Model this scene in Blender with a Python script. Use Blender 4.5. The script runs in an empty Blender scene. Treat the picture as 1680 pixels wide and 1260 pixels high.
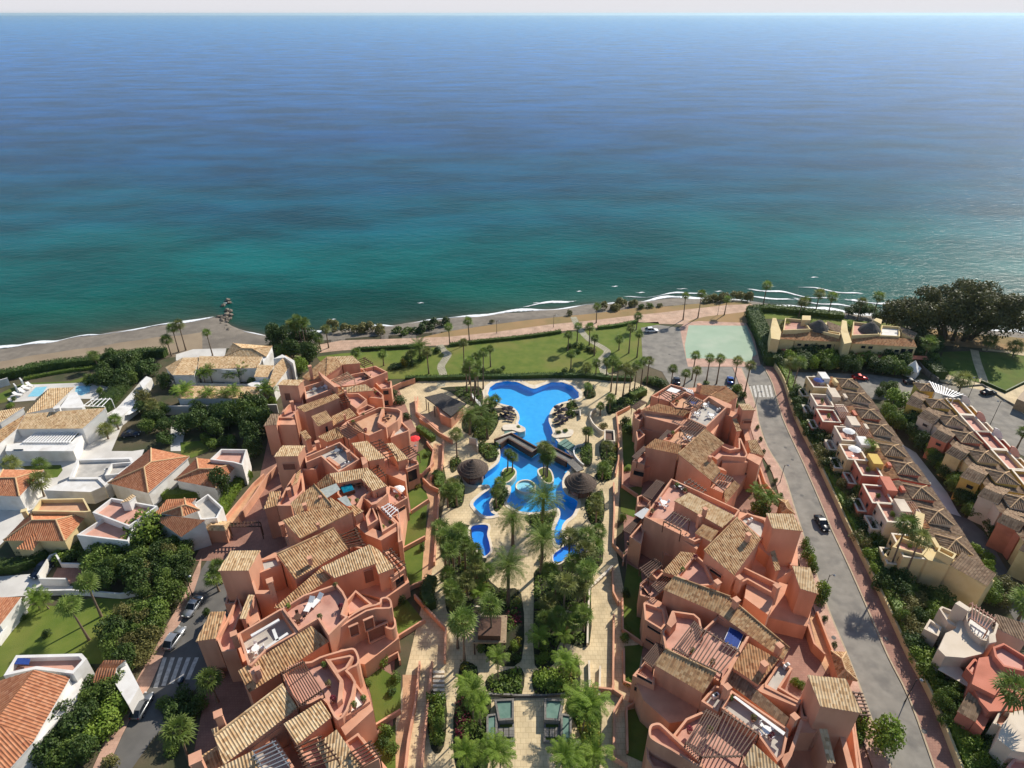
import bpy, bmesh, math, random
from mathutils import Vector, Matrix
from mathutils.geometry import tessellate_polygon
rnd = random.Random(11)
S = bpy.context.scene
COL = S.collection
# ---------------------------------------------------------------- survey of the photograph: lens, height, pitch
F, CAMH, CX, CY = 1030.0, 90.0, 840.0, 630.0
TH = math.atan((CY - 22) / F)
CT, ST = math.cos(TH), math.sin(TH)
CAM = Vector((0, 0, CAMH))
def ray(px, py):
    u = (px - CX) / F; v = (CY - py) / F
    return Vector((u, CT + v * ST, -ST + v * CT))
def at(px, py, z=0.0):
    d = ray(px, py)
    return CAM + d * ((z - CAMH) / d.z)
class Reg:
    def __init__(s, x0, y0, k): s.x0, s.y0, s.k = x0, y0, k
    def px(s, x, y): return (s.x0 + x * s.k, s.y0 + y * s.k)
    def __call__(s, x, y, z=0.0): return at(*s.px(x, y), z)
PX = Reg(0, 0, 1)
RA_, RB_, RC_, RD_ = Reg(1010, 620, 1/6), Reg(1020, 760, .2142857), Reg(1020, 920, .238095), Reg(1030, 1050, .238095)
LA_, LB_, LC_, LD_ = Reg(420, 570, 1/6), Reg(420, 720, 1/6), Reg(320, 880, .2142857), Reg(300, 1020, .190476)
ZA, ZB, ZC, ZD, ZE, ZF = Reg(300, 560, .285714), Reg(300, 900, .285714), Reg(640, 580, .25), Reg(640, 860, .31746), Reg(960, 600, .285714), Reg(960, 900, .285714)
L1, L2, R1, R2, TT, SS = Reg(0, 540, .285714), Reg(0, 900, .285714), Reg(1200, 480, .285714), Reg(1240, 820, .349206), Reg(560, 460, .404762), Reg(0, 460, .333333)
def P(R, pts, z=0.0): return [R(x, y, z) for x, y in pts]
# ---------------------------------------------------------------- mesh builder
class MB:
    def __init__(s): s.v = []; s.f = []; s.mi = []
    def add(s, vs, fs, mi=0):
        o = len(s.v); s.v += [Vector(p) for p in vs]
        for f in fs: s.f.append([i + o for i in f]); s.mi.append(mi)
    def poly(s, pts, mi=0): s.add(pts, [list(range(len(pts)))], mi)
    def sheet(s, outer, holes=(), mi=0):
        loops = [[Vector(p) for p in outer]] + [[Vector(p) for p in h] for h in holes]
        flat = [p for l in loops for p in l]
        tris = tessellate_polygon(loops)
        fs = []
        for t in tris:
            a, b, c = (flat[i] for i in t)
            n = (b - a).cross(c - a).z
            fs.append(list(t) if n >= 0 else list(reversed(t)))
        s.add(flat, fs, mi)
    def prism(s, top, bot, cap=True, mi=0, capmi=None, bottom=False):
        n = len(top); top = [Vector(p) for p in top]; bot = [Vector(p) for p in bot]
        if area2(top) < 0: top.reverse(); bot.reverse()
        s.add(bot + top, [[i, (i + 1) % n, n + (i + 1) % n, n + i] for i in range(n)], mi)
        if cap: s.sheet(top, (), mi if capmi is None else capmi)
        if bottom: s.add(bot, [list(reversed(range(n)))], mi)
    def ext(s, top, z0, **k): s.prism(top, [Vector((p[0], p[1], z0)) for p in top], **k)
    def box(s, c, size, rz=0.0, mi=0, taper=1.0):
        x, y, z = size[0] / 2, size[1] / 2, size[2]
        m = Matrix.Rotation(rz, 3, 'Z'); c = Vector(c)
        vs = [c + m @ Vector((sx * x * k, sy * y * k, zz)) for zz, k in ((0, 1), (z, taper)) for sx, sy in ((-1, -1), (1, -1), (1, 1), (-1, 1))]
        s.add(vs, [[0, 3, 2, 1], [4, 5, 6, 7], [0, 1, 5, 4], [1, 2, 6, 5], [2, 3, 7, 6], [3, 0, 4, 7]], mi)
    def bar(s, a, b, w=.12, h=.16, mi=0):
        a = Vector(a); b = Vector(b); d = (b - a).normalized()
        up = Vector((0, 0, 1)) if abs(d.z) < .95 else Vector((1, 0, 0))
        r = d.cross(up).normalized() * w / 2; u = r.cross(d).normalized() * h / 2
        vs = [p + q for p in (a, b) for q in (-r - u, r - u, r + u, -r + u)]
        s.add(vs, [[0, 1, 2, 3], [7, 6, 5, 4], [0, 4, 5, 1], [1, 5, 6, 2], [2, 6, 7, 3], [3, 7, 4, 0]], mi)
    def tube(s, pts, rad, n=7, mi=0, cap=True):
        pts = [Vector(p) for p in pts]
        if not hasattr(rad, '__len__'): rad = [rad] * len(pts)
        vs = []; 
        for i, p in enumerate(pts):
            d = (pts[min(i + 1, len(pts) - 1)] - pts[max(i - 1, 0)]).normalized()
            a = d.cross(Vector((0, 0, 1)) if abs(d.z) < .9 else Vector((1, 0, 0))).normalized(); b = d.cross(a)
            vs += [p + (a * math.cos(2 * math.pi * k / n) + b * math.sin(2 * math.pi * k / n)) * rad[i] for k in range(n)]
        fs = [[i * n + k, i * n + (k + 1) % n, (i + 1) * n + (k + 1) % n, (i + 1) * n + k] for i in range(len(pts) - 1) for k in range(n)]
        if cap: fs += [list(reversed(range(n))), [(len(pts) - 1) * n + k for k in range(n)]]
        s.add(vs, fs, mi)
    def lathe(s, prof, c=(0, 0, 0), n=16, mi=0):
        c = Vector(c)
        vs = [c + Vector((r * math.cos(2 * math.pi * k / n), r * math.sin(2 * math.pi * k / n), z)) for r, z in prof for k in range(n)]
        fs = [[i * n + k, i * n + (k + 1) % n, (i + 1) * n + (k + 1) % n, (i + 1) * n + k] for i in range(len(prof) - 1) for k in range(n)]
        s.add(vs, fs, mi)
    def build(s, name, mats, parent=None, smooth=False):
        if not isinstance(mats, (list, tuple)): mats = [mats]
        base = Vector((0, 0, 0)); p = parent
        while p is not None: base = base + p.location; p = p.parent
        me = bpy.data.meshes.new(name)
        me.from_pydata([tuple(v - base) for v in s.v], [], s.f)
        for m in mats: me.materials.append(m)
        if len(mats) > 1: me.polygons.foreach_set('material_index', s.mi)
        if smooth: me.polygons.foreach_set('use_smooth', [True] * len(me.polygons))
        me.update()
        o = bpy.data.objects.new(name, me); COL.objects.link(o)
        if parent is not None: o.parent = parent
        return o
def area2(pts):
    return sum(pts[i][0] * pts[(i + 1) % len(pts)][1] - pts[(i + 1) % len(pts)][0] * pts[i][1] for i in range(len(pts))) / 2
def tag(o, label, cat, group=None):
    o['label'] = label; o['category'] = cat
    if group: o['group'] = group
    return o
def thing(name, label, cat, loc=(0, 0, 0), group=None):
    o = bpy.data.objects.new(name, None); COL.objects.link(o); o.location = loc; o.empty_display_size = .5
    return tag(o, label, cat, group)
def struct(o): o['kind'] = 'structure'; return o
def dup(root, loc=None, rz=None, sc=None, label=None, group=None, depth=0):
    c = root.copy(); COL.objects.link(c)
    for ch in list(root.children):
        k = dup(ch, depth=1); k.parent = c
    if loc is not None: c.location = loc
    if rz is not None: c.rotation_euler = (0, 0, rz)
    if sc is not None: c.scale = sc if hasattr(sc, '__len__') else (sc, sc, sc)
    if label: c['label'] = label
    if group: c['group'] = group
    return c
def spline(pts, n=6, closed=True):
    pts = [Vector((p[0], p[1], 0)) for p in pts]; N = len(pts); out = []
    rng = range(N) if closed else range(N - 1)
    for i in rng:
        g = (lambda k: pts[k % N]) if closed else (lambda k: pts[max(0, min(N - 1, k))])
        a, b, c, d = g(i - 1), g(i), g(i + 1), g(i + 2)
        for j in range(n):
            t = j / n
            out.append(.5 * ((2 * b) + (c - a) * t + (2 * a - 5 * b + 4 * c - d) * t * t + (3 * b - a - 3 * c + d) * t ** 3))
    if not closed: out.append(pts[-1])
    return [(p.x, p.y) for p in out]
def offset(pts, d):
    """inward offset (d>0) of a closed outline, z kept"""
    n = len(pts); sg = 1 if area2(pts) > 0 else -1; out = []
    for i in range(n):
        a, b, c = pts[i - 1], pts[i], pts[(i + 1) % n]
        e1 = Vector((b[0] - a[0], b[1] - a[1])); e2 = Vector((c[0] - b[0], c[1] - b[1]))
        if e1.length < 1e-6: e1 = e2.copy()
        if e2.length < 1e-6: e2 = e1.copy()
        e1.normalize(); e2.normalize()
        n1 = Vector((-e1.y, e1.x)) * sg; n2 = Vector((-e2.y, e2.x)) * sg
        m = n1 + n2; k = m.length_squared
        m = n1 if k < .2 else m * (2 / k)
        if m.length > 2.2: m = m.normalized() * 2.2
        out.append(Vector((b[0] + m.x * d, b[1] + m.y * d, b[2] if len(b) > 2 else 0)))
    return out
def strip(mb, line, w0, w1, z=None, mi=0, h=None, z0=None):
    """band along an open polyline of points, from offset w0 to w1 (left positive); h gives a box of that height"""
    n = len(line); L = []; R = []
    for i in range(n):
        d = (line[min(i + 1, n - 1)] - line[max(i - 1, 0)]); d.z = 0; d.normalize()
        q = Vector((-d.y, d.x, 0)); L.append(line[i] + q * w1); R.append(line[i] + q * w0)
    if z is not None:
        for p in L + R: p.z = z
    if h is None:
        mb.add(R + L, [[i, i + 1, n + i + 1, n + i] for i in range(n - 1)], mi)
    else:
        mb.ext([p + Vector((0, 0, h)) for p in R] + [p + Vector((0, 0, h)) for p in reversed(L)], (line[0].z if z0 is None else z0) - .1, mi=mi)
    return L, R
def hit(px, py, A, B):
    """where the sight line of a pixel meets the upright plane through A and B"""
    d = ray(px, py); n = Vector((B[1] - A[1], A[0] - B[0], 0))
    return CAM + d * ((Vector((A[0], A[1], 0)) - Vector((0, 0, 0))).dot(n) / d.dot(n))
# ---------------------------------------------------------------- materials
M = {}
def mat(name, c1, c2=None, rough=.8, scale=1.0, bump=0.0, bscale=None, spec=.3, lo=.35, hi=.65, detail=6, metal=0.0, c3=None, s3=.15, transl=0.0, cobj=False, rnd_v=0.0, streak=False):
    m = bpy.data.materials.new(name); m.use_nodes = True; nt = m.node_tree; N = nt.nodes; K = nt.links
    b = N['Principled BSDF']; b.inputs['Roughness'].default_value = rough; b.inputs['Metallic'].default_value = metal
    b.inputs['Specular IOR Level'].default_value = spec
    g = N.new('ShaderNodeNewGeometry')
    pos = g.outputs['Position']
    if cobj:
        tc = N.new('ShaderNodeTexCoord'); pos = tc.outputs['Object']
    if streak:
        sm = N.new('ShaderNodeMapping'); sm.inputs['Scale'].default_value = (1, 1, .28); K.new(pos, sm.inputs['Vector']); pos = sm.outputs[0]
    col = None
    if c2 is None: b.inputs['Base Color'].default_value = (*c1, 1)
    else:
        def mixby(sc, a, bb, lo, hi, det):
            t = N.new('ShaderNodeTexNoise'); t.inputs['Scale'].default_value = sc; t.inputs['Detail'].default_value = det
            K.new(pos, t.inputs['Vector'])
            r = N.new('ShaderNodeMapRange'); r.inputs['From Min'].default_value = lo; r.inputs['From Max'].default_value = hi
            K.new(t.outputs['Fac'], r.inputs['Value'])
            x = N.new('ShaderNodeMix'); x.data_type = 'RGBA'
            K.new(r.outputs['Result'], x.inputs['Factor'])
            for i, c in ((6, a), (7, bb)):
                if isinstance(c, tuple): x.inputs[i].default_value = (*c, 1)
                else: K.new(c, x.inputs[i])
            return x.outputs[2]
        col = mixby(scale, c1, c2, lo, hi, detail)
        if c3 is not None: col = mixby(s3, col, c3, .5, .72, 4)
        if rnd_v > 0:
            oi = N.new('ShaderNodeObjectInfo'); h = N.new('ShaderNodeHueSaturation')
            mr = N.new('ShaderNodeMapRange'); mr.inputs['To Min'].default_value = 1 - rnd_v; mr.inputs['To Max'].default_value = 1 + rnd_v
            K.new(oi.outputs['Random'], mr.inputs['Value']); K.new(mr.outputs['Result'], h.inputs['Value']); K.new(col, h.inputs['Color'])
            col = h.outputs['Color']
        K.new(col, b.inputs['Base Color'])
    if bump > 0:
        t = N.new('ShaderNodeTexNoise'); t.inputs['Scale'].default_value = bscale or scale * 4; t.inputs['Detail'].default_value = 4
        K.new(pos, t.inputs['Vector'])
        bp = N.new('ShaderNodeBump'); bp.inputs['Strength'].default_value = 1; bp.inputs['Distance'].default_value = bump
        K.new(t.outputs['Fac'], bp.inputs['Height']); K.new(bp.outputs['Normal'], b.inputs['Normal'])
    if transl > 0:
        tr = N.new('ShaderNodeBsdfTranslucent'); ms = N.new('ShaderNodeMixShader'); ms.inputs[0].default_value = transl
        if col is not None: K.new(col, tr.inputs['Color'])
        else: tr.inputs['Color'].default_value = (*c1, 1)
        out = N['Material Output']; K.new(b.outputs[0], ms.inputs[1]); K.new(tr.outputs[0], ms.inputs[2]); K.new(ms.outputs[0], out.inputs['Surface'])
    M[name] = m
    return m
def grid_mat(name, c1, c2, joint, size=(.6, .3), rough=.8, rot=0.0, mortar=.02):
    m = bpy.data.materials.new(name); m.use_nodes = True; nt = m.node_tree; N = nt.nodes; K = nt.links
    b = N['Principled BSDF']; b.inputs['Roughness'].default_value = rough; b.inputs['Specular IOR Level'].default_value = .25
    g = N.new('ShaderNodeNewGeometry'); mp = N.new('ShaderNodeMapping'); mp.inputs['Rotation'].default_value = (0, 0, rot)
    K.new(g.outputs['Position'], mp.inputs['Vector'])
    t = N.new('ShaderNodeTexBrick'); t.inputs['Scale'].default_value = 1; t.inputs['Brick Width'].default_value = size[0]; t.inputs['Row Height'].default_value = size[1]
    t.inputs['Mortar Size'].default_value = mortar; t.inputs['Color1'].default_value = (*c1, 1); t.inputs['Color2'].default_value = (*c2, 1); t.inputs['Mortar'].default_value = (*joint, 1)
    K.new(mp.outputs[0], t.inputs['Vector'])
    n = N.new('ShaderNodeTexNoise'); n.inputs['Scale'].default_value = .35; n.inputs['Detail'].default_value = 7; K.new(g.outputs['Position'], n.inputs['Vector'])
    r = N.new('ShaderNodeMapRange'); r.inputs['From Min'].default_value = .3; r.inputs['From Max'].default_value = .7; r.inputs['To Min'].default_value = .72; r.inputs['To Max'].default_value = 1.08; K.new(n.outputs['Fac'], r.inputs['Value'])
    x = N.new('ShaderNodeMix'); x.data_type = 'RGBA'; x.blend_type = 'MULTIPLY'; x.inputs['Factor'].default_value = 1
    K.new(t.outputs['Color'], x.inputs[6]); K.new(r.outputs['Result'], x.inputs[7]); K.new(x.outputs[2], b.inputs['Base Color'])
    M[name] = m; return m
def tile_mat(name, cols, lichen=(.32, .24, .12), amount=.5):
    """clay tiles: each tile its own tone from the UV cell it sits in"""
    m = bpy.data.materials.new(name); m.use_nodes = True; nt = m.node_tree; N = nt.nodes; K = nt.links
    b = N['Principled BSDF']; b.inputs['Roughness'].default_value = .85; b.inputs['Specular IOR Level'].default_value = .2
    uv = N.new('ShaderNodeUVMap'); uv.uv_map = 'UVMap'
    sp = N.new('ShaderNodeVectorMath'); sp.operation = 'FLOOR'; K.new(uv.outputs[0], sp.inputs[0])
    w = N.new('ShaderNodeTexWhiteNoise'); w.noise_dimensions = '2D'; K.new(sp.outputs[0], w.inputs['Vector'])
    r = N.new('ShaderNodeValToRGB'); e = r.color_ramp.elements
    for i, c in enumerate(cols):
        q = e[i] if i < 2 else e.new(1)
        q.position = i / (len(cols) - 1); q.color = (*c, 1)
    K.new(w.outputs['Value'], r.inputs[0])
    g = N.new('ShaderNodeNewGeometry')
    n = N.new('ShaderNodeTexNoise'); n.inputs['Scale'].default_value = .5; n.inputs['Detail'].default_value = 8; n.inputs['Roughness'].default_value = .7; K.new(g.outputs['Position'], n.inputs['Vector'])
    mr = N.new('ShaderNodeMapRange'); mr.inputs['From Min'].default_value = .42; mr.inputs['From Max'].default_value = .68; mr.inputs['To Max'].default_value = amount; K.new(n.outputs['Fac'], mr.inputs['Value'])
    x = N.new('ShaderNodeMix'); x.data_type = 'RGBA'; K.new(mr.outputs[0], x.inputs[0]); K.new(r.outputs[0], x.inputs[6]); x.inputs[7].default_value = (*lichen, 1)
    K.new(x.outputs[2], b.inputs['Base Color'])
    M[name] = m; return m
# plaster and paint
mat('terracotta', (.62, .315, .195), (.71, .375, .24), rough=.9, scale=.45, c3=(.50, .245, .155), s3=.3, detail=10, bump=.01, bscale=9, streak=True)
mat('terracotta_floor', (.56, .30, .22), (.63, .35, .265), rough=.85, scale=.8, c3=(.44, .21, .155), s3=.35, detail=8)
mat('sand_floor', (.60, .33, .19), (.66, .39, .24), rough=.85, scale=.8, c3=(.5, .28, .17), s3=.35)
mat('grey_floor', (.46, .43, .38), (.56, .52, .46), rough=.85, scale=.7, c3=(.33, .31, .28), s3=.4, detail=8)
mat('white_wall', (.80, .78, .74), (.72, .69, .64), rough=.85, scale=.5, c3=(.62, .58, .52), s3=.4)
mat('cream_wall', (.68, .52, .26), (.72, .57, .31), rough=.88, scale=.5, c3=(.58, .44, .22), s3=.3)
mat('yellow_wall', (.62, .42, .10), (.67, .47, .13), rough=.88, scale=.5)
mat('pale_wall', (.66, .55, .42), (.72, .61, .48), rough=.88, scale=.5, c3=(.56, .46, .36), s3=.3)
mat('pink_wall', (.55, .19, .12), (.60, .22, .145), rough=.88, scale=.5, c3=(.46, .16, .10), s3=.3)
mat('rose_wall', (.64, .33, .26), (.68, .38, .30), rough=.88, scale=.5)
mat('glass', (.018, .022, .028), rough=.12, spec=.35)
mat('dark_wood', (.085, .042, .026), (.12, .06, .036), rough=.6, scale=3)
mat('pale_wood', (.30, .21, .13), (.40, .29, .18), rough=.7, scale=3)
mat('shade_inside', (.20, .085, .055), (.24, .105, .068), rough=.9, scale=1)  # flat panel colour, darkened to stand in for shade inside open recesses
mat('metal_grey', (.35, .36, .37), rough=.45, metal=.6)
mat('black_metal', (.02, .02, .022), rough=.5)
mat('white_plastic', (.82, .81, .79), rough=.5)
mat('white_cloth', (.84, .82, .78), (.78, .76, .72), rough=.9, scale=4)
mat('red_cloth', (.75, .045, .05), (.66, .035, .04), rough=.8, scale=3)
mat('blue_cloth', (.02, .05, .22), (.03, .07, .28), rough=.8, scale=4)
mat('dark_cloth', (.025, .022, .03), (.05, .035, .05), rough=.85, scale=4)
mat('grey_sheet', (.30, .34, .32), (.40, .44, .41), rough=.4, scale=2)
mat('tub_blue', (.0, .12, .20), (.01, .20, .30), rough=.15, scale=2)
# roofs
tile_mat('tile_tan', [(.20, .10, .05), (.44, .24, .11), (.62, .43, .24), (.34, .17, .08), (.58, .36, .18)], (.42, .30, .16), .5)
tile_mat('tile_pale', [(.36, .21, .10), (.60, .41, .22), (.72, .55, .34), (.48, .29, .14), (.66, .47, .27)], (.52, .40, .24), .4)
tile_mat('tile_red', [(.42, .17, .085), (.50, .21, .105), (.56, .27, .15), (.38, .145, .075), (.46, .20, .10)], (.46, .19, .09), .4)
tile_mat('tile_orange', [(.50, .19, .09), (.57, .235, .115), (.62, .30, .16), (.44, .16, .075), (.54, .22, .11)], (.46, .20, .09), .45)
tile_mat('tile_brown', [(.13, .08, .05), (.25, .165, .10), (.36, .25, .16), (.19, .115, .07), (.29, .19, .115)], (.24, .18, .12), .5)
tile_mat('tile_rust', [(.26, .11, .05), (.44, .20, .085), (.54, .30, .15), (.30, .13, .06), (.50, .28, .14)], (.38, .25, .12), .55)
mat('thatch', (.085, .062, .048), (.135, .10, .078), rough=.95, scale=3.5, bump=.06, bscale=14, detail=10)
mat('bar_roof', (.075, .068, .06), (.115, .10, .088), rough=.95, scale=2.5, bump=.05, bscale=12, detail=10)
mat('ridge_tile', (.56, .36, .19), (.64, .43, .24), rough=.85, scale=1.5)
# ground
mat('soil', (.105, .085, .05), (.06, .07, .03), rough=.95, scale=.25, c3=(.15, .115, .07), s3=.08, detail=8, bump=.05, bscale=2)
mat('bed_soil', (.045, .038, .022), (.03, .042, .014), rough=.95, scale=.6, detail=8, bump=.06, bscale=3)
mat('lawn', (.105, .155, .020), (.155, .19, .032), rough=.95, scale=.35, c3=(.21, .19, .05), s3=.07, detail=10, bump=.04, bscale=6)
mat('lawn_deep', (.080, .130, .016), (.12, .16, .025), rough=.95, scale=.4, c3=(.14, .135, .03), s3=.12, detail=10, bump=.04, bscale=6)
mat('asphalt', (.225, .205, .175), (.29, .265, .225), rough=.9, scale=.5, c3=(.165, .152, .135), s3=.3, detail=12, bump=.01, bscale=20)
mat('asphalt_dark', (.125, .118, .108), (.165, .155, .14), rough=.9, scale=.35, c3=(.105, .10, .092), s3=.15, detail=10, bump=.01, bscale=20)
mat('road_paint', (.66, .63, .57), (.42, .40, .36), rough=.8, scale=1.6, detail=9)
mat('kerb', (.50, .40, .27), (.42, .33, .22), rough=.85, scale=1.5)
mat('court_green', (.33, .43, .31), (.37, .47, .345), rough=.9, scale=.2, c3=(.42, .49, .37), s3=.12, detail=8)
mat('beach_sand', (.27, .205, .135), (.33, .255, .17), rough=.95, scale=.12, c3=(.225, .165, .11), s3=.05, detail=10, bump=.05, bscale=1.5)
mat('shingle', (.185, .158, .125), (.245, .21, .168), rough=.9, scale=.5, c3=(.14, .12, .098), s3=.08, detail=12, bump=.12, bscale=3)
mat('dry_grass', (.36, .225, .105), (.29, .20, .09), rough=.95, scale=.15, c3=(.185, .16, .06), s3=.06, detail=10, bump=.05, bscale=3)
mat('pale_concrete', (.60, .57, .52), (.68, .65, .60), rough=.9, scale=.3, c3=(.46, .43, .39), s3=.1, detail=9)
grid_mat('cream_paving', (.66, .52, .31), (.71, .57, .35), (.50, .38, .22), (.8, .8), mortar=.03)
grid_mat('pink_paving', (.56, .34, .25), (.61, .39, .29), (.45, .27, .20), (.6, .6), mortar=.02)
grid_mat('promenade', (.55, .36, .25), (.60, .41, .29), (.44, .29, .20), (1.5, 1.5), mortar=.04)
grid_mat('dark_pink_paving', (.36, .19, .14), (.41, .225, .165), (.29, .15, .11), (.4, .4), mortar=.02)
grid_mat('stone_path', (.52, .46, .36), (.42, .37, .29), (.22, .22, .10), (.9, .7), mortar=.08)
grid_mat('slate', (.20, .185, .165), (.26, .24, .21), (.12, .11, .10), (.9, .6), mortar=.03)
grid_mat('ramp_paving', (.62, .36, .20), (.66, .40, .23), (.52, .30, .17), (.5, .5), mortar=.02)
mat('coping', (.70, .60, .46), (.76, .67, .54), rough=.7, scale=1.2, c3=(.60, .50, .37), s3=.5)
mat('rock', (.16, .13, .10), (.25, .21, .165), rough=.9, scale=.8, bump=.2, bscale=2)
# foliage
def leafmat(n, a, b, t=.25, v=.25): mat(n, a, b, rough=.55, scale=.6, transl=t, rnd_v=v, spec=.25, lo=.3, hi=.7)
leafmat('leaf_mid', (.085, .145, .022), (.165, .225, .042))
leafmat('leaf_dark', (.042, .082, .018), (.090, .135, .030))
leafmat('leaf_bright', (.12, .20, .02), (.21, .28, .042))
leafmat('leaf_olive', (.13, .13, .038), (.22, .20, .065))
leafmat('leaf_brown', (.095, .105, .030), (.155, .150, .050))
leafmat('leaf_yellow', (.17, .16, .015), (.25, .22, .03))
leafmat('leaf_red', (.16, .018, .035), (.25, .035, .06))
leafmat('palm_green', (.11, .18, .030), (.21, .27, .062), t=.38)
leafmat('palm_olive', (.15, .18, .042), (.25, .26, .075), t=.35)
leafmat('palm_bright', (.14, .23, .025), (.24, .33, .05), t=.38)
leafmat('frond_dead', (.22, .13, .05), (.30, .19, .08), t=.2)
mat('trunk', (.17, .12, .08), (.24, .175, .12), rough=.95, scale=2.5, bump=.05, bscale=8, rnd_v=.2)
mat('bark', (.10, .075, .05), (.15, .115, .08), rough=.95, scale=3, bump=.04, bscale=9)
# vehicles
def paint(n, c, metal=.3): mat(n, c, rough=.28, metal=metal, spec=.6)
paint('paint_silver', (.42, .43, .44), .6); paint('paint_grey', (.22, .23, .235), .6); paint('paint_black', (.008, .009, .013)); paint('paint_navy', (.012, .02, .045)); paint('paint_blue', (.02, .09, .33)); paint('paint_white', (.78, .78, .76), 0); paint('paint_red', (.42, .015, .012))
mat('tyre', (.012, .012, .012), rough=.85); mat('lamp_red', (.4, .01, .01), rough=.2); mat('lamp_clear', (.75, .75, .72), rough=.1)
# water
def pool_water():
    m = bpy.data.materials.new('pool_water'); m.use_nodes = True; nt = m.node_tree; N = nt.nodes; K = nt.links; N.clear()
    o = N.new('ShaderNodeOutputMaterial'); t = N.new('ShaderNodeBsdfTransparent'); t.inputs[0].default_value = (.80, .95, 1, 1)
    g = N.new('ShaderNodeBsdfGlossy'); g.inputs['Roughness'].default_value = .06
    fr = N.new('ShaderNodeLayerWeight'); fr.inputs['Blend'].default_value = .12; mx = N.new('ShaderNodeMixShader')
    ge = N.new('ShaderNodeNewGeometry'); n = N.new('ShaderNodeTexNoise'); n.inputs['Scale'].default_value = 1.6; n.inputs['Detail'].default_value = 3; K.new(ge.outputs['Position'], n.inputs['Vector'])
    b = N.new('ShaderNodeBump'); b.inputs['Distance'].default_value = .03; K.new(n.outputs['Fac'], b.inputs['Height'])
    K.new(b.outputs[0], g.inputs['Normal']); K.new(b.outputs[0], fr.inputs['Normal'])
    K.new(fr.outputs['Facing'], mx.inputs[0]); K.new(t.outputs[0], mx.inputs[1]); K.new(g.outputs[0], mx.inputs[2]); K.new(mx.outputs[0], o.inputs[0]); M['pool_water'] = m
pool_water()
mat('pool_tile', (.03, .47, .93), (.05, .53, .95), rough=.5, scale=.8, detail=5)
mat('pool_tile_deep', (.02, .30, .85), (.03, .36, .9), rough=.5, scale=.8, detail=5)
mat('pool_pale', (.45, .80, .86), (.58, .86, .90), rough=.5, scale=.8)
mat('pond_floor', (.10, .19, .15), (.15, .25, .20), rough=.6, scale=1)
def sea():
    m = bpy.data.materials.new('sea_water'); m.use_nodes = True; nt = m.node_tree; N = nt.nodes; K = nt.links
    b = N['Principled BSDF']; b.inputs['Roughness'].default_value = .22; b.inputs['IOR'].default_value = 1.2; b.inputs['Specular IOR Level'].default_value = .13
    at_ = N.new('ShaderNodeAttribute'); at_.attribute_name = 'offshore'
    g = N.new('ShaderNodeNewGeometry')
    # wobble of the bands with sandbanks and weed
    n = N.new('ShaderNodeTexNoise'); n.inputs['Scale'].default_value = .012; n.inputs['Detail'].default_value = 8; n.inputs['Roughness'].default_value = .6
    mp = N.new('ShaderNodeMapping'); mp.inputs['Scale'].default_value = (.35, 1, 1); K.new(g.outputs['Position'], mp.inputs['Vector']); K.new(mp.outputs[0], n.inputs['Vector'])
    lg = N.new('ShaderNodeMath'); lg.operation = 'LOGARITHM'; lg.inputs[1].default_value = 10; 
    ad = N.new('ShaderNodeMath'); ad.operation = 'ADD'; ad.inputs[1].default_value = 3; K.new(at_.outputs['Fac'], ad.inputs[0]); K.new(ad.outputs[0], lg.inputs[0])
    ns = N.new('ShaderNodeMath'); ns.operation = 'MULTIPLY_ADD'; ns.inputs[1].default_value = .55; ns.inputs[2].default_value = -.275; K.new(n.outputs['Fac'], ns.inputs[0])
    a2 = N.new('ShaderNodeMath'); a2.operation = 'ADD'; K.new(lg.outputs[0], a2.inputs[0]); K.new(ns.outputs[0], a2.inputs[1])
    dv = N.new('ShaderNodeMapRange'); dv.inputs['From Min'].default_value = .4; dv.inputs['From Max'].default_value = 3.8; K.new(a2.outputs[0], dv.inputs['Value'])
    r = N.new('ShaderNodeValToRGB'); e = r.color_ramp.elements
    st = SEA_RAMP
    for i, (p, c) in enumerate(st):
        q = e[i] if i < 2 else e.new(p)
        q.position = p; q.color = (*c, 1)
    K.new(dv.outputs[0], r.inputs[0])
    wd = N.new('ShaderNodeTexNoise'); wd.inputs['Scale'].default_value = .026; wd.inputs['Detail'].default_value = 7; wd.inputs['Roughness'].default_value = .62
    mp3 = N.new('ShaderNodeMapping'); mp3.inputs['Scale'].default_value = (.45, 1.0, 1); mp3.inputs['Rotation'].default_value = (0, 0, -.12); K.new(g.outputs['Position'], mp3.inputs['Vector']); K.new(mp3.outputs[0], wd.inputs['Vector'])
    wr = N.new('ShaderNodeMapRange'); wr.inputs['From Min'].default_value = .36; wr.inputs['From Max'].default_value = .64; wr.inputs['To Min'].default_value = .55; wr.inputs['To Max'].default_value = 1.2; K.new(wd.outputs['Fac'], wr.inputs['Value'])
    wm = N.new('ShaderNodeMix'); wm.data_type = 'RGBA'; wm.blend_type = 'MULTIPLY'; wm.inputs['Factor'].default_value = 1; K.new(r.outputs[0], wm.inputs[6]); K.new(wr.outputs[0], wm.inputs[7]); K.new(wm.outputs[2], b.inputs['Base Color'])
    w1 = N.new('ShaderNodeTexNoise'); w1.inputs['Scale'].default_value = .36; w1.inputs['Detail'].default_value = 9; w1.inputs['Roughness'].default_value = .62
    mp2 = N.new('ShaderNodeMapping'); mp2.inputs['Rotation'].default_value = (0, 0, .35); mp2.inputs['Scale'].default_value = (.55, 1.05, 1); K.new(g.outputs['Position'], mp2.inputs['Vector']); K.new(mp2.outputs[0], w1.inputs['Vector'])
    bp = N.new('ShaderNodeBump'); bp.inputs['Strength'].default_value = .8; bp.inputs['Distance'].default_value = SEA_BUMP; K.new(w1.outputs['Fac'], bp.inputs['Height']); K.new(bp.outputs[0], b.inputs['Normal'])
    M['sea_water'] = m
SEA_BUMP = .5
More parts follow.
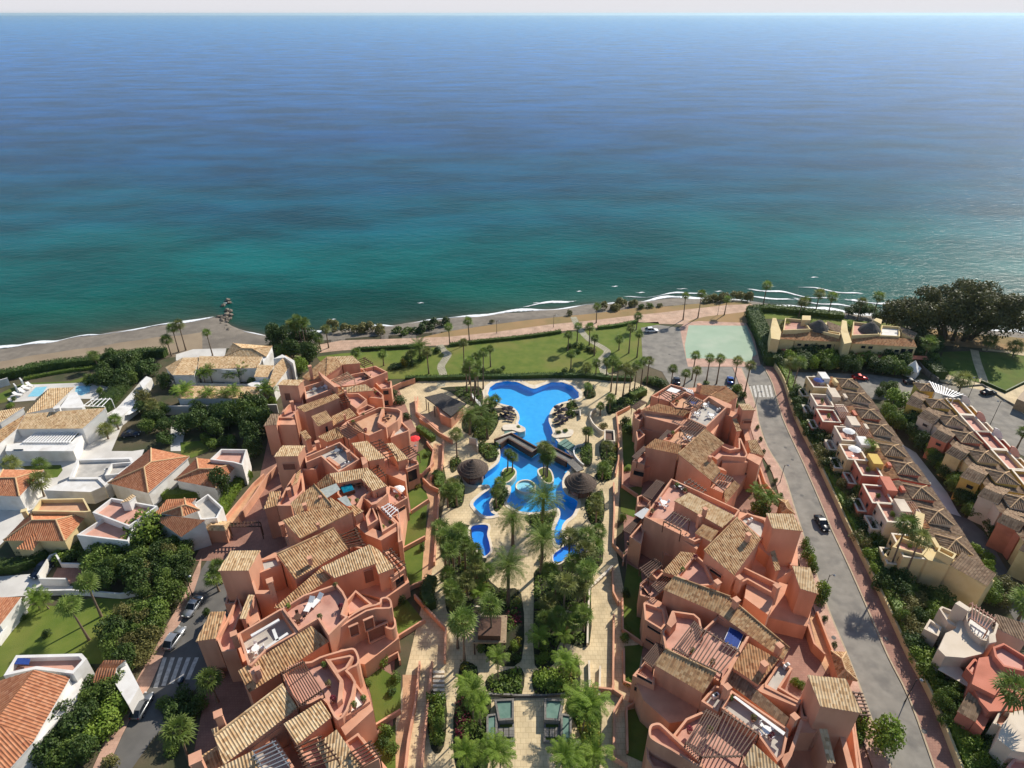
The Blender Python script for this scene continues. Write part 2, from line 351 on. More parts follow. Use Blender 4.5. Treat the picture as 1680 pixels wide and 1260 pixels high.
SEA_RAMP = [(0, (.075, .08, .055)), (.13, (.028, .075, .052)), (.30, (.003, .085, .066)), (.44, (.001, .115, .115)), (.55, (.001, .075, .135)), (.66, (.001, .062, .20)), (.80, (.001, .105, .36)), (1, (.002, .19, .54))]
sea()
def foam():
    m = bpy.data.materials.new('foam'); m.use_nodes = True; nt = m.node_tree; N = nt.nodes; K = nt.links
    b = N['Principled BSDF']; b.inputs['Base Color'].default_value = (.86, .88, .88, 1); b.inputs['Roughness'].default_value = .7
    g = N.new('ShaderNodeNewGeometry'); n = N.new('ShaderNodeTexNoise'); n.inputs['Scale'].default_value = .55; n.inputs['Detail'].default_value = 10; n.inputs['Roughness'].default_value = .72; K.new(g.outputs['Position'], n.inputs['Vector'])
    a = N.new('ShaderNodeAttribute'); a.attribute_name = 'thick'
    s = N.new('ShaderNodeMath'); s.operation = 'MULTIPLY_ADD'; s.inputs[1].default_value = .75; K.new(a.outputs['Fac'], s.inputs[0]); K.new(n.outputs['Fac'], s.inputs[2])
    r = N.new('ShaderNodeMapRange'); r.inputs['From Min'].default_value = .84; r.inputs['From Max'].default_value = 1.12; K.new(s.outputs[0], r.inputs['Value']); K.new(r.outputs[0], b.inputs['Alpha']); M['foam'] = m
foam()
# ================================================================= THE SETTING
def lerpx(tab, x):
    if x <= tab[0][0]: a, b = tab[0], tab[1]
    elif x >= tab[-1][0]: a, b = tab[-2], tab[-1]
    else:
        for a, b in zip(tab, tab[1:]):
            if a[0] <= x <= b[0]: break
    t = (x - a[0]) / (b[0] - a[0]); return a[1] + t * (b[1] - a[1])
SHORE = [(-600, 640), (-200, 596), (0, 573), (60, 563), (130, 553), (210, 541), (290, 531), (335, 523), (360, 519), (372, 528), (385, 538), (405, 544), (440, 549), (500, 547), (560, 542), (620, 536), (700, 526), (760, 520), (830, 514), (900, 508), (960, 501), (1020, 496), (1060, 493), (1120, 489), (1180, 490), (1240, 496), (1290, 502), (1330, 507), (1390, 513), (1450, 521), (1500, 527), (1560, 533), (1620, 540), (1680, 547), (1900, 572), (2300, 610)]
BACK = [(-600, 690), (-200, 645), (0, 622), (40, 613), (100, 604), (170, 596), (215, 586), (250, 580), (330, 577), (400, 568), (470, 563), (560, 556), (620, 551), (680, 548), (738, 543), (803, 533), (868, 525), (924, 519), (965, 516), (985, 513), (1046, 505), (1094, 502), (1127, 499), (1180, 498), (1240, 503), (1260, 509), (1340, 521), (1420, 533), (1470, 543), (1560, 552), (1620, 559), (1680, 566), (1900, 590), (2300, 632)]
XS = [-600, -400, -200, -100] + list(range(-40, 1761, 12)) + [1850, 2000, 2300]
ZSEA = -1.5
shore = [at(x, lerpx(SHORE, x) + .8 * math.sin(x * .09), ZSEA) for x in XS]
back = [at(x, lerpx(BACK, x), -.05) for x in XS]
n = len(XS)
# sea
rows = [-8, 0, 2, 5, 10, 18, 30, 50, 80, 130, 200, 320, 500, 900, 1600, 3000, 7000, 16000, 40000]
mb = MB(); offs = []
for d in rows:
    for p in shore:
        k = 1 + max(0, d) / 150
        yb = p.y if d < 300 else p.y * max(0, 1 - (d - 300) / 700) + 230 * min(1, (d - 300) / 700)
        mb.v.append(Vector((p.x * k, yb + d, ZSEA))); offs.append(max(0, d))
for j in range(len(rows) - 1):
    for i in range(n - 1): mb.f.append([j * n + i, j * n + i + 1, (j + 1) * n + i + 1, (j + 1) * n + i]); mb.mi.append(0)
sea_o = struct(mb.build('sea', M['sea_water']))
a = sea_o.data.attributes.new('offshore', 'FLOAT', 'POINT'); a.data.foreach_set('value', offs)
# beach
mb = MB()
prof = []
for i in range(n):
    b, s = back[i], shore[i]; u = Vector((0, 14, -3.2))
    prof.append([b + Vector((0, -3, 0)), b, b * .45 + s * .55 + Vector((0, 0, .12)), b * .2 + s * .8 + Vector((0, 0, .16)), s, s + Vector((0, 4, -.9)), s + u])
m_ = len(prof[0])
for r in prof: mb.v += r
for i in range(n - 1):
    for j in range(m_ - 1):
        mb.f.append([i * m_ + j, (i + 1) * m_ + j, (i + 1) * m_ + j + 1, i * m_ + j + 1]); mb.mi.append(0 if j < 2 and XS[i] < 330 else 1)
struct(mb.build('beach', [M['beach_sand'], M['shingle']], smooth=True))
# surf
def surf_line(x0, x1, d0, w, seed, zz=ZSEA + .03):
    r = random.Random(seed); mb = MB(); th = []
    xs = list(range(x0, x1, 4)); R_ = 5
    for x in xs:
        p = at(x, lerpx(SHORE, x) + .8 * math.sin(x * .09), zz)
        ww = w * (.6 + .5 * math.sin(x * .021 + seed) + .35 * math.sin(x * .083 + seed * 2)) + .2
        ww = max(.25, ww); o = d0 + .8 * math.sin(x * .05 + seed)
        edge = min(1, (x - x0) / 30, (x1 - x) / 30)
        for j in range(R_):
            t = j / (R_ - 1); mb.v.append(Vector((p.x, p.y + o + ww * t, zz + .25 * math.sin(t * 3.14)))); th.append(edge * math.sin(math.pi * min(1, max(0.0, t))) ** .7)
    for i in range(len(xs) - 1):
        for j in range(R_ - 1): mb.f.append([i * R_ + j, (i + 1) * R_ + j, (i + 1) * R_ + j + 1, i * R_ + j + 1]); mb.mi.append(0)
    o = mb.build('surf', M['foam'], smooth=True); at2 = o.data.attributes.new('thick', 'FLOAT', 'POINT'); at2.data.foreach_set('value', th)
    return struct(o)
surf_line(-60, 368, -1.0, 2.6, 1); surf_line(376, 560, -.9, 3.2, 2); surf_line(545, 1130, -.9, 2.8, 3); surf_line(1090, 1760, -.8, 3.2, 4)
surf_line(1180, 1330, 5, 2.4, 5); surf_line(1300, 1560, 6, 2.6, 12); surf_line(1540, 1720, 5, 2.6, 13); surf_line(1230, 1420, 12, 2.0, 6); surf_line(1400, 1640, 13, 2.0, 14); surf_line(840, 960, 4, 2.2, 7); surf_line(1010, 1180, 3.6, 2, 8); surf_line(1330, 1480, 21, 1.6, 9)
for i, (x, y, l) in enumerate([(547, 524, 5), (950, 478, 4), (1052, 480, 6), (1120, 474, 7), (1180, 478, 6), (1260, 470, 8), (1400, 492, 9), (375, 497, 6), (1010, 470, 5), (1335, 455, 7), (880, 497, 6), (1500, 500, 10), (1580, 510, 8), (690, 497, 4)]):
    c = at(x, y, ZSEA + .05); mb = MB(); th = []
    for k in range(9):
        t = k / 8 - .5
        for j in range(3): mb.v.append(c + Vector((t * l, (j - 1) * (.9 - 1.4 * abs(t)) + .25 * math.sin(k * 1.7), .1 * (j == 1)))); th.append((1 if j == 1 else 0) * (1 - 1.6 * abs(t)))
    for k in range(8):
        for j in range(2): mb.f.append([k * 3 + j, (k + 1) * 3 + j, (k + 1) * 3 + j + 1, k * 3 + j + 1]); mb.mi.append(0)
    o = mb.build('surf', M['foam'], smooth=True); q = o.data.attributes.new('thick', 'FLOAT', 'POINT'); q.data.foreach_set('value', th); struct(o)
# ---- pools (real basins, 1.4 m deep)
POOL = spline([(642, 262), (655, 222), (695, 195), (760, 182), (830, 188), (890, 214), (945, 232), (1000, 212), (1060, 190), (1130, 190), (1195, 213), (1238, 256), (1240, 288), (1185, 308), (1120, 325), (1072, 352), (1046, 400), (1041, 445), (1062, 500), (1075, 545), (1110, 590), (1160, 640), (1200, 690), (1195, 740), (1150, 790), (1128, 850), (1150, 920), (1225, 965), (1222, 1010), (1195, 1065), (1150, 1100), (1125, 1150), (1140, 1235), (1100, 1258), (1078, 1200), (1085, 1140), (1118, 1060), (1100, 1015), (1040, 1030), (960, 1043), (870, 1040), (805, 1015), (768, 975), (790, 920), (790, 870), (740, 870), (690, 920), (652, 980), (660, 1040), (690, 1062), (620, 1066), (560, 1015), (548, 980), (600, 930), (655, 888), (640, 862), (560, 868), (500, 850), (520, 800), (600, 790), (655, 765), (712, 715), (724, 660), (716, 600), (735, 555), (800, 525), (868, 512), (884, 490), (842, 462), (850, 425), (838, 385), (800, 350), (735, 332), (680, 312), (648, 288)], 4)
POOL = P(ZC, POOL, 0.0)
POND = P(ZC, spline([(528, 1150), (560, 1128), (640, 1130), (636, 1190), (650, 1240), (655, 1300), (610, 1330), (560, 1260), (530, 1210)], 4))
POND2 = P(ZD, spline([(400, 438), (440, 428), (470, 440), (468, 470), (430, 476), (404, 466)], 4))
POND3 = P(ZD, spline([(888, 470), (920, 455), (985, 495), (975, 515), (920, 518)], 4))
POND4 = P(ZD, spline([(845, 160), (880, 130), (900, 100), (960, 110), (1015, 125), (1005, 150), (930, 160), (880, 200), (850, 200)], 4))
HOLES = [POOL, POND, POND2, POND3, POND4]
def sheet(name, outer, m, z=0.0, holes=()):
    mb = MB(); mb.sheet([Vector((p[0], p[1], z)) for p in outer], [[Vector((p[0], p[1], z)) for p in h] for h in holes]); return struct(mb.build(name, M[m]))
RESORT = P(PX, [(655, 640), (690, 624), (775, 618), (840, 616), (1010, 614), (1075, 640), (1050, 680), (1020, 760), (1010, 900), (1030, 1000), (1060, 1100), (1080, 1300), (630, 1300), (655, 1150), (690, 1000), (735, 800), (725, 750), (680, 700)])
gout = [Vector((p.x, p.y, 0)) for p in back] + [Vector((700, 120, 0)), Vector((700, -250, 0)), Vector((-700, -250, 0)), Vector((-700, 120, 0))]
sheet('ground', gout, 'soil', -.05, [offset(RESORT, 1.0)])
sheet('garden_paving', RESORT, 'cream_paving', 0.0, HOLES)
def basin(out, depth, m, water=True):
    mb = MB(); o2 = [Vector((p.x, p.y, -depth)) for p in out]
    n = len(out); top = [Vector((p.x, p.y, .0)) for p in out]
    f = [[i, (i + 1) % n, n + (i + 1) % n, n + i] for i in range(n)]
    mb.add(top + o2, f); mb.sheet(o2); struct(mb.build('pool_basin', M[m]))
    if water:
        mb = MB(); mb.sheet([Vector((p.x, p.y, -.12)) for p in out]); struct(mb.build('pool_water', M['pool_water']))
basin(POOL, 1.5, 'pool_tile'); basin(POND, .9, 'pool_tile_deep')
for p in (POND2, POND3, POND4): basin(p, .8, 'pool_tile_deep')
def coping(out, w, h=.1, m='coping', name='pool_coping'):
    mb = MB(); o = offset(out, -w); n = len(out)
    A = [Vector((p.x, p.y, h)) for p in out]; B = [Vector((p.x, p.y, h)) for p in o]; C = [Vector((p.x, p.y, -.02)) for p in o]; D = [Vector((p.x, p.y, -.2)) for p in offset(out, -.03)]
    for X, Y in ((A, B), (B, C), (D, A)): mb.add(X + Y, [[i, (i + 1) % n, n + (i + 1) % n, n + i] for i in range(n)])
    o = struct(mb.build(name, M[m])); return o
coping(POOL, .75); coping(POND, .5, m='coping')
for p in (POND2, POND3, POND4): coping(p, .3)
# broad pale decks that ring the upper basin
for pts in ([(602, 262), (622, 215), (670, 178), (750, 163), (850, 168), (905, 196), (945, 208), (985, 196), (1060, 172), (1140, 172), (1215, 200), (1262, 250), (1262, 290), (1240, 288), (1236, 256), (1195, 213), (1130, 190), (1060, 190), (1000, 212), (945, 232), (890, 214), (830, 188), (760, 182), (695, 195), (655, 222), (642, 262), (655, 300), (735, 332), (720, 350), (640, 320)],):
    sheet('pool_deck', P(ZC, pts), 'coping', .02)
# ---- roads and pavements
ROADR = P(PX, [(1217, 600), (1226, 626), (1241, 667), (1246, 694), (1260, 734), (1286, 777), (1303, 829), (1317, 872), (1338, 935), (1362, 1005), (1387, 1064), (1408, 1117), (1435, 1190), (1463, 1260), (1490, 1330), (1580, 1330), (1552, 1290), (1530, 1256), (1491, 1148), (1456, 1078), (1429, 1015), (1394, 935), (1362, 866), (1349, 834), (1317, 760), (1283, 686), (1267, 631), (1250, 598)])
sheet('road', ROADR, 'asphalt', .004)
LROAD = P(L2, [(1385, -60), (1240, -10), (1130, 160), (1110, 260), (1060, 385), (1000, 490), (945, 600), (865, 790), (780, 920), (700, 1080), (620, 1260), (580, 1400), (700, 1400), (760, 1260), (880, 1090), (1050, 900), (1190, 720), (1300, 400), (1400, 150), (1480, 0)])
sheet('road', LROAD, 'asphalt_dark', .004)
sheet('pavement', P(L2, [(1160, 40), (1085, 210), (1030, 320), (960, 440), (900, 560), (850, 640), (785, 760), (715, 900), (640, 1040), (590, 1140), (530, 1270), (500, 1400), (580, 1400), (620, 1260), (700, 1080), (780, 920), (865, 790), (945, 600), (1000, 490), (1060, 385), (1110, 260), (1150, 140)]), 'pink_paving', .10)
# car park, junction and side street
sheet('car_park', P(TT, [(1215, 192), (1280, 180), (1372, 192), (1405, 348), (1500, 352), (1640, 350), (1700, 346), (1720, 420), (1640, 430), (1600, 420), (1560, 470), (1440, 480), (1330, 420), (1300, 370), (1222, 340)]), 'asphalt', .012)
sheet('court_surround', P(TT, [(1372, 192), (1395, 172), (1450, 165), (1640, 172), (1672, 230), (1700, 345), (1640, 350), (1405, 350), (1385, 262)]), 'pink_paving', .016)
sheet('sports_court', P(TT, [(1408, 182), (1642, 184), (1662, 232), (1684, 300), (1664, 312), (1672, 342), (1600, 318), (1398, 316), (1392, 262)]), 'court_green', .024)
PROM = P(TT, [(-140, 270), (0, 243), (200, 237), (440, 228), (620, 210), (850, 178), (1000, 164), (1200, 140), (1320, 128), (1400, 118), (1560, 100), (1660, 96), (1690, 118), (1640, 128), (1470, 148), (1420, 160), (1450, 168), (1390, 178), (1290, 176), (1200, 168), (1100, 184), (900, 205), (720, 232), (600, 243), (420, 262), (300, 268), (0, 284), (-140, 300)])
sheet('promenade', PROM, 'promenade', .0)
sheet('verge', P(TT, [(300, 236), (440, 205), (600, 181), (760, 160), (900, 146), (1050, 131), (1200, 111), (1320, 105), (1420, 96), (1560, 86), (1640, 84), (1664, 96), (1560, 100), (1320, 128), (1000, 164), (850, 178), (620, 210), (440, 228)]), 'dry_grass', -.02)
sheet('verge', P(TT, [(1390, 178), (1420, 160), (1480, 146), (1600, 132), (1690, 120), (1720, 180), (1640, 172), (1450, 166)]), 'dry_grass', .006)
# parkland between promenade and pool
sheet('lawn', P(TT, [(-100, 310), (0, 296), (150, 286), (300, 278), (420, 268), (600, 250), (750, 236), (900, 213), (960, 205), (1100, 190), (1200, 172), (1285, 168), (1292, 184), (1215, 192), (1222, 330), (1100, 372), (1000, 392), (700, 392), (420, 395), (200, 400), (60, 395), (-60, 360)]), 'lawn', .0)
def path(R, pts, w, m, z, name='path'):
    mb = MB(); l = P(R, spline(pts, 5, False)); strip(mb, l, -w / 2, w / 2, z=z); return struct(mb.build(name, M[m]))
path(TT, [(398, 262), (415, 285), (432, 300), (418, 325), (404, 350), (412, 380), (405, 412), (404, 430)], 2.3, 'stone_path', .01)
path(TT, [(940, 148), (965, 195), (1005, 240), (1060, 272), (1078, 292), (1052, 325), (1060, 360), (1075, 400), (1060, 430)], 2.2, 'stone_path', .01)
# the lower-left neighbourhood: drives, paved yards, lawns
sheet('driveway', P(L1, [(-150, 735), (0, 718), (300, 708), (425, 690), (520, 640), (600, 560), (640, 500), (700, 420), (765, 350), (830, 270), (880, 300), (780, 420), (700, 560), (640, 700), (760, 700), (830, 690), (800, 760), (640, 900), (540, 960), (330, 960), (240, 1010), (130, 1120), (0, 1240), (-150, 1300)]), 'pale_concrete', .0)
sheet('driveway', P(L2, [(-150, 150), (0, 160), (250, 140), (240, 215), (420, 215), (410, 250), (180, 268), (0, 282), (-150, 290)]), 'pale_concrete', .004)
sheet('driveway', P(L1, [(980, 560), (1040, 540), (1060, 600), (1040, 700), (980, 700)]), 'pale_concrete', .004)
sheet('lawn', P(L2, [(-100, 520), (0, 470), (80, 400), (180, 325), (330, 330), (520, 285), (830, 290), (760, 420), (640, 560), (600, 660), (480, 665), (200, 640), (0, 740), (-100, 780)]), 'lawn', .0)
sheet('lawn', P(L1, [(-60, 400), (60, 340), (130, 310), (400, 300), (590, 245), (640, 300), (600, 330), (420, 310), (180, 330), (30, 420), (-60, 440)]), 'lawn_deep', .008)
sheet('pool_terrace', P(L1, [(40, 400), (140, 320), (530, 305), (640, 340), (560, 400), (300, 400), (60, 420)]), 'pale_concrete', .012)
for q in ([(158, 388), (205, 335), (272, 330), (232, 386)], [(440, 328), (518, 324), (516, 360), (470, 382), (428, 372)]):
    q = P(L1, q)
    mb = MB(); mb.sheet([p + Vector((0, 0, .03)) for p in q]); struct(mb.build('pool_basin', M['pool_pale'])); mb = MB(); mb.sheet([p + Vector((0, 0, .06)) for p in q]); struct(mb.build('pool_water', M['pool_water']))
sheet('lawn', P(L1, [(110, 788), (210, 782), (350, 780), (360, 810), (330, 850), (250, 860), (170, 820)]), 'lawn_deep', .012)
sheet('lawn', P(L1, [(1035, 650), (1160, 640), (1200, 700), (1100, 740), (1040, 720)]), 'lawn_deep', .008)
# right-hand estate: lane, yards, park
sheet('lane', P(R1, [(250, 455), (420, 458), (800, 470), (1000, 500), (1110, 500), (1240, 530), (1330, 545), (1440, 530), (1560, 620), (1680, 680), (1800, 760), (1800, 1000), (1660, 930), (1540, 820), (1420, 700), (1300, 650), (1120, 620), (900, 620), (700, 600), (420, 590), (330, 580), (280, 520)]), 'asphalt', .0)
sheet('lane', P(R1, [(960, 860), (1060, 920), (1130, 1010), (1240, 1150), (1300, 1260), (1420, 1420), (1360, 1420), (1200, 1260), (1080, 1100), (980, 980), (900, 900)]), 'pale_concrete', .0)
sheet('lane', P(R2, [(900, 60), (1000, 90), (1080, 160), (1180, 330), (1260, 470), (1350, 640), (1260, 640), (1160, 470), (1060, 330), (960, 160)]), 'asphalt_dark', .008)
sheet('lawn', P(R1, [(1215, 340), (1390, 335), (1420, 420), (1430, 515), (1330, 500), (1250, 470), (1180, 440)]), 'lawn_deep', .0)
sheet('lawn', P(R1, [(1420, 340), (1560, 345), (1680, 365), (1800, 390), (1800, 500), (1680, 520), (1570, 575), (1470, 530), (1430, 420)]), 'lawn_deep', .0)
path(R1, [(1395, 330), (1412, 400), (1440, 480), (1452, 520)], 2.2, 'cream_paving', .006)
sheet('path', P(R1, [(1170, 450), (1250, 475), (1420, 520), (1480, 540), (1570, 580), (1680, 530), (1800, 510), (1800, 620), (1680, 700), (1600, 640), (1440, 560), (1300, 535), (1200, 510)]), 'cream_paving', .006)
sheet('path', P(R1, [(1440, 320), (1530, 330), (1680, 340), (1800, 352), (1800, 380), (1680, 362), (1560, 343), (1440, 332)]), 'cream_paving', .004)
sheet('verge', P(R1, [(1060, 190), (1200, 215), (1400, 240), (1560, 250), (1680, 262), (1800, 280), (1800, 352), (1680, 340), (1440, 320), (1180, 300), (1080, 240)]), 'dry_grass', -.01)
sheet('lawn', P(R1, [(100, 110), (300, 90), (480, 130), (640, 150), (760, 165), (900, 175), (1000, 190), (1000, 230), (240, 150), (110, 150)]), 'lawn', -.01)
# ================================================================= PLANTS
HID = []          # prototypes, removed at the end
def rv(r): 
    while True:
        v = Vector((r.uniform(-1, 1), r.uniform(-1, 1), r.uniform(-1, 1)))
        if .05 < v.length < 1: return v.normalized()
def leaf(mb, c, nrm, s, r, asp=.6):
    a = nrm.cross(rv(r)).normalized(); b = nrm.cross(a).normalized()
    mb.add([c - a * s, c - b * s * asp, c + a * s, c + b * s * asp], [[0, 1, 2, 3]])
def cloud(mb, lobes, n, s, r, up=.25):
    tot = sum(l[1].x * l[1].z for l in lobes)
    for c, q in lobes:
        for _ in range(int(n * q.x * q.z / tot)):
            d = rv(r)
            if d.z < -.55: d.z *= -.6
            k = r.uniform(.72, 1.08)
            p = c + Vector((d.x * q.x, d.y * q.y, d.z * q.z)) * k
            leaf(mb, p, (d * .8 + rv(r) * .75 + Vector((0, 0, up))).normalized(), s * r.uniform(.7, 1.3), r)
def lobes_for(w, h, z0, n, r, k=.42):
    """clumps spread through an ellipsoid crown of half width w, height h"""
    out = []
    for i in range(n):
        a = i * 2.4 + r.uniform(-.4, .4); t = (i + .5) / n
        rad = w * (1 - k * .8) * math.sqrt(1 - (2 * t - 1) ** 2 * .8) * r.uniform(.55, 1)
        z = z0 + h * (.18 + .66 * t); q = r.uniform(.75, 1.2) * k
        out.append((Vector((math.cos(a) * rad, math.sin(a) * rad, z)), Vector((w * q, w * q, min(w * q, h * .34)))))
    return out
def frond_fan(mb, az, el, pet, R, r, seg=9):
    d = Vector((math.cos(az) * math.cos(el), math.sin(az) * math.cos(el), math.sin(el)))
    side = Vector((-math.sin(az), math.cos(az), 0)); up = side.cross(d) * -1
    if up.z < 0: up = -up
    tip = d * pet - Vector((0, 0, pet * .12))
    mb.add([side * .03, -side * .03, tip - side * .02, tip + side * .02], [[0, 1, 2, 3]])
    n = seg
    for i in range(n):
        a = (i / (n - 1) - .5) * 3.9; l = R * (1 - .14 * abs(a) / 2) * r.uniform(.85, 1.12)
        dd = (d * math.cos(a) + side * math.sin(a)).normalized()
        q = side * math.cos(a) - d * math.sin(a); w = R * .072
        m = tip + dd * l * .55 + up * .03; e = tip + dd * l - Vector((0, 0, 1)) * l * r.uniform(.14, .42)
        mb.add([tip, m - q * w, e, m + q * w], [[0, 1, 2, 3]])
def frond_feather(mb, az, el, L, r, droop=.9, leaf_l=.55, pairs=13, w=.06):
    pts = []; p = Vector((0, 0, 0)); e = el
    n = 8
    for i in range(n + 1):
        pts.append(p.copy()); d = Vector((math.cos(az) * math.cos(e), math.sin(az) * math.cos(e), math.sin(e))); p = p + d * L / n; e -= droop / n * (.5 + i / n)
    side = Vector((-math.sin(az), math.cos(az), 0))
    for i in range(n): mb.add([pts[i] + side * .035, pts[i] - side * .035, pts[i + 1] - side * .025, pts[i + 1] + side * .025], [[0, 1, 2, 3]])
    for k in range(pairs):
        t = .12 + .86 * k / pairs; i = min(n - 1, int(t * n)); f = t * n - i
        c = pts[i].lerp(pts[i + 1], f); d = (pts[i + 1] - pts[i]).normalized()
        ll = leaf_l * (math.sin(math.pi * (.15 + .8 * t)) ** .6) * r.uniform(.85, 1.15)
        for s in (-1, 1):
            e2 = c + (side * s * .8 + d * .55).normalized() * ll - Vector((0, 0, ll * r.uniform(.1, .45)))
            m = c.lerp(e2, .5) + Vector((0, 0, .03)); mb.add([c, m + d * w, e2, m - d * w], [[0, 1, 2, 3]])
def proto_palm(kind, seed):
    r = random.Random(seed)
    root = thing('palm_tree', 'x', 'palm tree'); HID.append(root)
    t = MB()
    if kind == 'fan':
        t.tube([(0, 0, -.05), (0, 0, .05), (0.01, .01, .35), (.015, 0, .7), (0, 0, 1.0)], [.30, .24, .17, .15, .15], 8)
    elif kind == 'date':
        t.tube([(0, 0, -.05), (0, 0, .1), (0, .01, .5), (0, 0, 1.0)], [.42, .34, .29, .34], 9)
    else:
        t.tube([(0, 0, -.05), (0, 0, .1), (0.02, .01, .5), (0, 0, 1.0)], [.18, .13, .10, .10], 7)
    tr = t.build('trunk', M['trunk'], root, True)
    c = MB(); dm = MB()
    if kind == 'fan':
        N_ = 30
        for i in range(N_):
            el = 1.3 - 1.95 * (i / N_) ** .95 + r.uniform(-.12, .12)
            frond_fan(c, i * 2.39996 + r.uniform(-.2, .2), el, r.uniform(.8, 1.3), r.uniform(1.05, 1.5), r, 10)
        for i in range(16): frond_fan(dm, i * 2.4, -1.0 - r.uniform(0, .4), r.uniform(.6, .95), r.uniform(.6, .8), r, 6)
        dk = dm.build('dead_fronds', M['frond_dead'], root); dk.location.z = 1
        cr = c.build('crown', M['palm_olive' if seed % 3 == 2 else 'palm_green'], root)
    elif kind == 'date':
        for i in range(58):
            el = 1.3 - 1.75 * (i / 58) + r.uniform(-.1, .1)
            frond_feather(c, i * 2.39996 + r.uniform(-.2, .2), el, r.uniform(3.2, 4.0), r, 1.25, .62, 16, .055)
        cr = c.build('crown', M['palm_green'], root)
    else:
        for i in range(20):
            el = 1.25 - 1.1 * (i / 20) + r.uniform(-.12, .12)
            frond_feather(c, i * 2.39996 + r.uniform(-.3, .3), el, r.uniform(2.0, 2.7), r, 1.5, .6, 13, .07)
        cr = c.build('crown', M['palm_bright'], root)
    cr.location.z = 1
    return root
PALM = {k: [proto_palm(k, s) for s in range(q)] for k, q in (('fan', 4), ('date', 2), ('feather', 2))}
def palm(kind, base, h, label, sc=1.0, group=None):
    pr = rnd.choice(PALM[kind])
    c = dup(pr, base, rnd.uniform(0, 6.28), None, label, group)
    c.name = {'fan': 'fan_palm', 'date': 'date_palm', 'feather': 'feather_palm'}[kind]
    lx, ly = rnd.uniform(-.25, .25), rnd.uniform(-.25, .25)
    for ch in c.children:
        if ch.name.startswith('trunk'):
            ch.scale = (1, 1, h)
            ch.rotation_euler = (-ly / h, lx / h, 0)
        else: k = sc * (.82 if kind == 'fan' else .92 if kind == 'feather' else 1); ch.location = (lx, ly, h); ch.scale = (k, k, k)
    return c
ORD = ['first', 'second', 'third', 'fourth', 'fifth', 'sixth', 'seventh', 'eighth', 'ninth', 'tenth', 'eleventh', 'twelfth', 'thirteenth', 'fourteenth', 'fifteenth', 'sixteenth', 'seventeenth', 'eighteenth', 'nineteenth', 'twentieth']
def nth(i, n): return 'leftmost' if i == 0 else 'rightmost' if i == n - 1 else ORD[i] + ' from left'
def hgt_at(px, py, base):
    d = ray(px, py); return CAMH + d.z * base.y / d.y
def palms(kind, R, lst, ctx, group=None, sc=1.0, z=0.0):
    """lst of (x, y of foot, y of crown centre): ctx ends the label"""
    lst = sorted(lst, key=lambda q: q[0])
    for i, q in enumerate(lst):
        b = R(q[0], q[1], z); h = max(1.2, hgt_at(*R.px(q[0], q[2]), b) - z)
        nm = {'fan': 'fan palm', 'date': 'date palm with long arching fronds', 'feather': 'bright feathery palm'}[kind]
        pre = '' if len(lst) == 1 else ', ' + nth(i, len(lst)) + (' of the two' if len(lst) == 2 else '')
        s = q[3] if len(q) > 3 else sc * rnd.uniform(.9, 1.1)
        palm(kind, b, h, (nm + pre + ' ' + ctx), s, group if len(lst) > 1 else None)
def proto_tree(seed, m, w, h, n, leaves, s):
    r = random.Random(seed); root = thing('tree', 'x', 'tree'); HID.append(root)
    t = MB(); t.tube([(0, 0, -.05), (.03, .02, h * .25), (-.03, .04, h * .6)], [.16 * w / 2, .12 * w / 2, .05 * w / 2], 7)
    for k in range(5):
        a = k * 1.3 + r.uniform(-.3, .3); t.tube([(0, 0, h * .22), (math.cos(a) * w * .3, math.sin(a) * w * .3, h * .5), (math.cos(a) * w * .55, math.sin(a) * w * .55, h * .68)], [.09 * w / 2, .06 * w / 2, .02], 5)
    t.build('trunk', M['bark'], root, True)
    c = MB(); cloud(c, lobes_for(w, h, h * .08, n, r), leaves, s, r); c.build('crown', M[m], root)
    return root
TREE = {
    'broad': [proto_tree(s, m, 1.0, 1.6, 13, 1900, .075) for s, m in ((1, 'leaf_mid'), (2, 'leaf_mid'), (3, 'leaf_dark'))],
    'dark': [proto_tree(s, 'leaf_dark', 1.0, 1.6, 13, 1900, .08) for s in (4, 5)],
    'olive': [proto_tree(6, 'leaf_olive', 1.0, 1.5, 12, 1500, .07)],
    'bright': [proto_tree(7, 'leaf_bright', 1.0, 1.5, 12, 1700, .075)],
}
def tree(kind, base, w, h, label, group=None):
    c = dup(rnd.choice(TREE[kind]), base, rnd.uniform(0, 6.28), (w, w, h / 1.6), label, group); return c
def proto_bush(seed, m, leaves=650, s=.11, name='shrub'):
    r = random.Random(seed); mb = MB(); cloud(mb, lobes_for(1.0, 1.5, -.25, 8, r, .5), leaves, s, r)
    o = mb.build(name, M[m]); HID.append(o); tag(o, 'x', 'shrub'); return o
BUSH = {k: [proto_bush(20 + i, m) for i in range(2)] for k, m in (('mid', 'leaf_mid'), ('dark', 'leaf_dark'), ('bright', 'leaf_bright'), ('olive', 'leaf_olive'), ('yellow', 'leaf_yellow'), ('red', 'leaf_red'))}
BNAME = {'mid': 'green', 'dark': 'dark green', 'bright': 'bright green', 'olive': 'olive green', 'yellow': 'yellow green', 'red': 'crimson flowering'}
def bush(kind, base, w, h, label, group=None):
    return dup(rnd.choice(BUSH[kind]), base, rnd.uniform(0, 6.28), (w, w * rnd.uniform(.85, 1.15), h / 1.3), label, group)
def bushes(R, lst, ctx, group=None):
    """(kind, x, y, half width m, height m)"""
    byk = {}
    for q in sorted(lst, key=lambda q: q[1]): byk.setdefault(q[0], []).append(q)
    for k, l in byk.items():
        for i, q in enumerate(l):
            pre = '' if len(l) == 1 else nth(i, len(l)) + ' '
            bush(k, R(q[1], q[2]), q[3], q[4], 'rounded %s shrub%s %s' % (BNAME[k], '' if len(l) == 1 else ', ' + nth(i, len(l)), ctx), group if len(lst) > 1 else None)
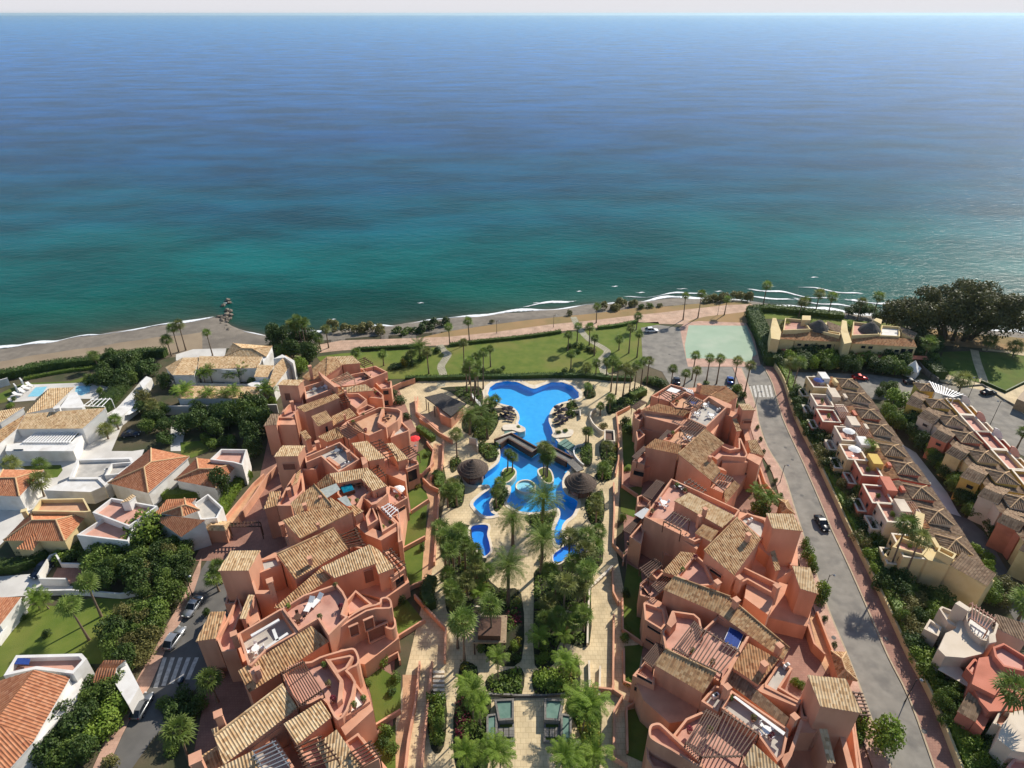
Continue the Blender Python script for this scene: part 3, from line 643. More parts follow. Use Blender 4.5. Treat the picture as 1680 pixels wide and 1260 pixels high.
def hedge(R, pts, w, h, m, label, dens=34, s=.17, z=0.0, smooth_n=4, wild=False):
    r = random.Random(int(pts[0][0] * 7 + pts[0][1])); line = P(R, spline(pts, smooth_n, False), z); mb = MB()
    if not wild: strip(mb, line, -w * .4, w * .4, h=h * .86)
    else:
        lob = []; tot = sum((b - a).length for a, b in zip(line, line[1:]))
        for a, b in zip(line, line[1:]):
            for _ in range(max(1, int((b - a).length * w / 5))):
                d = b - a; q = Vector((-d.y, d.x, 0)).normalized(); hh = h * r.uniform(.35, 1.05); k = r.uniform(.35, .6) * w * .7
                lob.append((a + d * r.random() + q * r.uniform(-.45, .45) * w + Vector((0, 0, hh * .35)), Vector((k, k, hh * .65))))
        cloud(mb, lob, int(tot * (w + h) * dens), s, r)
    for a, b in zip(line, line[1:]):
        if wild: break
        d = b - a; L = d.length; d.normalize(); q = Vector((-d.y, d.x, 0))
        for _ in range(int(L * (w + 2 * h) * dens * .5)):
            t = r.uniform(0, L); u = r.uniform(-1, 1) * (w / 2 + h)
            if abs(u) < w / 2: p = Vector((0, 0, h)) + q * u; nn = Vector((0, 0, 1))
            else: sg = 1 if u > 0 else -1; p = q * sg * w / 2 + Vector((0, 0, h - (abs(u) - w / 2))); nn = q * sg
            p = a + d * t + p + rv(r) * .16 * min(1, w)
            leaf(mb, p, (nn + rv(r) * .8).normalized(), s * r.uniform(.7, 1.3), r)
    o = mb.build('hedge', M[m]); return tag(o, label, 'hedge')
def cover(R, pts, m, n, hmax, s=.22, z=.0, name='ground_cover', holes=()):
    """uncountable low planting scattered through a bed"""
    r = random.Random(n + int(pts[0][0])); poly = P(R, pts); mb = MB()
    xs = [p.x for p in poly]; ys = [p.y for p in poly]; k = 0
    def inside(x, y):
        c = False
        for i in range(len(poly)):
            a, b = poly[i], poly[i - 1]
            if (a.y > y) != (b.y > y) and x < (b.x - a.x) * (y - a.y) / (b.y - a.y) + a.x: c = not c
        return c
    clumps = []
    while len(clumps) < max(6, n // 60) and k < n * 40:
        k += 1; x, y = r.uniform(min(xs), max(xs)), r.uniform(min(ys), max(ys))
        if inside(x, y): clumps.append((x, y, r.uniform(.5, 1.5), r.uniform(.35, 1) * hmax))
    for _ in range(n):
        x, y, rad, h = r.choice(clumps); d = rv(r)
        p = Vector((x + d.x * rad, y + d.y * rad, z + abs(d.z) * h))
        if not inside(p.x, p.y): continue
        leaf(mb, p, (Vector((d.x * .6, d.y * .6, .8)) + rv(r) * .6).normalized(), s * r.uniform(.6, 1.4), r)
    o = mb.build(name, M[m]); o['kind'] = 'stuff'; return o
def bed(R, pts, z=.02, m='bed_soil'):
    return sheet('planting_bed', P(R, spline(pts, 3)), m, z)
# ---- park lawn by the sea
palms('fan', TT, [(520, 255, 165), (440, 262, 190)], 'standing beside the promenade near the stone path', 'palms along the promenade')
palms('fan', TT, [(1195, 200, 145), (1033, 172, 105)], 'standing on the seaward edge of the promenade', 'palms on the seaward edge')
palms('fan', TT, [(1385, 160, 62), (1445, 152, 55), (1552, 140, 75)], 'standing on dry ground above the pale green court', 'palms above the court')
palms('fan', TT, [(498, 372, 250), (355, 378, 285), (605, 350, 280)], 'standing singly on the left side of the park lawn', 'palms on the left lawn')
palms('fan', TT, [(172, 345, 300), (285, 330, 300), (60, 330, 292)], 'low among shrubs at the left edge of the lawn', 'palms at the left edge of the lawn')
palms('date', TT, [(318, 320, 270)], 'in the clump left of the stone path')
palms('fan', TT, [(955, 250, 185), (1005, 262, 190), (918, 285, 220), (1025, 305, 235)], 'around the shrub bed on the right lawn', 'palms around the right lawn bed')
palms('fan', TT, [(1125, 282, 238), (1165, 295, 192), (1198, 312, 218)], 'on the lawn beside the car park', 'palms beside the car park')
palms('fan', TT, [(930, 368, 300), (1030, 395, 335), (1075, 398, 330), (990, 390, 350)], 'at the poolward edge of the right lawn', 'palms at the poolward lawn edge')
palms('fan', TT, [(1335, 435, 360), (1420, 402, 305), (1478, 415, 315), (1520, 420, 316), (1590, 425, 325), (1632, 470, 345), (1385, 440, 375), (1425, 455, 365)], 'in the row in front of the pale green court', 'palms in front of the court')
palms('fan', TT, [(528, 490, 330), (556, 470, 345), (508, 455, 362), (575, 440, 292), (545, 440, 312), (520, 420, 345), (540, 500, 375)], 'in the dense clump left of the heart shaped pool', 'palms left of the upper pool', 1.0)
palms('fan', TT, [(1092, 450, 325), (1112, 462, 345), (1140, 472, 352), (1166, 472, 368), (1186, 455, 345), (1212, 440, 330), (1238, 420, 325)], 'in the tall grove right of the heart shaped pool', 'palms right of the upper pool')
palms('fan', SS, [(880, 350, 235), (915, 342, 215), (845, 372, 292)], 'in the trio at the beach behind the pale villa', 'trio of palms by the beach', 1.15)
palms('fan', SS, [(1047, 370, 255)], 'standing alone at the beach behind the pale villa')
palms('fan', SS, [(487, 432, 368)], 'standing alone on the left hedge by the beach', sc=1.2, group=None)
palms('fan', SS, [(1490, 340, 190), (1510, 345, 215), (1470, 335, 220), (1520, 335, 205), (1450, 330, 215)], 'in the leafy clump between villa and promenade', 'palm clump by the villa', 1.25)
palms('fan', SS, [(1580, 350, 285), (1618, 332, 240)], 'beside the promenade start near the leafy clump', 'palms at the promenade start')
bushes(TT, [('dark', 590, 385, 1.3, 1.5), ('dark', 615, 375, 1.1, 1.2), ('mid', 640, 372, 1.2, 1.3), ('dark', 655, 360, 1.0, 1.1), ('mid', 570, 375, 1.2, 2)], 'in the bed on the left park lawn', 'shrubs in the left lawn bed')
bushes(TT, [('dark', 925, 275, 1.3, 1.5), ('dark', 950, 268, 1.2, 1.4), ('mid', 975, 275, 1.4, 1.6), ('dark', 1000, 285, 1.1, 1.3), ('olive', 1020, 290, 1.3, 1.5), ('mid', 960, 295, 1.0, 1.0)], 'in the stony bed on the right park lawn', 'shrubs in the right lawn bed')
bushes(TT, [('dark', 905, 375, 1.3, 1.4), ('dark', 935, 372, 1.1, 1.2), ('dark', 968, 378, 1.3, 1.4), ('mid', 1000, 376, 1.2, 1.4), ('mid', 1048, 390, 1.2, 1.2)], 'along the poolward edge of the park lawn', 'shrubs on the poolward lawn edge')
bushes(TT, [('mid', 262, 330, 1.4, 2.2), ('yellow', 255, 348, 1.3, 2.6), ('dark', 290, 345, 1.3, 1.8), ('mid', 330, 320, 1.6, 2.0), ('mid', 360, 300, 1.6, 2.0), ('dark', 390, 290, 1.4, 1.6), ('dark', 215, 355, 2.0, 1.2), ('dark', 235, 352, 1.8, 1.1)], 'in the clump left on the park lawn', 'shrubs at the left of the lawn')
for i, q in enumerate(([(60, 285), (130, 281), (250, 274), (330, 268)], [(440, 266), (560, 252), (650, 243), (760, 231), (890, 212)], [(1040, 196), (1120, 187), (1200, 170)])):
    hedge(TT, q, 1.3, 1.0, 'leaf_mid' if i else 'leaf_dark', ['low clipped hedge along the promenade, left of the stone path', 'long low clipped hedge between promenade and park lawn', 'short low hedge beside the promenade near the car park'][i], 26)
hedge(TT, [(260, 405), (420, 402), (560, 398), (700, 396), (860, 392), (1000, 394), (1080, 402), (1180, 405)], 1.6, 1.3, 'leaf_dark', 'dark hedge dividing the park lawn from the pool garden', 26)
# beach scrub
for i, (R, q, m, lab) in enumerate(((TT, [(-60, 195), (20, 198), (90, 204), (165, 212)], 'leaf_olive', 'scrub bank above the shingle at the start of the promenade'), (TT, [(290, 205), (350, 196), (430, 186)], 'leaf_dark', 'dark scrub bank between shingle and promenade'), (TT, [(215, 215), (270, 212)], 'leaf_mid', 'small green scrub mound beside the promenade start'), (TT, [(1070, 122), (1130, 105), (1190, 95)], 'leaf_olive', 'tall brown reed bank above the shingle beside the promenade'), (TT, [(1470, 88), (1530, 90), (1600, 75), (1660, 85)], 'leaf_olive', 'grey green scrub on the shore above the court'))):
    hedge(R, q, 4.5, [3.2, 3.0, 2.2, 3.6, 3.6][i], m, lab, 22, .3, -.1, wild=True)
bushes(TT, [('mid', 1215, 112, 1.6, 1.6), ('mid', 1250, 108, 1.6, 1.6), ('olive', 1290, 105, 1.4, 1.2), ('olive', 610, 170, 1.0, 1.0), ('olive', 925, 140, 1.1, 1.8)], 'on the dry seaward bank', 'shrubs on the seaward bank')
# groyne boulders
r = random.Random(5)
for i, (x, y) in enumerate([(1110, 150), (1100, 175), (1090, 190), (1120, 185), (1105, 205), (1115, 165), (1105, 225), (1125, 240), (1110, 250), (1095, 240), (1120, 100), (1128, 112), (1115, 125), (1140, 150), (1080, 180), (1130, 205), (1112, 270), (1100, 262), (1090, 215), (1135, 175), (1150, 190), (1125, 155), (1085, 200), (1115, 195), (1105, 180), (1128, 225)]):
    mb = MB(); s = r.uniform(.5, 1.2); pts = []; x += r.uniform(-16, 16)
    for la in range(4):
        for k in range(7):
            th = (la + .5) / 4 * math.pi; ph = k / 7 * 6.283
            pts.append(Vector((math.sin(th) * math.cos(ph) * s, math.sin(th) * math.sin(ph) * s, math.cos(th) * s * .7)) * r.uniform(.75, 1.15))
    c = SS(x, y, -1.5); mb.add([p + c + Vector((0, 0, .25)) for p in pts], [[a * 7 + k, (a + 1) * 7 + k, (a + 1) * 7 + (k + 1) % 7, a * 7 + (k + 1) % 7] for a in range(3) for k in range(7)] + [list(range(7)), list(reversed(range(21, 28)))])
    tag(mb.build('boulder', M['rock']), 'rough wet boulder of the short rock groyne running into the sea', 'rock', 'boulders of the groyne')
# great ficus on the right shore
def big_tree():
    r = random.Random(77); base = R1(1290, 262, 0); root = thing('ficus_tree', 'huge spreading dark evergreen tree with several trunks on the right shore', 'tree', base)
    px_l, px_r = at(1462, 530, 6), at(1668, 530, 6)
    t = MB(); hs = []
    W = (px_r - px_l).length / 2; C = (px_l + px_r) / 2
    for k in range(9):
        a = k * .7; e = base + Vector((math.cos(a) * W * .55, math.sin(a) * 6, 8 + r.uniform(-1, 2)))
        s = base + Vector((math.cos(a) * 4.5, math.sin(a) * 2, 0))
        t.tube([s, s.lerp(e, .4) + Vector((0, 0, 1)), e], [.65, .45, .2], 7)
    t.build('trunk', M['bark'], root, True)
    lob = []
    for k in range(125):
        u = r.uniform(-1, 1); v = r.uniform(-1, 1)
        z = 4.5 + 14 * math.sqrt(max(0, 1 - u * u * .9)) * r.uniform(.0, 1)
        lob.append((Vector((C.x + u * W * .9, C.y + v * 8, z)), Vector((r.uniform(2.6, 4.2), r.uniform(2.4, 3.8), r.uniform(2.0, 3.2)))))
    c = MB(); cloud(c, lob, 44000, .38, r); c.build('crown', M['leaf_brown'], root)
big_tree()
# ================================================================= BUILDINGS: how a block is put together
def plane3(a, b, c):
    n = (b - a).cross(c - a).normalized()
    return (a, n if n.z > 0 else -n)
def on_plane(R, x, y, pl):
    d = ray(*R.px(x, y)); return CAM + d * ((pl[0] - CAM).dot(pl[1]) / d.dot(pl[1]))
def tiles(poly, pl, period=.40, amp=.085, lift=.06):
    """rolled clay tiles over a convex polygon: real ribs running down the slope"""
    n = pl[1]; dn = Vector((0, 0, -1)); v = dn - n * dn.dot(n)
    v = v.normalized() if v.length > .02 else Vector((0, -1, 0)); u = v.cross(n).normalized(); o = pl[0]
    Q = [((p - o).dot(u), (p - o).dot(v)) for p in poly]
    u0, u1 = min(q[0] for q in Q), max(q[0] for q in Q)
    vs, fs, uvs = [], [], []
    k = math.floor(u0 / period) * period; us = [u0]
    st = [0, .16, .34, .5, .66, .84]
    while k < u1:
        us += [k + s * period for s in st if u0 < k + s * period < u1]; k += period
    us.append(u1)
    for x in us:
        ys = []
        for i in range(len(Q)):
            a, b = Q[i], Q[(i + 1) % len(Q)]
            if (a[0] <= x <= b[0] or b[0] <= x <= a[0]) and abs(a[0] - b[0]) > 1e-6: ys.append(a[1] + (b[1] - a[1]) * (x - a[0]) / (b[0] - a[0]))
        if not ys: ys = [Q[0][1]]
        t = (x / period) % 1; h = lift + amp * max(0, math.sin(math.pi * min(1, t / .68))) * (1 if t < .68 else 0)
        for y in (min(ys), max(ys)): vs.append(o + u * x + v * y + n * h); uvs.append((x / period, y / .5))
    for i in range(len(us) - 1): fs.append([2 * i, 2 * i + 1, 2 * i + 3, 2 * i + 2])
    return vs, fs, uvs
def roof_obj(name, poly, pl, m, parent, ridge=(), thick=.16, fascia=None, period=.40):
    mb = MB(); vs, fs, uvs = tiles(poly, pl, period); 
    a, b, c = (vs[i] for i in fs[0][:3])
    if (b - a).cross(c - a).z < 0: fs = [list(reversed(f)) for f in fs]
    mb.add(vs, fs); nt_ = len(fs)
    low = [p - Vector((0, 0, thick)) for p in poly]
    mb.prism([p + pl[1] * .02 for p in poly], low, cap=True, mi=1, bottom=True)
    for i, j in ridge:
        mb.tube([poly[i] + pl[1] * .14, poly[j] + pl[1] * .14], .16, 6, mi=0)
    o = mb.build(name, [M[m], M[fascia or 'terracotta']], parent)
    ul = o.data.uv_layers.new(name='UVMap')
    for p in o.data.polygons[:nt_]:
        for li in p.loop_indices: ul.data[li].uv = uvs[o.data.loops[li].vertex_index]
    for p in o.data.polygons[nt_:]:
        for li in p.loop_indices:
            co_ = o.data.vertices[o.data.loops[li].vertex_index].co; ul.data[li].uv = (co_.x * .9, co_.y * 1.3)
    return o
class Block:
    def __init__(s, name, label, cat, R, foot, wall='terracotta', group=None, z0=-.2):
        s.R = R; s.root = thing(name, label, cat, R(*foot), group); s.W = MB(); s.wall = wall; s.z0 = z0; s.k = 0; s.lastpl = None; s.floors = {}
    def zz(s, z): s.k += 1; return z + .013 * ((s.k * 7) % 11 - 5) / 5
    def vol(s, pts, z, z0=None, R=None):
        z = s.zz(z); s.W.ext(P(R or s.R, pts, z), s.z0 if z0 is None else z0)
    def terrace(s, pts, z, ph=1.0, t=.3, fm='terracotta_floor', z0=None, R=None, smooth=0):
        z = s.zz(z)
        if smooth: pts = spline(pts, smooth)
        o = P(R or s.R, pts, z)
        if area2(o) < 0: o.reverse()
        i_ = offset(o, t); n = len(o); z0 = s.z0 if z0 is None else z0
        q = lambda L, zz: [Vector((p[0], p[1], zz)) for p in L]
        idx = [[i, (i + 1) % n, n + (i + 1) % n, n + i] for i in range(n)]
        s.W.add(q(o, z0) + q(o, z), idx); s.W.add(q(o, z) + q(i_, z), idx); s.W.add(q(i_, z) + q(i_, z - ph), idx)
        mb = MB(); mb.sheet(q(offset(o, t * .6), z - ph)); s.floors.setdefault(fm, []).append(mb)
    def roof(s, pts, zs=None, m='tile_tan', ridge=(), wall=True, R=None, pl=None, z0=None, name='roof', thick=.16, period=.40):
        R = R or s.R
        if pl is None:
            j = s.zz(0); pl = plane3(*[R(x, y, z + j) for (x, y), z in zip(pts[:3], zs)])
        poly = [on_plane(R, x, y, pl) for x, y in pts]
        cx = sum(p.x for p in poly) / len(poly); cy = sum(p.y for p in poly) / len(poly)
        order = sorted(range(len(poly)), key=lambda i: math.atan2(poly[i].y - cy, poly[i].x - cx))
        ridge = [(order.index(a), order.index(b)) for a, b in ridge]; poly = [poly[i] for i in order]
        o = roof_obj(name, poly, pl, m, s.root, ridge, thick, s.wall, period); s.lastpl = pl
        if wall:
            top = [p - Vector((0, 0, thick + .02)) for p in offset(poly, .14)]
            # keep the inset outline on the slope
            top = [Vector((p.x, p.y, (pl[0].z - ((p.x - pl[0].x) * pl[1].x + (p.y - pl[0].y) * pl[1].y) / pl[1].z) - thick - .02)) for p in top]
            s.W.prism(top, [Vector((p.x, p.y, s.z0 if z0 is None else z0)) for p in top])
        return pl
    def pergola(s, q, z, n=9, post=2.6, m='dark_wood', R=None, posts=(0, 1, 2, 3), w=.14):
        """q: beam line q0-q3 and beam line q1-q2; rafters run across them"""
        R = R or s.R; a, b, c, d = P(R, q, z); mb = MB(); up = Vector((0, 0, .14)); n = max(5, int(n * .66 + .5))
        mb.bar(a, d, .16, .2); mb.bar(b, c, .16, .2)
        for i in range(n):
            t = (i + .5) / n; p, r_ = a.lerp(d, t), b.lerp(c, t); e = (r_ - p).normalized() * .35
            mb.bar(p - e + up, r_ + e + up, w, .16)
        o = mb.build('pergola', M[m], s.root)
        for i in posts: pb = MB(); p = (a, b, c, d)[i]; pb.bar(p, p - Vector((0, 0, post)), .14, .14); pb.build('post', M[m], o)
        return o
    def hip(s, cor, rid, ze, zr, m='tile_orange', R=None, wall=True):
        """hipped roof: four eave corners, two ridge ends (first nearer corners 0 and 3)"""
        R = R or s.R; c = P(R, cor, ze); r = P(R, rid, zr); rd = r[1] - r[0]; rd.z = 0
        sp = lambda i, j, k, l: abs(((c[i] + c[j]) - (c[k] + c[l])).dot(rd))
        if sp(0, 1, 2, 3) > sp(3, 0, 1, 2): c = c[1:] + c[:1]
        if ((c[1] + c[2]) - (c[3] + c[0])).dot(rd) < 0: r.reverse()
        for idx in ((c[0], c[1], r[1], r[0]), (c[1], c[2], r[1]), (c[2], c[3], r[0], r[1]), (c[3], c[0], r[0])):
            poly = list(idx); pl = plane3(poly[0], poly[1], poly[2]); parts = [poly]
            if len(poly) == 4 and abs((poly[3] - pl[0]).dot(pl[1])) > .04: parts = [poly[:3], [poly[0], poly[2], poly[3]]]
            for poly in parts:
                pl = plane3(*poly[:3])
                if area2(poly) < 0: poly.reverse()
                roof_obj('roof', poly, pl, m, s.root, [], .14, s.wall)
        mb = MB()
        for a, b in ((r[0], r[1]), (c[0], r[0]), (c[3], r[0]), (c[1], r[1]), (c[2], r[1])): mb.tube([a + Vector((0, 0, .14)), b + Vector((0, 0, .14))], .15, 6)
        mb.build('ridge_tiles', M['ridge_tile'], s.root)
        if wall:
            t = [Vector((p.x, p.y, ze - .16)) for p in offset(c, .35)]; s.W.prism(t, [Vector((p.x, p.y, s.z0)) for p in t])
    def chimney(s, x, y, z, h=2.2, w=.75, rz=.5, R=None):
        w *= .78; p = (R or s.R)(x, y, z); c = MB(); c.box(p - Vector((0, 0, h)), (w, w, h - .35), rz)
        o = c.build('chimney', M[s.wall], s.root); k = MB(); k.box(p - Vector((0, 0, .36)), (w * .7, w * .7, .2), rz); k.box(p - Vector((0, 0, .17)), (w * 1.25, w * 1.25, .17), rz)
        k.build('chimney_cap', M[s.wall], o); return o
    def window(s, A, B, quads, m='glass', frame=.09, depth=.14, R=None, inside=None, name='window'):
        """A, B: (x, y, z) two traced points of the wall's top edge; quads: pairs of opposite corners of each opening as seen"""
        R = R or s.R; a, b = R(*A), R(*B); d = (b - a); d.z = 0; d.normalize(); nrm = Vector((d.y, -d.x, 0))
        if nrm.dot(Vector((CAM.x, CAM.y, 0)) - a) < 0: nrm = -nrm
        for x0, y0, x1, y1 in quads:
            p, q = hit(*R.px(x0, y0), a, b), hit(*R.px(x1, y1), a, b)
            s0, s1 = sorted(((p - a).dot(d), (q - a).dot(d))); z0, z1 = sorted((p.z, q.z))
            z0 = max(z0, .3); z1 = max(z1, z0 + .6)
            s.opening(a, d, nrm, s0, s1, z0, z1, m, frame, depth, name)
    def opening(s, a, d, nrm, s0, s1, z0, z1, m='glass', frame=.09, depth=.14, name='window'):
        pt = lambda u, z, o: Vector((a.x, a.y, 0)) + d * u + Vector((0, 0, z)) + nrm * o
        g = MB(); g.add([pt(s0, z0, .03), pt(s1, z0, .03), pt(s1, z1, .03), pt(s0, z1, .03)], [[0, 1, 2, 3]])
        o = g.build(name, M[m], s.root); f = MB(); k = frame
        for (u0, u1, w0, w1) in ((s0 - k, s0, z0 - k, z1 + k), (s1, s1 + k, z0 - k, z1 + k), (s0, s1, z1, z1 + k), (s0, s1, z0 - k, z0)):
            c = [pt(u, z, oo) for oo in (-.05, depth) for u, z in ((u0, w0), (u1, w0), (u1, w1), (u0, w1))]
            f.add(c, [[0, 1, 2, 3], [4, 5, 6, 7], [0, 1, 5, 4], [1, 2, 6, 5], [2, 3, 7, 6], [3, 0, 4, 7]])
        f.build('frame', M[s.wall], o)
        return o
    def done(s):
        s.W.build('wall', M[s.wall], s.root)
        for m, l in s.floors.items():
            for mb in l: mb.build('terrace_floor', M[m], s.root)
        return s.root
# ================================================================= THE LEFT ROW OF TERRACOTTA APARTMENTS (seaward end first)
GA = 'terraced terracotta apartment buildings around the pool garden'
def left_row():
    R = LA_
    # -- 1: seaward
    B = Block('apartment_building', 'terracotta apartment building at the seaward end of the left row, beside the park lawn', 'building', R, (800, 520), group=GA)
    B.vol([(400, 640), (500, 420), (760, 240), (1040, 200), (1290, 330), (1200, 480), (1160, 600), (900, 720), (560, 720)], 4.2)
    B.roof([(770, 92), (1030, 157), (850, 172), (950, 84)], (10.6, 9.7, 9.9), 'tile_pale')
    B.roof([(700, 92), (690, 287), (850, 172), (770, 92), (700, 92), (610, 230)][0:1] + [(690, 287), (850, 172), (770, 92)], (10.6, 9.2, 10.1), 'tile_tan')
    B.roof([(700, 90), (530, 335), (690, 287), (455, 292)], (10.5, 8.2, 9.1), 'tile_tan')
    B.terrace([(720, 318), (880, 275), (1070, 238), (1152, 300), (980, 368), (800, 388)], 8.2, 1.0, fm='terracotta_floor')
    B.pergola([(745, 320), (890, 245), (970, 318), (835, 372)], 10.2, 9, 2.6, 'pale_wood')
    B.terrace([(470, 385), (690, 318), (805, 385), (490, 512)], 9.4, 1.3, fm='grey_floor')
    B.vol([(610, 232), (690, 287), (800, 385), (775, 392), (660, 300)], 10.4)
    B.roof([(840, 398), (1165, 425), (885, 448), (1075, 364)], (8.3, 7.7, 7.7), 'tile_pale')
    B.roof([(395, 590), (825, 497), (480, 640), (790, 455)], (9.6, 8.9, 8.9), 'tile_tan')
    B.roof([(735, 440), (800, 400), (870, 440), (800, 478)], (8.6, 8.6, 8.2), 'tile_tan', wall=False)
    B.pergola([(800, 470), (865, 445), (925, 545), (850, 560)], 7.8, 7, 2)
    B.roof([(210, 372), (475, 320), (415, 378), (270, 319)], (12.1, 12.35, 12.1), 'tile_pale')
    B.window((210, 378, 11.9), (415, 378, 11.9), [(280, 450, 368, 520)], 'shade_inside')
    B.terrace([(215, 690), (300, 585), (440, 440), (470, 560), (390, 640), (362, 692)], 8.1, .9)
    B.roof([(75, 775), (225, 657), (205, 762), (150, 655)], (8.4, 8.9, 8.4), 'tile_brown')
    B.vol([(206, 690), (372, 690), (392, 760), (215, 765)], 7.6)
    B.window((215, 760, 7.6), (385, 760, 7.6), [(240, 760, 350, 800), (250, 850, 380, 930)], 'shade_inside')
    B.chimney(528, 180, 12.5, 4, .9); B.chimney(350, 530, 10.2, 2.6, .9); B.chimney(878, 425, 9.3, 1.4, .6)
    B.terrace([(1030, 213), (1175, 180), (1295, 240), (1152, 300), (1075, 240)], 7.2, .9)
    B.pergola([(985, 130), (1060, 100), (1150, 165), (1070, 195)], 9, 8, 2.2)
    B.terrace([(1150, 325), (1205, 272), (1335, 332), (1330, 400), (1235, 410)], 5.4, .9)
    B.terrace([(1090, 425), (1165, 392), (1255, 468), (1245, 505), (1110, 490)], 6.2, .8)
    B.window((1235, 410, 5.4), (1330, 400, 5.4), [(1250, 425, 1308, 460), (1248, 525, 1308, 565)], 'glass')
    B.terrace([(870, 452), (1010, 450), (1092, 512), (990, 602), (930, 560)], 7.7, 1.0)
    B.terrace([(930, 565), (1000, 612), (1100, 560), (1172, 590), (1015, 665)], 6.9, .9)
    B.roof([(745, 680), (990, 672), (760, 772), (920, 598)], (8.0, 7.3, 7.3), 'tile_tan')
    B.roof([(545, 680), (755, 716), (612, 782), (690, 624)], (9.9, 9.2, 9.2), 'tile_tan')
    B.window((612, 785, 9.0), (755, 720, 9.0), [(678, 780, 712, 825)], 'glass')
    B.roof([(608, 880), (865, 885), (700, 932), (810, 782)], (7.6, 6.9, 6.9), 'tile_tan')
    B.roof([(430, 838), (545, 892), (488, 922), (490, 814)], (8.3, 7.9, 7.9), 'tile_tan')
    B.chimney(870, 660, 8.9, 1.5, .5); B.done()
    # -- 2
    B = Block('apartment_building', 'terracotta apartment building with broad sand coloured sun terrace, above the red parasol', 'building', R, (1150, 800), group=GA)
    B.terrace([(890, 728), (1060, 655), (1215, 587), (1300, 590), (1400, 602), (1434, 628), (1424, 680), (1392, 722), (1300, 785), (1110, 868), (1050, 842), (950, 790)], 8.6, 1.0, fm='sand_floor')
    B.vol([(870, 880), (920, 905), (1050, 842), (960, 780), (890, 728), (820, 790)], 7.1)
    B.pergola([(790, 795), (960, 735), (1062, 832), (905, 897)], 9.6, 13, 2.4)
    B.terrace([(1322, 888), (1395, 724), (1422, 716), (1512, 802), (1500, 822)], 6.6, .8, fm='grey_floor')
    B.vol([(1225, 640), (1238, 602), (1262, 600), (1215, 720), (1290, 770), (1280, 790), (1195, 735)], 9.1, 6)
    B.window((1322, 888, 6.6), (1510, 815, 6.6), [(1422, 885, 1488, 955)], 'glass')
    B.vol([(600, 960), (700, 935), (880, 890), (900, 930), (480, 1085), (480, 1000)], 4.6)
    B.chimney(600, 925, 9.5, 3.4, 1.0)
    B.done()
    # -- 3
    R = LB_
    B = Block('apartment_building', 'terracotta apartment building with whitewashed roof court and square stair tower, second tower from the sea', 'building', R, (1000, 330), group=GA)
    B.vol([(220, 330), (480, 200), (920, 50), (1200, 60), (1480, 260), (1420, 420), (1100, 330), (800, 340), (560, 420), (470, 560), (340, 640)], 4.0)
    B.roof([(175, 178), (487, 68), (412, 172), (262, 68)], (12.0, 12.3, 12.0), 'tile_pale')
    B.window((175, 180, 11.9), (412, 175, 11.9), [(262, 245, 395, 300)], 'shade_inside')
    B.terrace([(480, 178), (825, 28), (1022, 200), (812, 328), (640, 172), (490, 235)], 10.0, 1.1, fm='grey_floor')
    B.vol([(690, 188), (720, 175), (830, 255), (800, 268)], 9.9, 8.7)
    B.chimney(905, 118, 11.4, 2.4, .9)
    B.roof([(940, 45), (1272, 190), (1105, 222), (1095, 22)], (10.7, 9.9, 9.9), 'tile_pale')
    B.vol([(1030, 180), (1075, 178), (1100, 225), (1050, 260)], 10.3)
    B.terrace([(438, 300), (590, 300), (660, 175), (640, 172), (600, 200), (470, 240)], 8.3, .9)
    B.pergola([(1130, 30), (1210, 5), (1390, 172), (1300, 200)], 9.3, 11, 2.2)
    B.roof([(1285, 48), (1502, 197), (1392, 228), (1345, 42)], (8.0, 7.4, 7.4), 'tile_pale')
    B.pergola([(1420, 105), (1500, 70), (1610, 165), (1520, 215)], 7.0, 9, 2.0)
    B.terrace([(1470, 285), (1495, 195), (1590, 212), (1603, 250), (1482, 302)], 5.9, .8, fm='grey_floor')
    B.vol([(1105, 235), (1270, 240), (1470, 290), (1480, 305), (1470, 420), (1250, 330)], 5.0)
    B.window((1482, 305, 5.9), (1603, 252, 5.9), [(1490, 325, 1588, 388)], 'glass')
    B.terrace([(205, 657), (300, 470), (430, 262), (455, 300), (470, 505), (365, 620), (342, 657)], 8.2, .9)
    B.roof([(352, 470), (440, 300), (408, 425), (402, 330)], (9.6, 10, 9.3), 'tile_tan')
    B.chimney(318, 490, 9.8, 2, .9)
    B.roof([(75, 695), (245, 515), (207, 660), (140, 522)], (7.9, 8.4, 7.9), 'tile_tan')
    B.pergola([(1130, 300), (1190, 265), (1275, 370), (1215, 400)], 8.3, 8, 2, posts=(1, 2))
    B.done()
    # -- 4
    B = Block('apartment_building', 'terracotta apartment building with blue spa tub and grey sheet canopy on its roof terrace', 'building', R, (950, 700), group=GA)
    B.vol([(240, 820), (360, 620), (700, 340), (1100, 290), (1300, 470), (1490, 590), (1430, 1010), (1100, 1100), (640, 1000), (330, 1060)], 3.8)
    pl = B.roof([(262, 805), (955, 713), (435, 985), (475, 718), (745, 680)], (11.6, 10.3, 10.3), 'tile_tan', ridge=[(1, 2)])
    B.roof([(725, 575), (955, 713), (745, 680)], pl=pl, m='tile_tan')
    B.roof([(340, 635), (762, 668), (400, 762), (572, 448)], (11.0, 10.9, 10.2), 'tile_tan', ridge=[(1, 3)])
    B.roof([(595, 440), (800, 440), (632, 497), (705, 345)], (11.0, 9.8, 9.8), 'tile_tan')
    B.roof([(720, 345), (1040, 395), (800, 440), (1095, 284)], (10.2, 9.4, 9.4), 'tile_pale')
    B.roof([(1095, 284), (1290, 465), (1147, 515), (1038, 395)], (10.1, 9.2, 9.2), 'tile_pale')
    B.terrace([(800, 470), (1037, 393), (1145, 502), (1050, 572), (985, 690), (905, 665), (800, 540)], 8.6, .9)
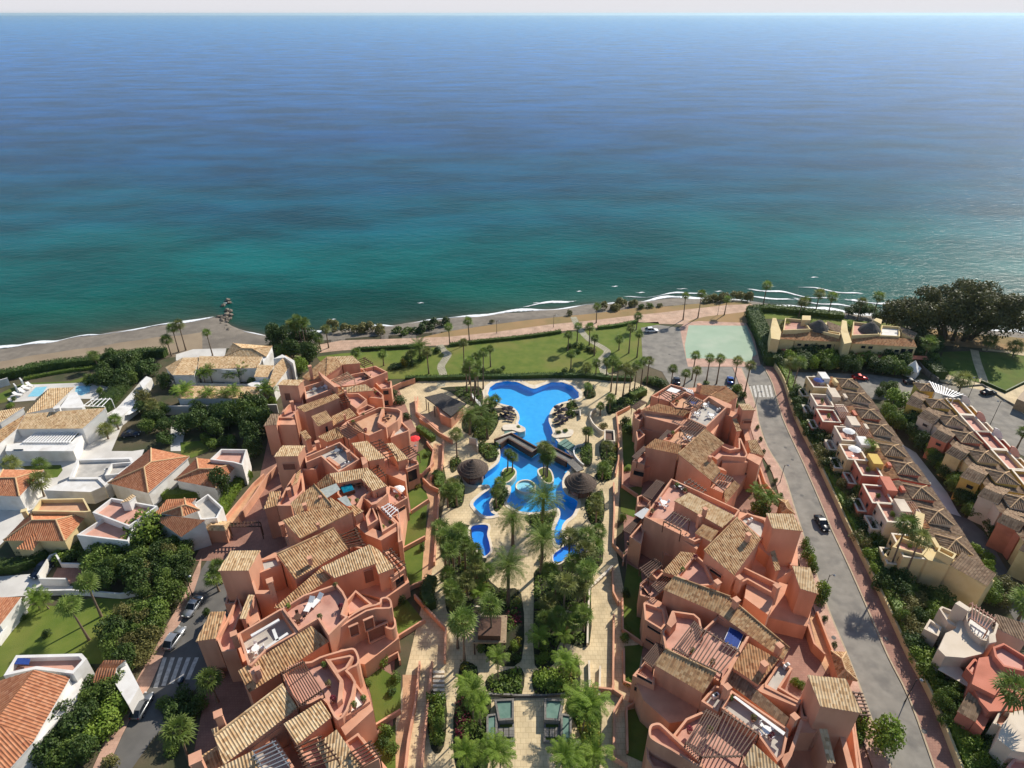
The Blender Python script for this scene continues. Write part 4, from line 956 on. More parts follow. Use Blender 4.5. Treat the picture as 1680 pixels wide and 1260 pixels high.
    mb = MB(); q = [R(*p, 10.2) for p in ((628, 502), (790, 440), (830, 500), (690, 590))]; mb.prism([p + Vector((0, 0, .06)) for p in q], q, bottom=True)
    q = [R(*p, 9.7) for p in ((800, 590), (890, 560), (945, 655), (895, 665))]; mb.prism([p + Vector((0, 0, .06)) for p in q], q, bottom=True); mb.build('canopy', M['grey_sheet'], B.root)
    B.roof([(925, 655), (1060, 712), (970, 768), (960, 650)], (9.3, 8.8, 8.8), 'tile_tan')
    B.chimney(475, 640, 12.3, 2.0, .8); B.chimney(630, 565, 12, 1.3, .6); B.chimney(608, 835, 12, 1.3, .6); B.chimney(250, 830, 9.5, 3, 1.0)
    B.terrace([(1045, 570), (1150, 510), (1290, 470), (1300, 540), (1185, 640), (1140, 650)], 8.1, .9)
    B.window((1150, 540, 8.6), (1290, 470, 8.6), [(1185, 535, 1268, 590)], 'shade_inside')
    B.terrace([(1290, 540), (1310, 460), (1375, 480), (1492, 580), (1370, 650), (1275, 615)], 6.0, .9)
    B.terrace([(1078, 760), (1140, 650), (1205, 792), (1098, 862)], 7.6, .9)
    B.terrace([(1178, 632), (1385, 828), (1242, 918), (1212, 790)], 7.2, .9, fm='sand_floor')
    B.vol([(960, 720), (1062, 735), (1105, 865), (1240, 915), (1380, 830), (1395, 900), (1230, 1000), (1080, 940), (930, 800)], 6.4)
    B.pergola([(1240, 668), (1295, 640), (1398, 712), (1335, 772)], 7.4, 6, 2, 'white_plastic')
    B.terrace([(1330, 770), (1385, 745), (1420, 800), (1440, 1000), (1400, 1020), (1390, 830)], 6.6, .8)
    B.window((1242, 918, 7.2), (1385, 830, 7.2), [(1262, 965, 1365, 1010), (1328, 1065, 1385, 1105)], 'glass')
    B.window((1098, 862, 7.6), (1205, 795, 7.6), [(1112, 925, 1150, 965)], 'glass')
    B.window((1370, 650, 6.0), (1492, 582, 6.0), [(1400, 690, 1470, 730)], 'glass')
    B.pergola([(830, 950), (970, 878), (1062, 1065), (905, 1085)], 8.0, 11, 2.2)
    B.terrace([(900, 1085), (960, 1050), (1060, 1070), (1080, 1120), (940, 1180)], 6.3, .8)
    B.done()
    # -- 5
    B = Block('apartment_building', 'terracotta apartment building with long ribbed tan roof and tower over the parked silver cars', 'building', LC_, (800, 420), group=GA)
    B.vol([(600, 120), (1100, 0), (1400, 80), (1600, 250), (1640, 350), (1450, 480), (1050, 380), (640, 600), (480, 700), (330, 700), (240, 560), (420, 300)], 3.6, R=LC_)
    B.roof([(205, 1140), (908, 1085), (385, 1385), (770, 880)], (10.6, 9.2, 9.2), 'tile_tan', R=LB_, ridge=[(0, 3)])
    B.vol([(20, 1200), (300, 1060), (395, 1030), (410, 1060), (205, 1150), (60, 1260)], 8.2, R=LB_)
    R = B.R = LC_
    B.roof([(175, 266), (502, 110), (412, 264), (275, 112)], (12.4, 12.8, 12.4), 'tile_pale')
    B.terrace([(425, 270), (480, 180), (625, 150), (660, 215), (470, 290)], 9.2, .5, fm='grey_floor')
    B.terrace([(228, 520), (262, 350), (345, 365), (320, 520)], 5.5, .6, fm='grey_floor')
    B.vol([(405, 262), (425, 262), (475, 412), (590, 410), (590, 440), (462, 440)], 9.6)
    B.terrace([(160, 772), (240, 640), (325, 448), (365, 560), (330, 640), (300, 720), (330, 740), (320, 872), (205, 882)], 7.4, .9)
    B.roof([(342, 632), (456, 450), (388, 634), (408, 448)], (9.3, 9.8, 9.3), 'tile_pale')
    B.roof([(5, 806), (235, 576), (160, 784), (120, 580)], (8.0, 8.6, 8.0), 'tile_tan')
    B.vol([(390, 632), (462, 440), (490, 640), (420, 690)], 8.0)
    B.chimney(570, 335, 12.2, 5, 1.1); B.chimney(293, 742, 10.2, 3, 1.0)
    B.chimney(875, 160, 11.3, 1.6, .8)
    B.roof([(960, 245), (652, 552), (845, 470), (605, 545), (1050, 312)][0:1] + [(605, 548), (690, 552), (1052, 312)], (8.9, 8.2, 7.8), 'tile_tan')
    B.roof([(965, 238), (1392, 207), (1068, 320), (1335, 62)], (9.6, 8.7, 8.7), 'tile_pale')
    B.roof([(1335, 64), (1532, 242), (1402, 292), (1400, 100)], (8.9, 8.1, 8.1), 'tile_pale')
    B.window((1068, 322, 8.5), (1392, 210, 8.5), [(1290, 268, 1372, 335)], 'shade_inside')
    B.pergola([(1440, 110), (1490, 90), (1612, 235), (1560, 270)], 8.2, 9, 2.1)
    B.terrace([(1490, 310), (1555, 262), (1450, 120), (1480, 110), (1615, 240), (1500, 325)], 6.6, .8)
    B.window((1495, 325, 6.6), (1615, 245, 6.6), [(1515, 345, 1608, 405)], 'glass')
    B.pergola([(1110, -20), (1230, -60), (1290, 80), (1180, 90)], 7.6, 8, 2)
    B.done()
    # -- 6
    B = Block('apartment_building', 'terracotta apartment building with curved white-edged balconies and two white loungers on its terrace', 'building', LC_, (1000, 800), group=GA)
    B.vol([(330, 760), (660, 560), (1080, 370), (1400, 500), (1500, 560), (1560, 780), (1300, 980), (860, 900), (440, 1180), (350, 1040)], 3.4)
    B.terrace([(330, 742), (662, 548), (788, 735), (545, 870), (430, 990), (405, 985)], 9.6, 2.0, fm='grey_floor')
    mb = MB()
    for (a, b) in (((430, 765), (645, 640)), ((540, 860), (712, 745)), ((600, 715), (632, 800))):
        mb.bar(R(*a, 9.5), R(*b, 9.5), .45, .3)
    mb.build('beam', M['white_wall'], B.root)
    B.terrace([(664, 552), (830, 447), (1085, 362), (1135, 420), (1165, 480), (1130, 590), (1172, 612), (1022, 757), (940, 630), (790, 722)], 9.9, 1.0)
    B.terrace([(1022, 755), (1175, 612), (1300, 540), (1405, 510), (1418, 475), (1460, 462), (1497, 480), (1508, 520), (1488, 552), (1310, 574)], 9.2, .9, smooth=3)
    B.terrace([(1150, 500), (1230, 410), (1360, 520), (1300, 540), (1180, 600)], 7.6, .9)
    B.terrace([(1440, 620), (1500, 606), (1532, 630), (1538, 680), (1505, 712), (1450, 690)], 6.1, .8, smooth=3)
    B.terrace([(1460, 730), (1520, 712), (1553, 735), (1556, 785), (1520, 805), (1470, 790)], 3.2, .8, smooth=3)
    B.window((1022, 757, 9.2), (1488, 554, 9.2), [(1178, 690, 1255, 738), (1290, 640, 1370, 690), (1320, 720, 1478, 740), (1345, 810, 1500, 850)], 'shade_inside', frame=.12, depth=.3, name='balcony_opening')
    B.roof([(330, 1030), (1027, 806), (415, 1198), (890, 685)], (9.3, 7.9, 7.9), 'tile_tan')
    B.chimney(450, 1025, 10.6, 2.2, 1.0, 1.0)
    B.vol([(760, 1090), (1000, 870), (1180, 860), (1240, 980), (1000, 1000), (840, 1100)], 5.2)
    B.done()
    # -- 7
    R = LD_
    B = Block('apartment_building', 'terracotta apartment building with swept stair balcony and timber pergola, second from the bottom edge', 'building', R, (1000, 800), group=GA)
    B.vol([(330, 1000), (860, 560), (1180, 330), (1500, 300), (1620, 700), (1640, 860), (1330, 1000), (960, 1100), (520, 1200)], 3.2)
    B.terrace([(985, 352), (1045, 345), (1110, 338), (1180, 300), (1300, 262), (1412, 232), (1470, 225), (1502, 258), (1522, 330), (1495, 380), (1420, 420), (1490, 515), (1420, 760), (1335, 850), (1275, 770), (1190, 655), (1000, 730), (855, 455)], 8.6, 1.0, smooth=2)
    B.terrace([(1245, 325), (1440, 285), (1470, 300), (1410, 400), (1390, 410), (1330, 445)], 8.8, 1.2)
    B.vol([(1225, 322), (1245, 320), (1380, 500), (1372, 660), (1330, 700), (1350, 510)], 8.8, 7.4)
    B.pergola([(985, 735), (845, 455), (1045, 345), (1205, 590)], 10.2, 17, 2.6)
    B.roof([(245, 925), (370, 875), (360, 930), (265, 985)], (8.6, 8.6, 8.1), 'tile_pale')
    B.roof([(270, 985), (988, 745), (352, 1235), (862, 538)], (10.3, 8.9, 8.9), 'tile_pale', ridge=[(0, 3)])
    B.roof([(868, 880), (1282, 822), (985, 1062), (1190, 680)], (9.3, 8.2, 8.2), 'tile_pale')
    B.vol([(540, 1080), (985, 745), (1000, 780), (870, 880), (560, 1120)], 8.0)
    B.terrace([(1370, 770), (1482, 515), (1612, 685), (1440, 800)], 7.5, .5, fm='white_wall')
    B.terrace([(1330, 855), (1330, 800), (1440, 760), (1450, 790)], 8.0, .5)
    B.vol([(1330, 860), (1460, 785), (1612, 688), (1640, 760), (1400, 980)], 7.0)
    B.window((1340, 868, 7.0), (1612, 690, 7.0), [(1480, 820, 1590, 830), (1535, 920, 1625, 940)], 'glass', frame=.12, depth=.25)
    B.chimney(300, 790, 12.5, 4.2, 1.1); B.chimney(640, 400, 11, 2, .8)
    B.done()
    # -- 8
    B = Block('apartment_building', 'terracotta apartment building cut by the bottom edge, with glazed pergola and potted palm', 'building', R, (1000, 1200), group=GA)
    B.vol([(50, 1230), (350, 1230), (960, 1060), (1330, 950), (1520, 960), (1760, 1260), (1500, 1500), (300, 1500)], 3.6)
    B.roof([(285, 1268), (680, 1270), (500, 1420), (602, 1112)], (8.8, 7.6, 7.2), 'tile_pale')
    B.pergola([(600, 1112), (770, 1030), (910, 1240), (720, 1320)], 8.6, 10, 2.4, 'metal_grey')
    B.terrace([(560, 1100), (800, 1000), (960, 1250), (720, 1400)], 7.0, .9, fm='grey_floor')
    B.terrace([(985, 1060), (1165, 985), (1320, 1240), (1120, 1330)], 7.3, .9)
    B.pergola([(985, 1065), (1165, 985), (1340, 1200), (1080, 1290)], 9.3, 10, 2.4)
    B.roof([(1148, 1060), (1545, 1255), (1270, 1330), (1325, 930)], (9.0, 8.2, 8.0), 'tile_pale')
    B.terrace([(1390, 1040), (1510, 955), (1690, 1180), (1545, 1255)], 7.2, .8)
    B.pergola([(1440, 1120), (1600, 1030), (1700, 1180), (1560, 1260)], 9.0, 9, 2.2)
    B.chimney(105, 1170, 12, 4, 1.5)
    B.roof([(140, 1165), (300, 1070), (360, 1230), (190, 1280)], (8.0, 8.0, 7.4), 'tile_tan')
    B.done()
left_row()
# ================================================================= THE RIGHT ROW
def right_row():
    R = RA_
    B = Block('apartment_building', 'terracotta building at the seaward end of the right row, white furniture on its roof court', 'building', R, (700, 500), group=GA)
    B.vol([(180, 360), (430, 200), (690, 100), (1080, 80), (1200, 200), (1130, 420), (900, 560), (560, 560), (220, 500)], 4.2)
    B.roof([(930, 178), (1205, 180), (1095, 258), (1085, 84)], (9.8, 8.6, 9.0), 'tile_rust', ridge=[(0, 3)])
    B.roof([(1085, 84), (770, 150), (930, 178), (850, 72)], (9.8, 9.0, 9.7), 'tile_rust')
    B.chimney(825, 62, 11.5, 3, 1.0)
    B.terrace([(350, 175), (545, 60), (700, 100), (780, 140), (690, 140), (520, 235)], 7.5, .9)
    B.pergola([(430, 170), (530, 240), (690, 120), (560, 75)], 9.4, 12, 2.4)
    mb = MB(); q = [R(*p, 9.75) for p in ((500, 125), (545, 92), (640, 122), (592, 152))]; mb.prism([p + Vector((0, 0, .05)) for p in q], q, bottom=True); mb.build('awning', M['white_cloth'], B.root)
    B.pergola([(660, 105), (690, 130), (770, 160), (760, 130)], 9.2, 7, 2, 'white_plastic')
    B.terrace([(525, 228), (685, 137), (865, 225), (740, 305), (590, 290)], 9.3, 1.0, fm='sand_floor')
    B.pergola([(670, 240), (722, 188), (858, 232), (805, 295)], 10.9, 10, 2.4)
    B.terrace([(738, 322), (915, 178), (1095, 290), (895, 482), (715, 400)], 10.1, 1.3, fm='grey_floor')
    B.vol([(915, 178), (935, 175), (1145, 265), (1135, 300), (1095, 290)], 9.9)
    B.roof([(420, 255), (670, 378), (250, 318), (735, 330)], (9.2, 8.4, 8.4), 'tile_rust')
    B.vol([(250, 320), (670, 380), (890, 482), (880, 500), (640, 470), (300, 380)], 7.6)
    B.terrace([(188, 392), (265, 328), (312, 348), (238, 425)], 6.9, .8); B.terrace([(200, 520), (240, 500), (290, 560), (215, 620)], 5.0, .8); B.terrace([(175, 340), (230, 300), (300, 330), (200, 390)], 5.8, .8)
    B.pergola([(160, 285), (240, 225), (305, 252), (205, 315)], 6.6, 9, 2.2)
    B.roof([(1205, 256), (1377, 320), (1250, 320), (1312, 256)], (10.6, 10.3, 10.3), 'tile_pale')
    B.window((1250, 322, 10.3), (1375, 322, 10.3), [(1262, 420, 1330, 445)], 'shade_inside')
    B.vol([(1080, 355), (1110, 312), (1215, 350), (1200, 372), (1150, 385)], 8.2)
    B.roof([(1148, 405), (1238, 522), (1190, 528), (1190, 400)], (8.2, 7.8, 7.8), 'tile_tan')
    B.vol([(1240, 470), (1290, 470), (1330, 610), (1280, 620)], 4.8)
    B.vol([(890, 490), (1090, 300), (1080, 360), (1010, 470), (960, 560)], 7.0)
    B.done()
    # -- 2
    B = Block('apartment_building', 'terracotta building with rust brown roofs and angled gallery, second in the right row', 'building', R, (700, 900), group=GA)
    B.vol([(200, 800), (470, 600), (640, 480), (900, 520), (1060, 640), (1290, 720), (1400, 800), (1200, 1080), (1050, 1230), (930, 1080), (600, 760), (280, 900)], 3.9)
    B.terrace([(468, 607), (637, 468), (890, 490), (740, 660), (650, 660)], 9.0, .9, fm='sand_floor')
    B.pergola([(640, 500), (735, 420), (890, 495), (745, 650)], 10.8, 12, 2.4)
    B.roof([(390, 598), (612, 752), (285, 685), (662, 662)], (9.6, 8.7, 8.7), 'tile_rust')
    pl = B.roof([(615, 748), (1068, 645), (920, 764), (885, 506)], (10.9, 9.2, 9.4), 'tile_tan', ridge=[(0, 3)])
    B.roof([(615, 748), (920, 764), (1030, 914), (945, 1017)], pl=pl, m='tile_tan')
    B.window((285, 690, 8.5), (612, 755, 8.5), [(640, 905, 670, 935)], 'glass')
    B.terrace([(920, 755), (1022, 655), (1125, 700), (1213, 690), (1210, 592), (1232, 592), (1300, 752), (1280, 782), (1050, 765), (1000, 805)], 8.7, 1.0)
    B.vol([(1050, 770), (1280, 785), (1300, 830), (1050, 840)], 7.4)
    B.roof([(1300, 620), (1465, 770), (1330, 735), (1385, 606)], (8.6, 7.6, 7.9), 'tile_tan')
    B.vol([(1282, 785), (1320, 732), (1445, 790), (1415, 860)], 7.8)
    B.window((1050, 840, 7.2), (1280, 830, 7.2), [(1160, 940, 1275, 1000)], 'glass')
    B.chimney(930, 770, 10.6, 1.8, .7); B.vol([(975, 860), (1060, 890), (1095, 920), (1000, 890)], 7.2)
    B.pergola([(948, 1015), (1010, 935), (1158, 1000), (1070, 1110)], 7.8, 10, 2.0)
    B.terrace([(930, 1080), (1000, 1000), (1140, 1030), (1060, 1135)], 6.4, .8)
    B.roof([(1060, 1122), (1225, 1060), (1080, 1245), (1170, 1010)], (7.0, 6.6, 6.0), 'tile_tan')
    B.terrace([(160, 822), (262, 720), (312, 742), (285, 855)], 6.3, .8)
    B.window((160, 830, 6.3), (285, 860, 6.3), [(180, 905, 275, 975)], 'glass')
    B.pergola([(165, 775), (270, 680), (305, 712), (215, 805)], 7.6, 10, 2.2); B.pergola([(425, 600), (500, 520), (545, 540), (470, 612)], 8.6, 8, 2)
    B.done()
    # -- 3
    R = RB_
    B = Block('apartment_building', 'terracotta building with pale low roof and square tower, opposite the black car', 'building', R, (620, 620), group=GA)
    B.vol([(150, 420), (380, 140), (900, 370), (1110, 420), (1340, 520), (1330, 800), (1180, 900), (880, 860), (600, 780), (330, 700)], 3.4)
    B.terrace([(172, 407), (380, 116), (640, 235), (905, 358), (870, 410), (740, 520), (560, 600), (330, 487)], 9.3, 1.0)
    B.vol([(172, 410), (330, 490), (575, 660), (600, 620), (420, 440)], 8.4)
    B.roof([(515, 226), (772, 496), (400, 288), (868, 405)], (11.3, 10.5, 10.8), 'tile_pale')
    B.roof([(620, 468), (682, 604), (560, 536), (742, 520)], (10.1, 9.5, 9.5), 'tile_tan')
    B.roof([(885, 418), (862, 862), (630, 672), (1067, 580)], (12.1, 10.6, 11.4), 'tile_tan', ridge=[(0, 2)])
    B.window((630, 680, 11.2), (862, 868, 10.4), [(680, 800, 762, 880)], 'glass')
    B.roof([(1105, 384), (1387, 522), (1155, 500), (1312, 390)], (12.6, 12.2, 12.2), 'tile_pale')
    B.terrace([(890, 422), (960, 378), (1100, 432), (1140, 560), (1062, 575)], 7.6, .8, fm='grey_floor')
    B.pergola([(322, 445), (392, 378), (522, 440), (455, 515)], 11.2, 8, 2.6)
    B.chimney(640, 345, 12.6, 2.6, .8); B.chimney(598, 400, 12.0, 3, .7); B.chimney(972, 540, 13.2, 2.2, .85)
    B.pergola([(160, 245), (260, 135), (325, 160), (235, 275)], 7.6, 11, 2.2); B.pergola([(10, 510), (90, 440), (160, 420), (70, 540)], 5.5, 9, 2.2)
    mb = MB(); q = [R(*p, 6.4) for p in ((95, 395), (180, 338), (232, 365), (155, 428))]; mb.prism([p + Vector((0, 0, .06)) for p in q], q, bottom=True); mb.build('awning', M['metal_grey'], B.root)
    B.terrace([(118, 255), (150, 240), (225, 290), (205, 330), (120, 330)], 6.6, .8); B.terrace([(60, 560), (150, 460), (172, 520), (150, 620)], 6.0, .8)
    B.window((60, 560, 6.0), (150, 600, 6.0), [(45, 600, 135, 665)], 'glass')
    B.pergola([(475, 140), (510, 120), (650, 215), (630, 235)], 8.6, 9, 2, posts=())
    B.roof([(1135, 680), (1215, 816), (1175, 828), (1172, 668)], (8.6, 8.2, 8.2), 'tile_tan')
    B.vol([(1060, 585), (1145, 560), (1145, 610), (1140, 720), (1050, 640)], 6.4); B.vol([(1235, 612), (1345, 610), (1350, 785), (1290, 780)], 4.4)
    B.window((1062, 585, 6.6), (1140, 610, 6.6), [(1065, 600, 1120, 625), (1045, 705, 1095, 730)], 'rose_wall', name='ledge')
    B.done()
    # -- 4
    B = Block('apartment_building', 'terracotta apartment building with big pergola terrace holding a dark blue spa tub', 'building', RC_, (620, 420), group=GA)
    B.vol([(300, 860), (450, 680), (640, 760), (900, 800), (1180, 900), (1360, 960), (1480, 1010), (1420, 1250), (1120, 1180), (820, 1040), (330, 1000)], 3.2, R=RB_)
    B.roof([(1305, 788), (1507, 1003), (1365, 962), (1442, 800)], (9.8, 9.2, 9.2), 'tile_pale', R=RB_)
    B.terrace([(422, 862), (562, 692), (640, 760), (720, 930), (560, 940)], 8.7, 1.0, R=RB_)
    B.roof([(450, 678), (430, 868), (308, 832), (560, 690)], (8.6, 7.9, 8.2), 'tile_tan', R=RB_)
    B.roof([(400, 866), (738, 1152), (315, 967), (832, 1024)], (10.0, 9.1, 9.1), 'tile_tan', R=RB_, ridge=[(0, 3)])
    B.terrace([(862, 872), (920, 786), (1190, 915), (1168, 1003), (965, 890), (900, 920)], 8.6, 1.1, R=RB_)
    B.vol([(962, 892), (1168, 1005), (1150, 1100), (1120, 1160), (1090, 1140), (940, 1030)], 7.7, R=RB_)
    for c in ((735, 905, 11.2, 2.6), (905, 872, 10.6, 3.4), (880, 1040, 11.6, 2.6), (1190, 935, 10.4, 4.4)): B.chimney(*c[:3], c[3], 1.0, R=RB_)
    B.pergola([(140, 800), (240, 735), (310, 790), (210, 880)], 6.8, 9, 2, R=RB_); B.pergola([(230, 930), (330, 850), (400, 900), (290, 990)], 7.0, 9, 2, R=RB_)
    B.terrace([(215, 835), (270, 790), (330, 830), (270, 890)], 6.4, .8, R=RB_); B.terrace([(140, 920), (190, 880), (330, 960), (240, 1040), (140, 1010)], 5.4, .8, R=RB_)
    B.window((140, 915, 5.4), (240, 1040, 5.4), [(158, 965, 215, 1010)], 'glass', R=RB_)
    R = RC_
    B.roof([(745, 258), (1112, 684), (660, 362), (1157, 605)], (9.9, 9.1, 9.1), 'tile_tan', ridge=[(0, 3)])
    B.terrace([(278, 482), (318, 432), (330, 380), (350, 343), (500, 365), (540, 400), (555, 480), (660, 380), (878, 508), (690, 845), (460, 690), (300, 605)], 8.4, 1.0)
    B.vol([(310, 435), (345, 345), (365, 360), (380, 420), (340, 460)], 9.4, 7.3)
    B.pergola([(460, 668), (570, 478), (812, 630), (690, 775)], 10.2, 15, 2.5); B.pergola([(350, 605), (490, 425), (562, 492), (460, 655)], 10.0, 10, 2.5)
    B.roof([(300, 608), (562, 917), (222, 717), (652, 775)], (10.0, 9.1, 9.1), 'tile_tan', ridge=[(0, 3)])
    B.roof([(870, 568), (940, 858), (760, 737), (1082, 680)], (9.9, 9.0, 9.3), 'tile_rust')
    B.vol([(680, 850), (860, 520), (880, 520), (760, 740), (700, 860)], 9.8)
    B.terrace([(985, 842), (1092, 680), (1178, 742), (1095, 872), (1240, 960), (1225, 985), (985, 870)], 8.4, .8, fm='grey_floor')
    B.roof([(760, 745), (1140, 1152), (700, 822), (1152, 1082)], (8.5, 7.6, 7.9), 'tile_brown')
    B.vol([(760, 742), (940, 860), (985, 845), (1225, 985), (1215, 1010), (960, 905), (760, 770)], 8.2)
    for c in ((1090, 580, 11.2, 2.2), (985, 705, 11.2, 3.0), (730, 865, 11.2, 3.4), (1195, 1070, 10.4, 4)): B.chimney(*c[:3], c[3], .95)
    B.vol([(150, 290), (210, 250), (300, 300), (330, 420), (280, 480), (160, 410)], 5.6); B.terrace([(150, 300), (160, 285), (290, 330), (310, 430), (275, 475), (160, 405)], 6.2, .8, fm='grey_floor')
    B.window((160, 410, 6.2), (275, 478, 6.2), [(178, 455, 268, 510), (165, 545, 250, 595)], 'glass')
    B.vol([(222, 722), (560, 920), (545, 960), (500, 1090), (330, 1120), (150, 960), (80, 790), (160, 700)], 5.2); B.terrace([(75, 790), (160, 690), (235, 745), (225, 860)], 6.4, .8)
    B.window((75, 800, 6.4), (225, 880, 6.4), [(90, 860, 200, 950), (110, 790, 210, 850)], 'glass')
    B.pergola([(150, 670), (230, 575), (300, 610), (220, 730)], 7.2, 10, 2.2)
    B.roof([(1278, 788), (1655, 1052), (1368, 1005), (1542, 815)], (12.8, 12.3, 12.3), 'tile_pale')
    B.terrace([(1225, 985), (1280, 900), (1360, 1010), (1330, 1090), (1240, 1085)], 7.6, .8, fm='grey_floor')
    B.done()
    # -- 5
    R = RD_
    B = Block('apartment_building', 'terracotta apartment building cut by the bottom edge, with swept balcony and long white awning', 'building', R, (760, 700), group=GA)
    B.vol([(160, 600), (320, 640), (520, 480), (720, 340), (1120, 600), (1300, 540), (1560, 480), (1600, 882), (1500, 1200), (300, 1200), (200, 760)], 3.0)
    B.terrace([(310, 655), (400, 540), (520, 488), (640, 480), (905, 655), (800, 900), (700, 1000), (480, 860)], 7.9, .9)
    B.pergola([(510, 805), (650, 490), (905, 655), (790, 800)], 9.9, 15, 2.5); B.pergola([(400, 705), (530, 490), (640, 550), (500, 795)], 9.8, 10, 2.5)
    B.terrace([(640, 462), (715, 345), (1112, 615), (1075, 795), (1030, 840), (900, 660)], 8.9, 1.1, fm='grey_floor')
    mb = MB(); q = [R(*p, 9.3) for p in ((725, 395), (740, 388), (1085, 640), (1072, 660))]; mb.prism([p + Vector((0, 0, .1)) for p in q], q, bottom=True); mb.build('awning', M['white_cloth'], B.root)
    B.terrace([(505, 420), (600, 310), (690, 340), (620, 495)], 8.6, .9, fm='grey_floor')
    B.roof([(865, 715), (900, 965), (790, 835), (1060, 890)], (10.2, 8.9, 9.5), 'tile_pale')
    B.terrace([(145, 610), (165, 578), (215, 570), (255, 598), (320, 660), (505, 835), (480, 868), (300, 760), (190, 700), (150, 665)], 8.9, .9, smooth=3)
    B.terrace([(128, 750), (158, 704), (300, 760), (420, 840), (380, 900), (170, 880)], 6.2, .8, smooth=2)
    B.roof([(1318, 614), (1432, 852), (1375, 846), (1372, 614)], (8.8, 8.2, 8.2), 'tile_pale')
    B.vol([(1190, 545), (1310, 560), (1320, 610), (1290, 640), (1180, 640)], 7.2); B.vol([(1050, 800), (1110, 770), (1190, 545), (1210, 560), (1130, 800), (1080, 880)], 8.6)
    B.vol([(1430, 540), (1460, 535), (1560, 890), (1520, 900)], 6.5); B.terrace([(1540, 560), (1560, 540), (1620, 900), (1580, 900)], 5.5, .8)
    B.done()
right_row()
# ================================================================= POOL GARDEN
def poly_thing(name, label, cat, R, pts, z, h, m, capm=None, group=None, inset=0):
    mb = MB(); t = P(R, pts, z); mb.prism(t, [Vector((p.x, p.y, z - h)) for p in t], capmi=1 if capm else None)
    return tag(mb.build(name, [M[m], M[capm]] if capm else M[m]), label, cat, group)
def wall_line(R, pts, h, m, label, t=.3, name='garden_wall', smooth=0, z=0.0):
    if smooth: pts = spline(pts, smooth, False)
    mb = MB(); l = P(R, pts, z); strip(mb, l, -t / 2, t / 2, h=h); o = mb.build(name, M[m]); return tag(o, label, 'wall')
sheet('ramp', P(ZA, [(1440, 585), (1500, 592), (1492, 745), (1425, 805), (1475, 870), (1462, 1000), (1440, 1300), (1375, 1300), (1395, 1100), (1420, 925), (1375, 830), (1420, 740)]), 'ramp_paving', .012)
sheet('ramp', P(ZB, [(1440, -20), (1432, 120), (1420, 190), (1370, 185), (1372, 60), (1376, -20)]), 'ramp_paving', .016)
sheet('ramp', P(ZB, [(1262, 725), (1362, 725), (1340, 900), (1300, 1100), (1275, 1290), (1210, 1290), (1225, 1050), (1262, 920)]), 'ramp_paving', .012)
LAWNS = [(ZA, [(1345, 640), (1400, 610), (1440, 640), (1432, 700), (1380, 770), (1330, 790)]), (ZA, [(1290, 840), (1345, 815), (1395, 860), (1412, 915), (1312, 985)]), (ZA, [(1250, 1010), (1402, 938), (1392, 1130), (1268, 1200)]), (ZA, [(1245, 1215), (1388, 1150), (1378, 1260), (1372, 1380), (1300, 1400)]), (ZB, [(1195, 310), (1285, 292), (1385, 415), (1240, 515)]), (ZB, [(1040, 700), (1140, 690), (1250, 755), (1252, 930), (1112, 1020), (1080, 840)]), (ZB, [(1085, 1085), (1222, 1010), (1222, 1300), (1140, 1300)]),
    (ZE, [(210, 350), (262, 300), (288, 470), (262, 600), (222, 610)]), (ZE, [(200, 705), (330, 690), (310, 800), (282, 870), (205, 840)]), (ZF, [(242, 85), (320, 130), (335, 300), (330, 545), (222, 480), (212, 300)]), (ZF, [(225, 560), (335, 550), (310, 690), (262, 785), (222, 770)]), (ZF, [(232, 930), (390, 900), (500, 1000), (372, 1040), (355, 1100), (362, 1240), (238, 1185)])]
for R, q in LAWNS: sheet('lawn', P(R, q), 'lawn_deep', .02)
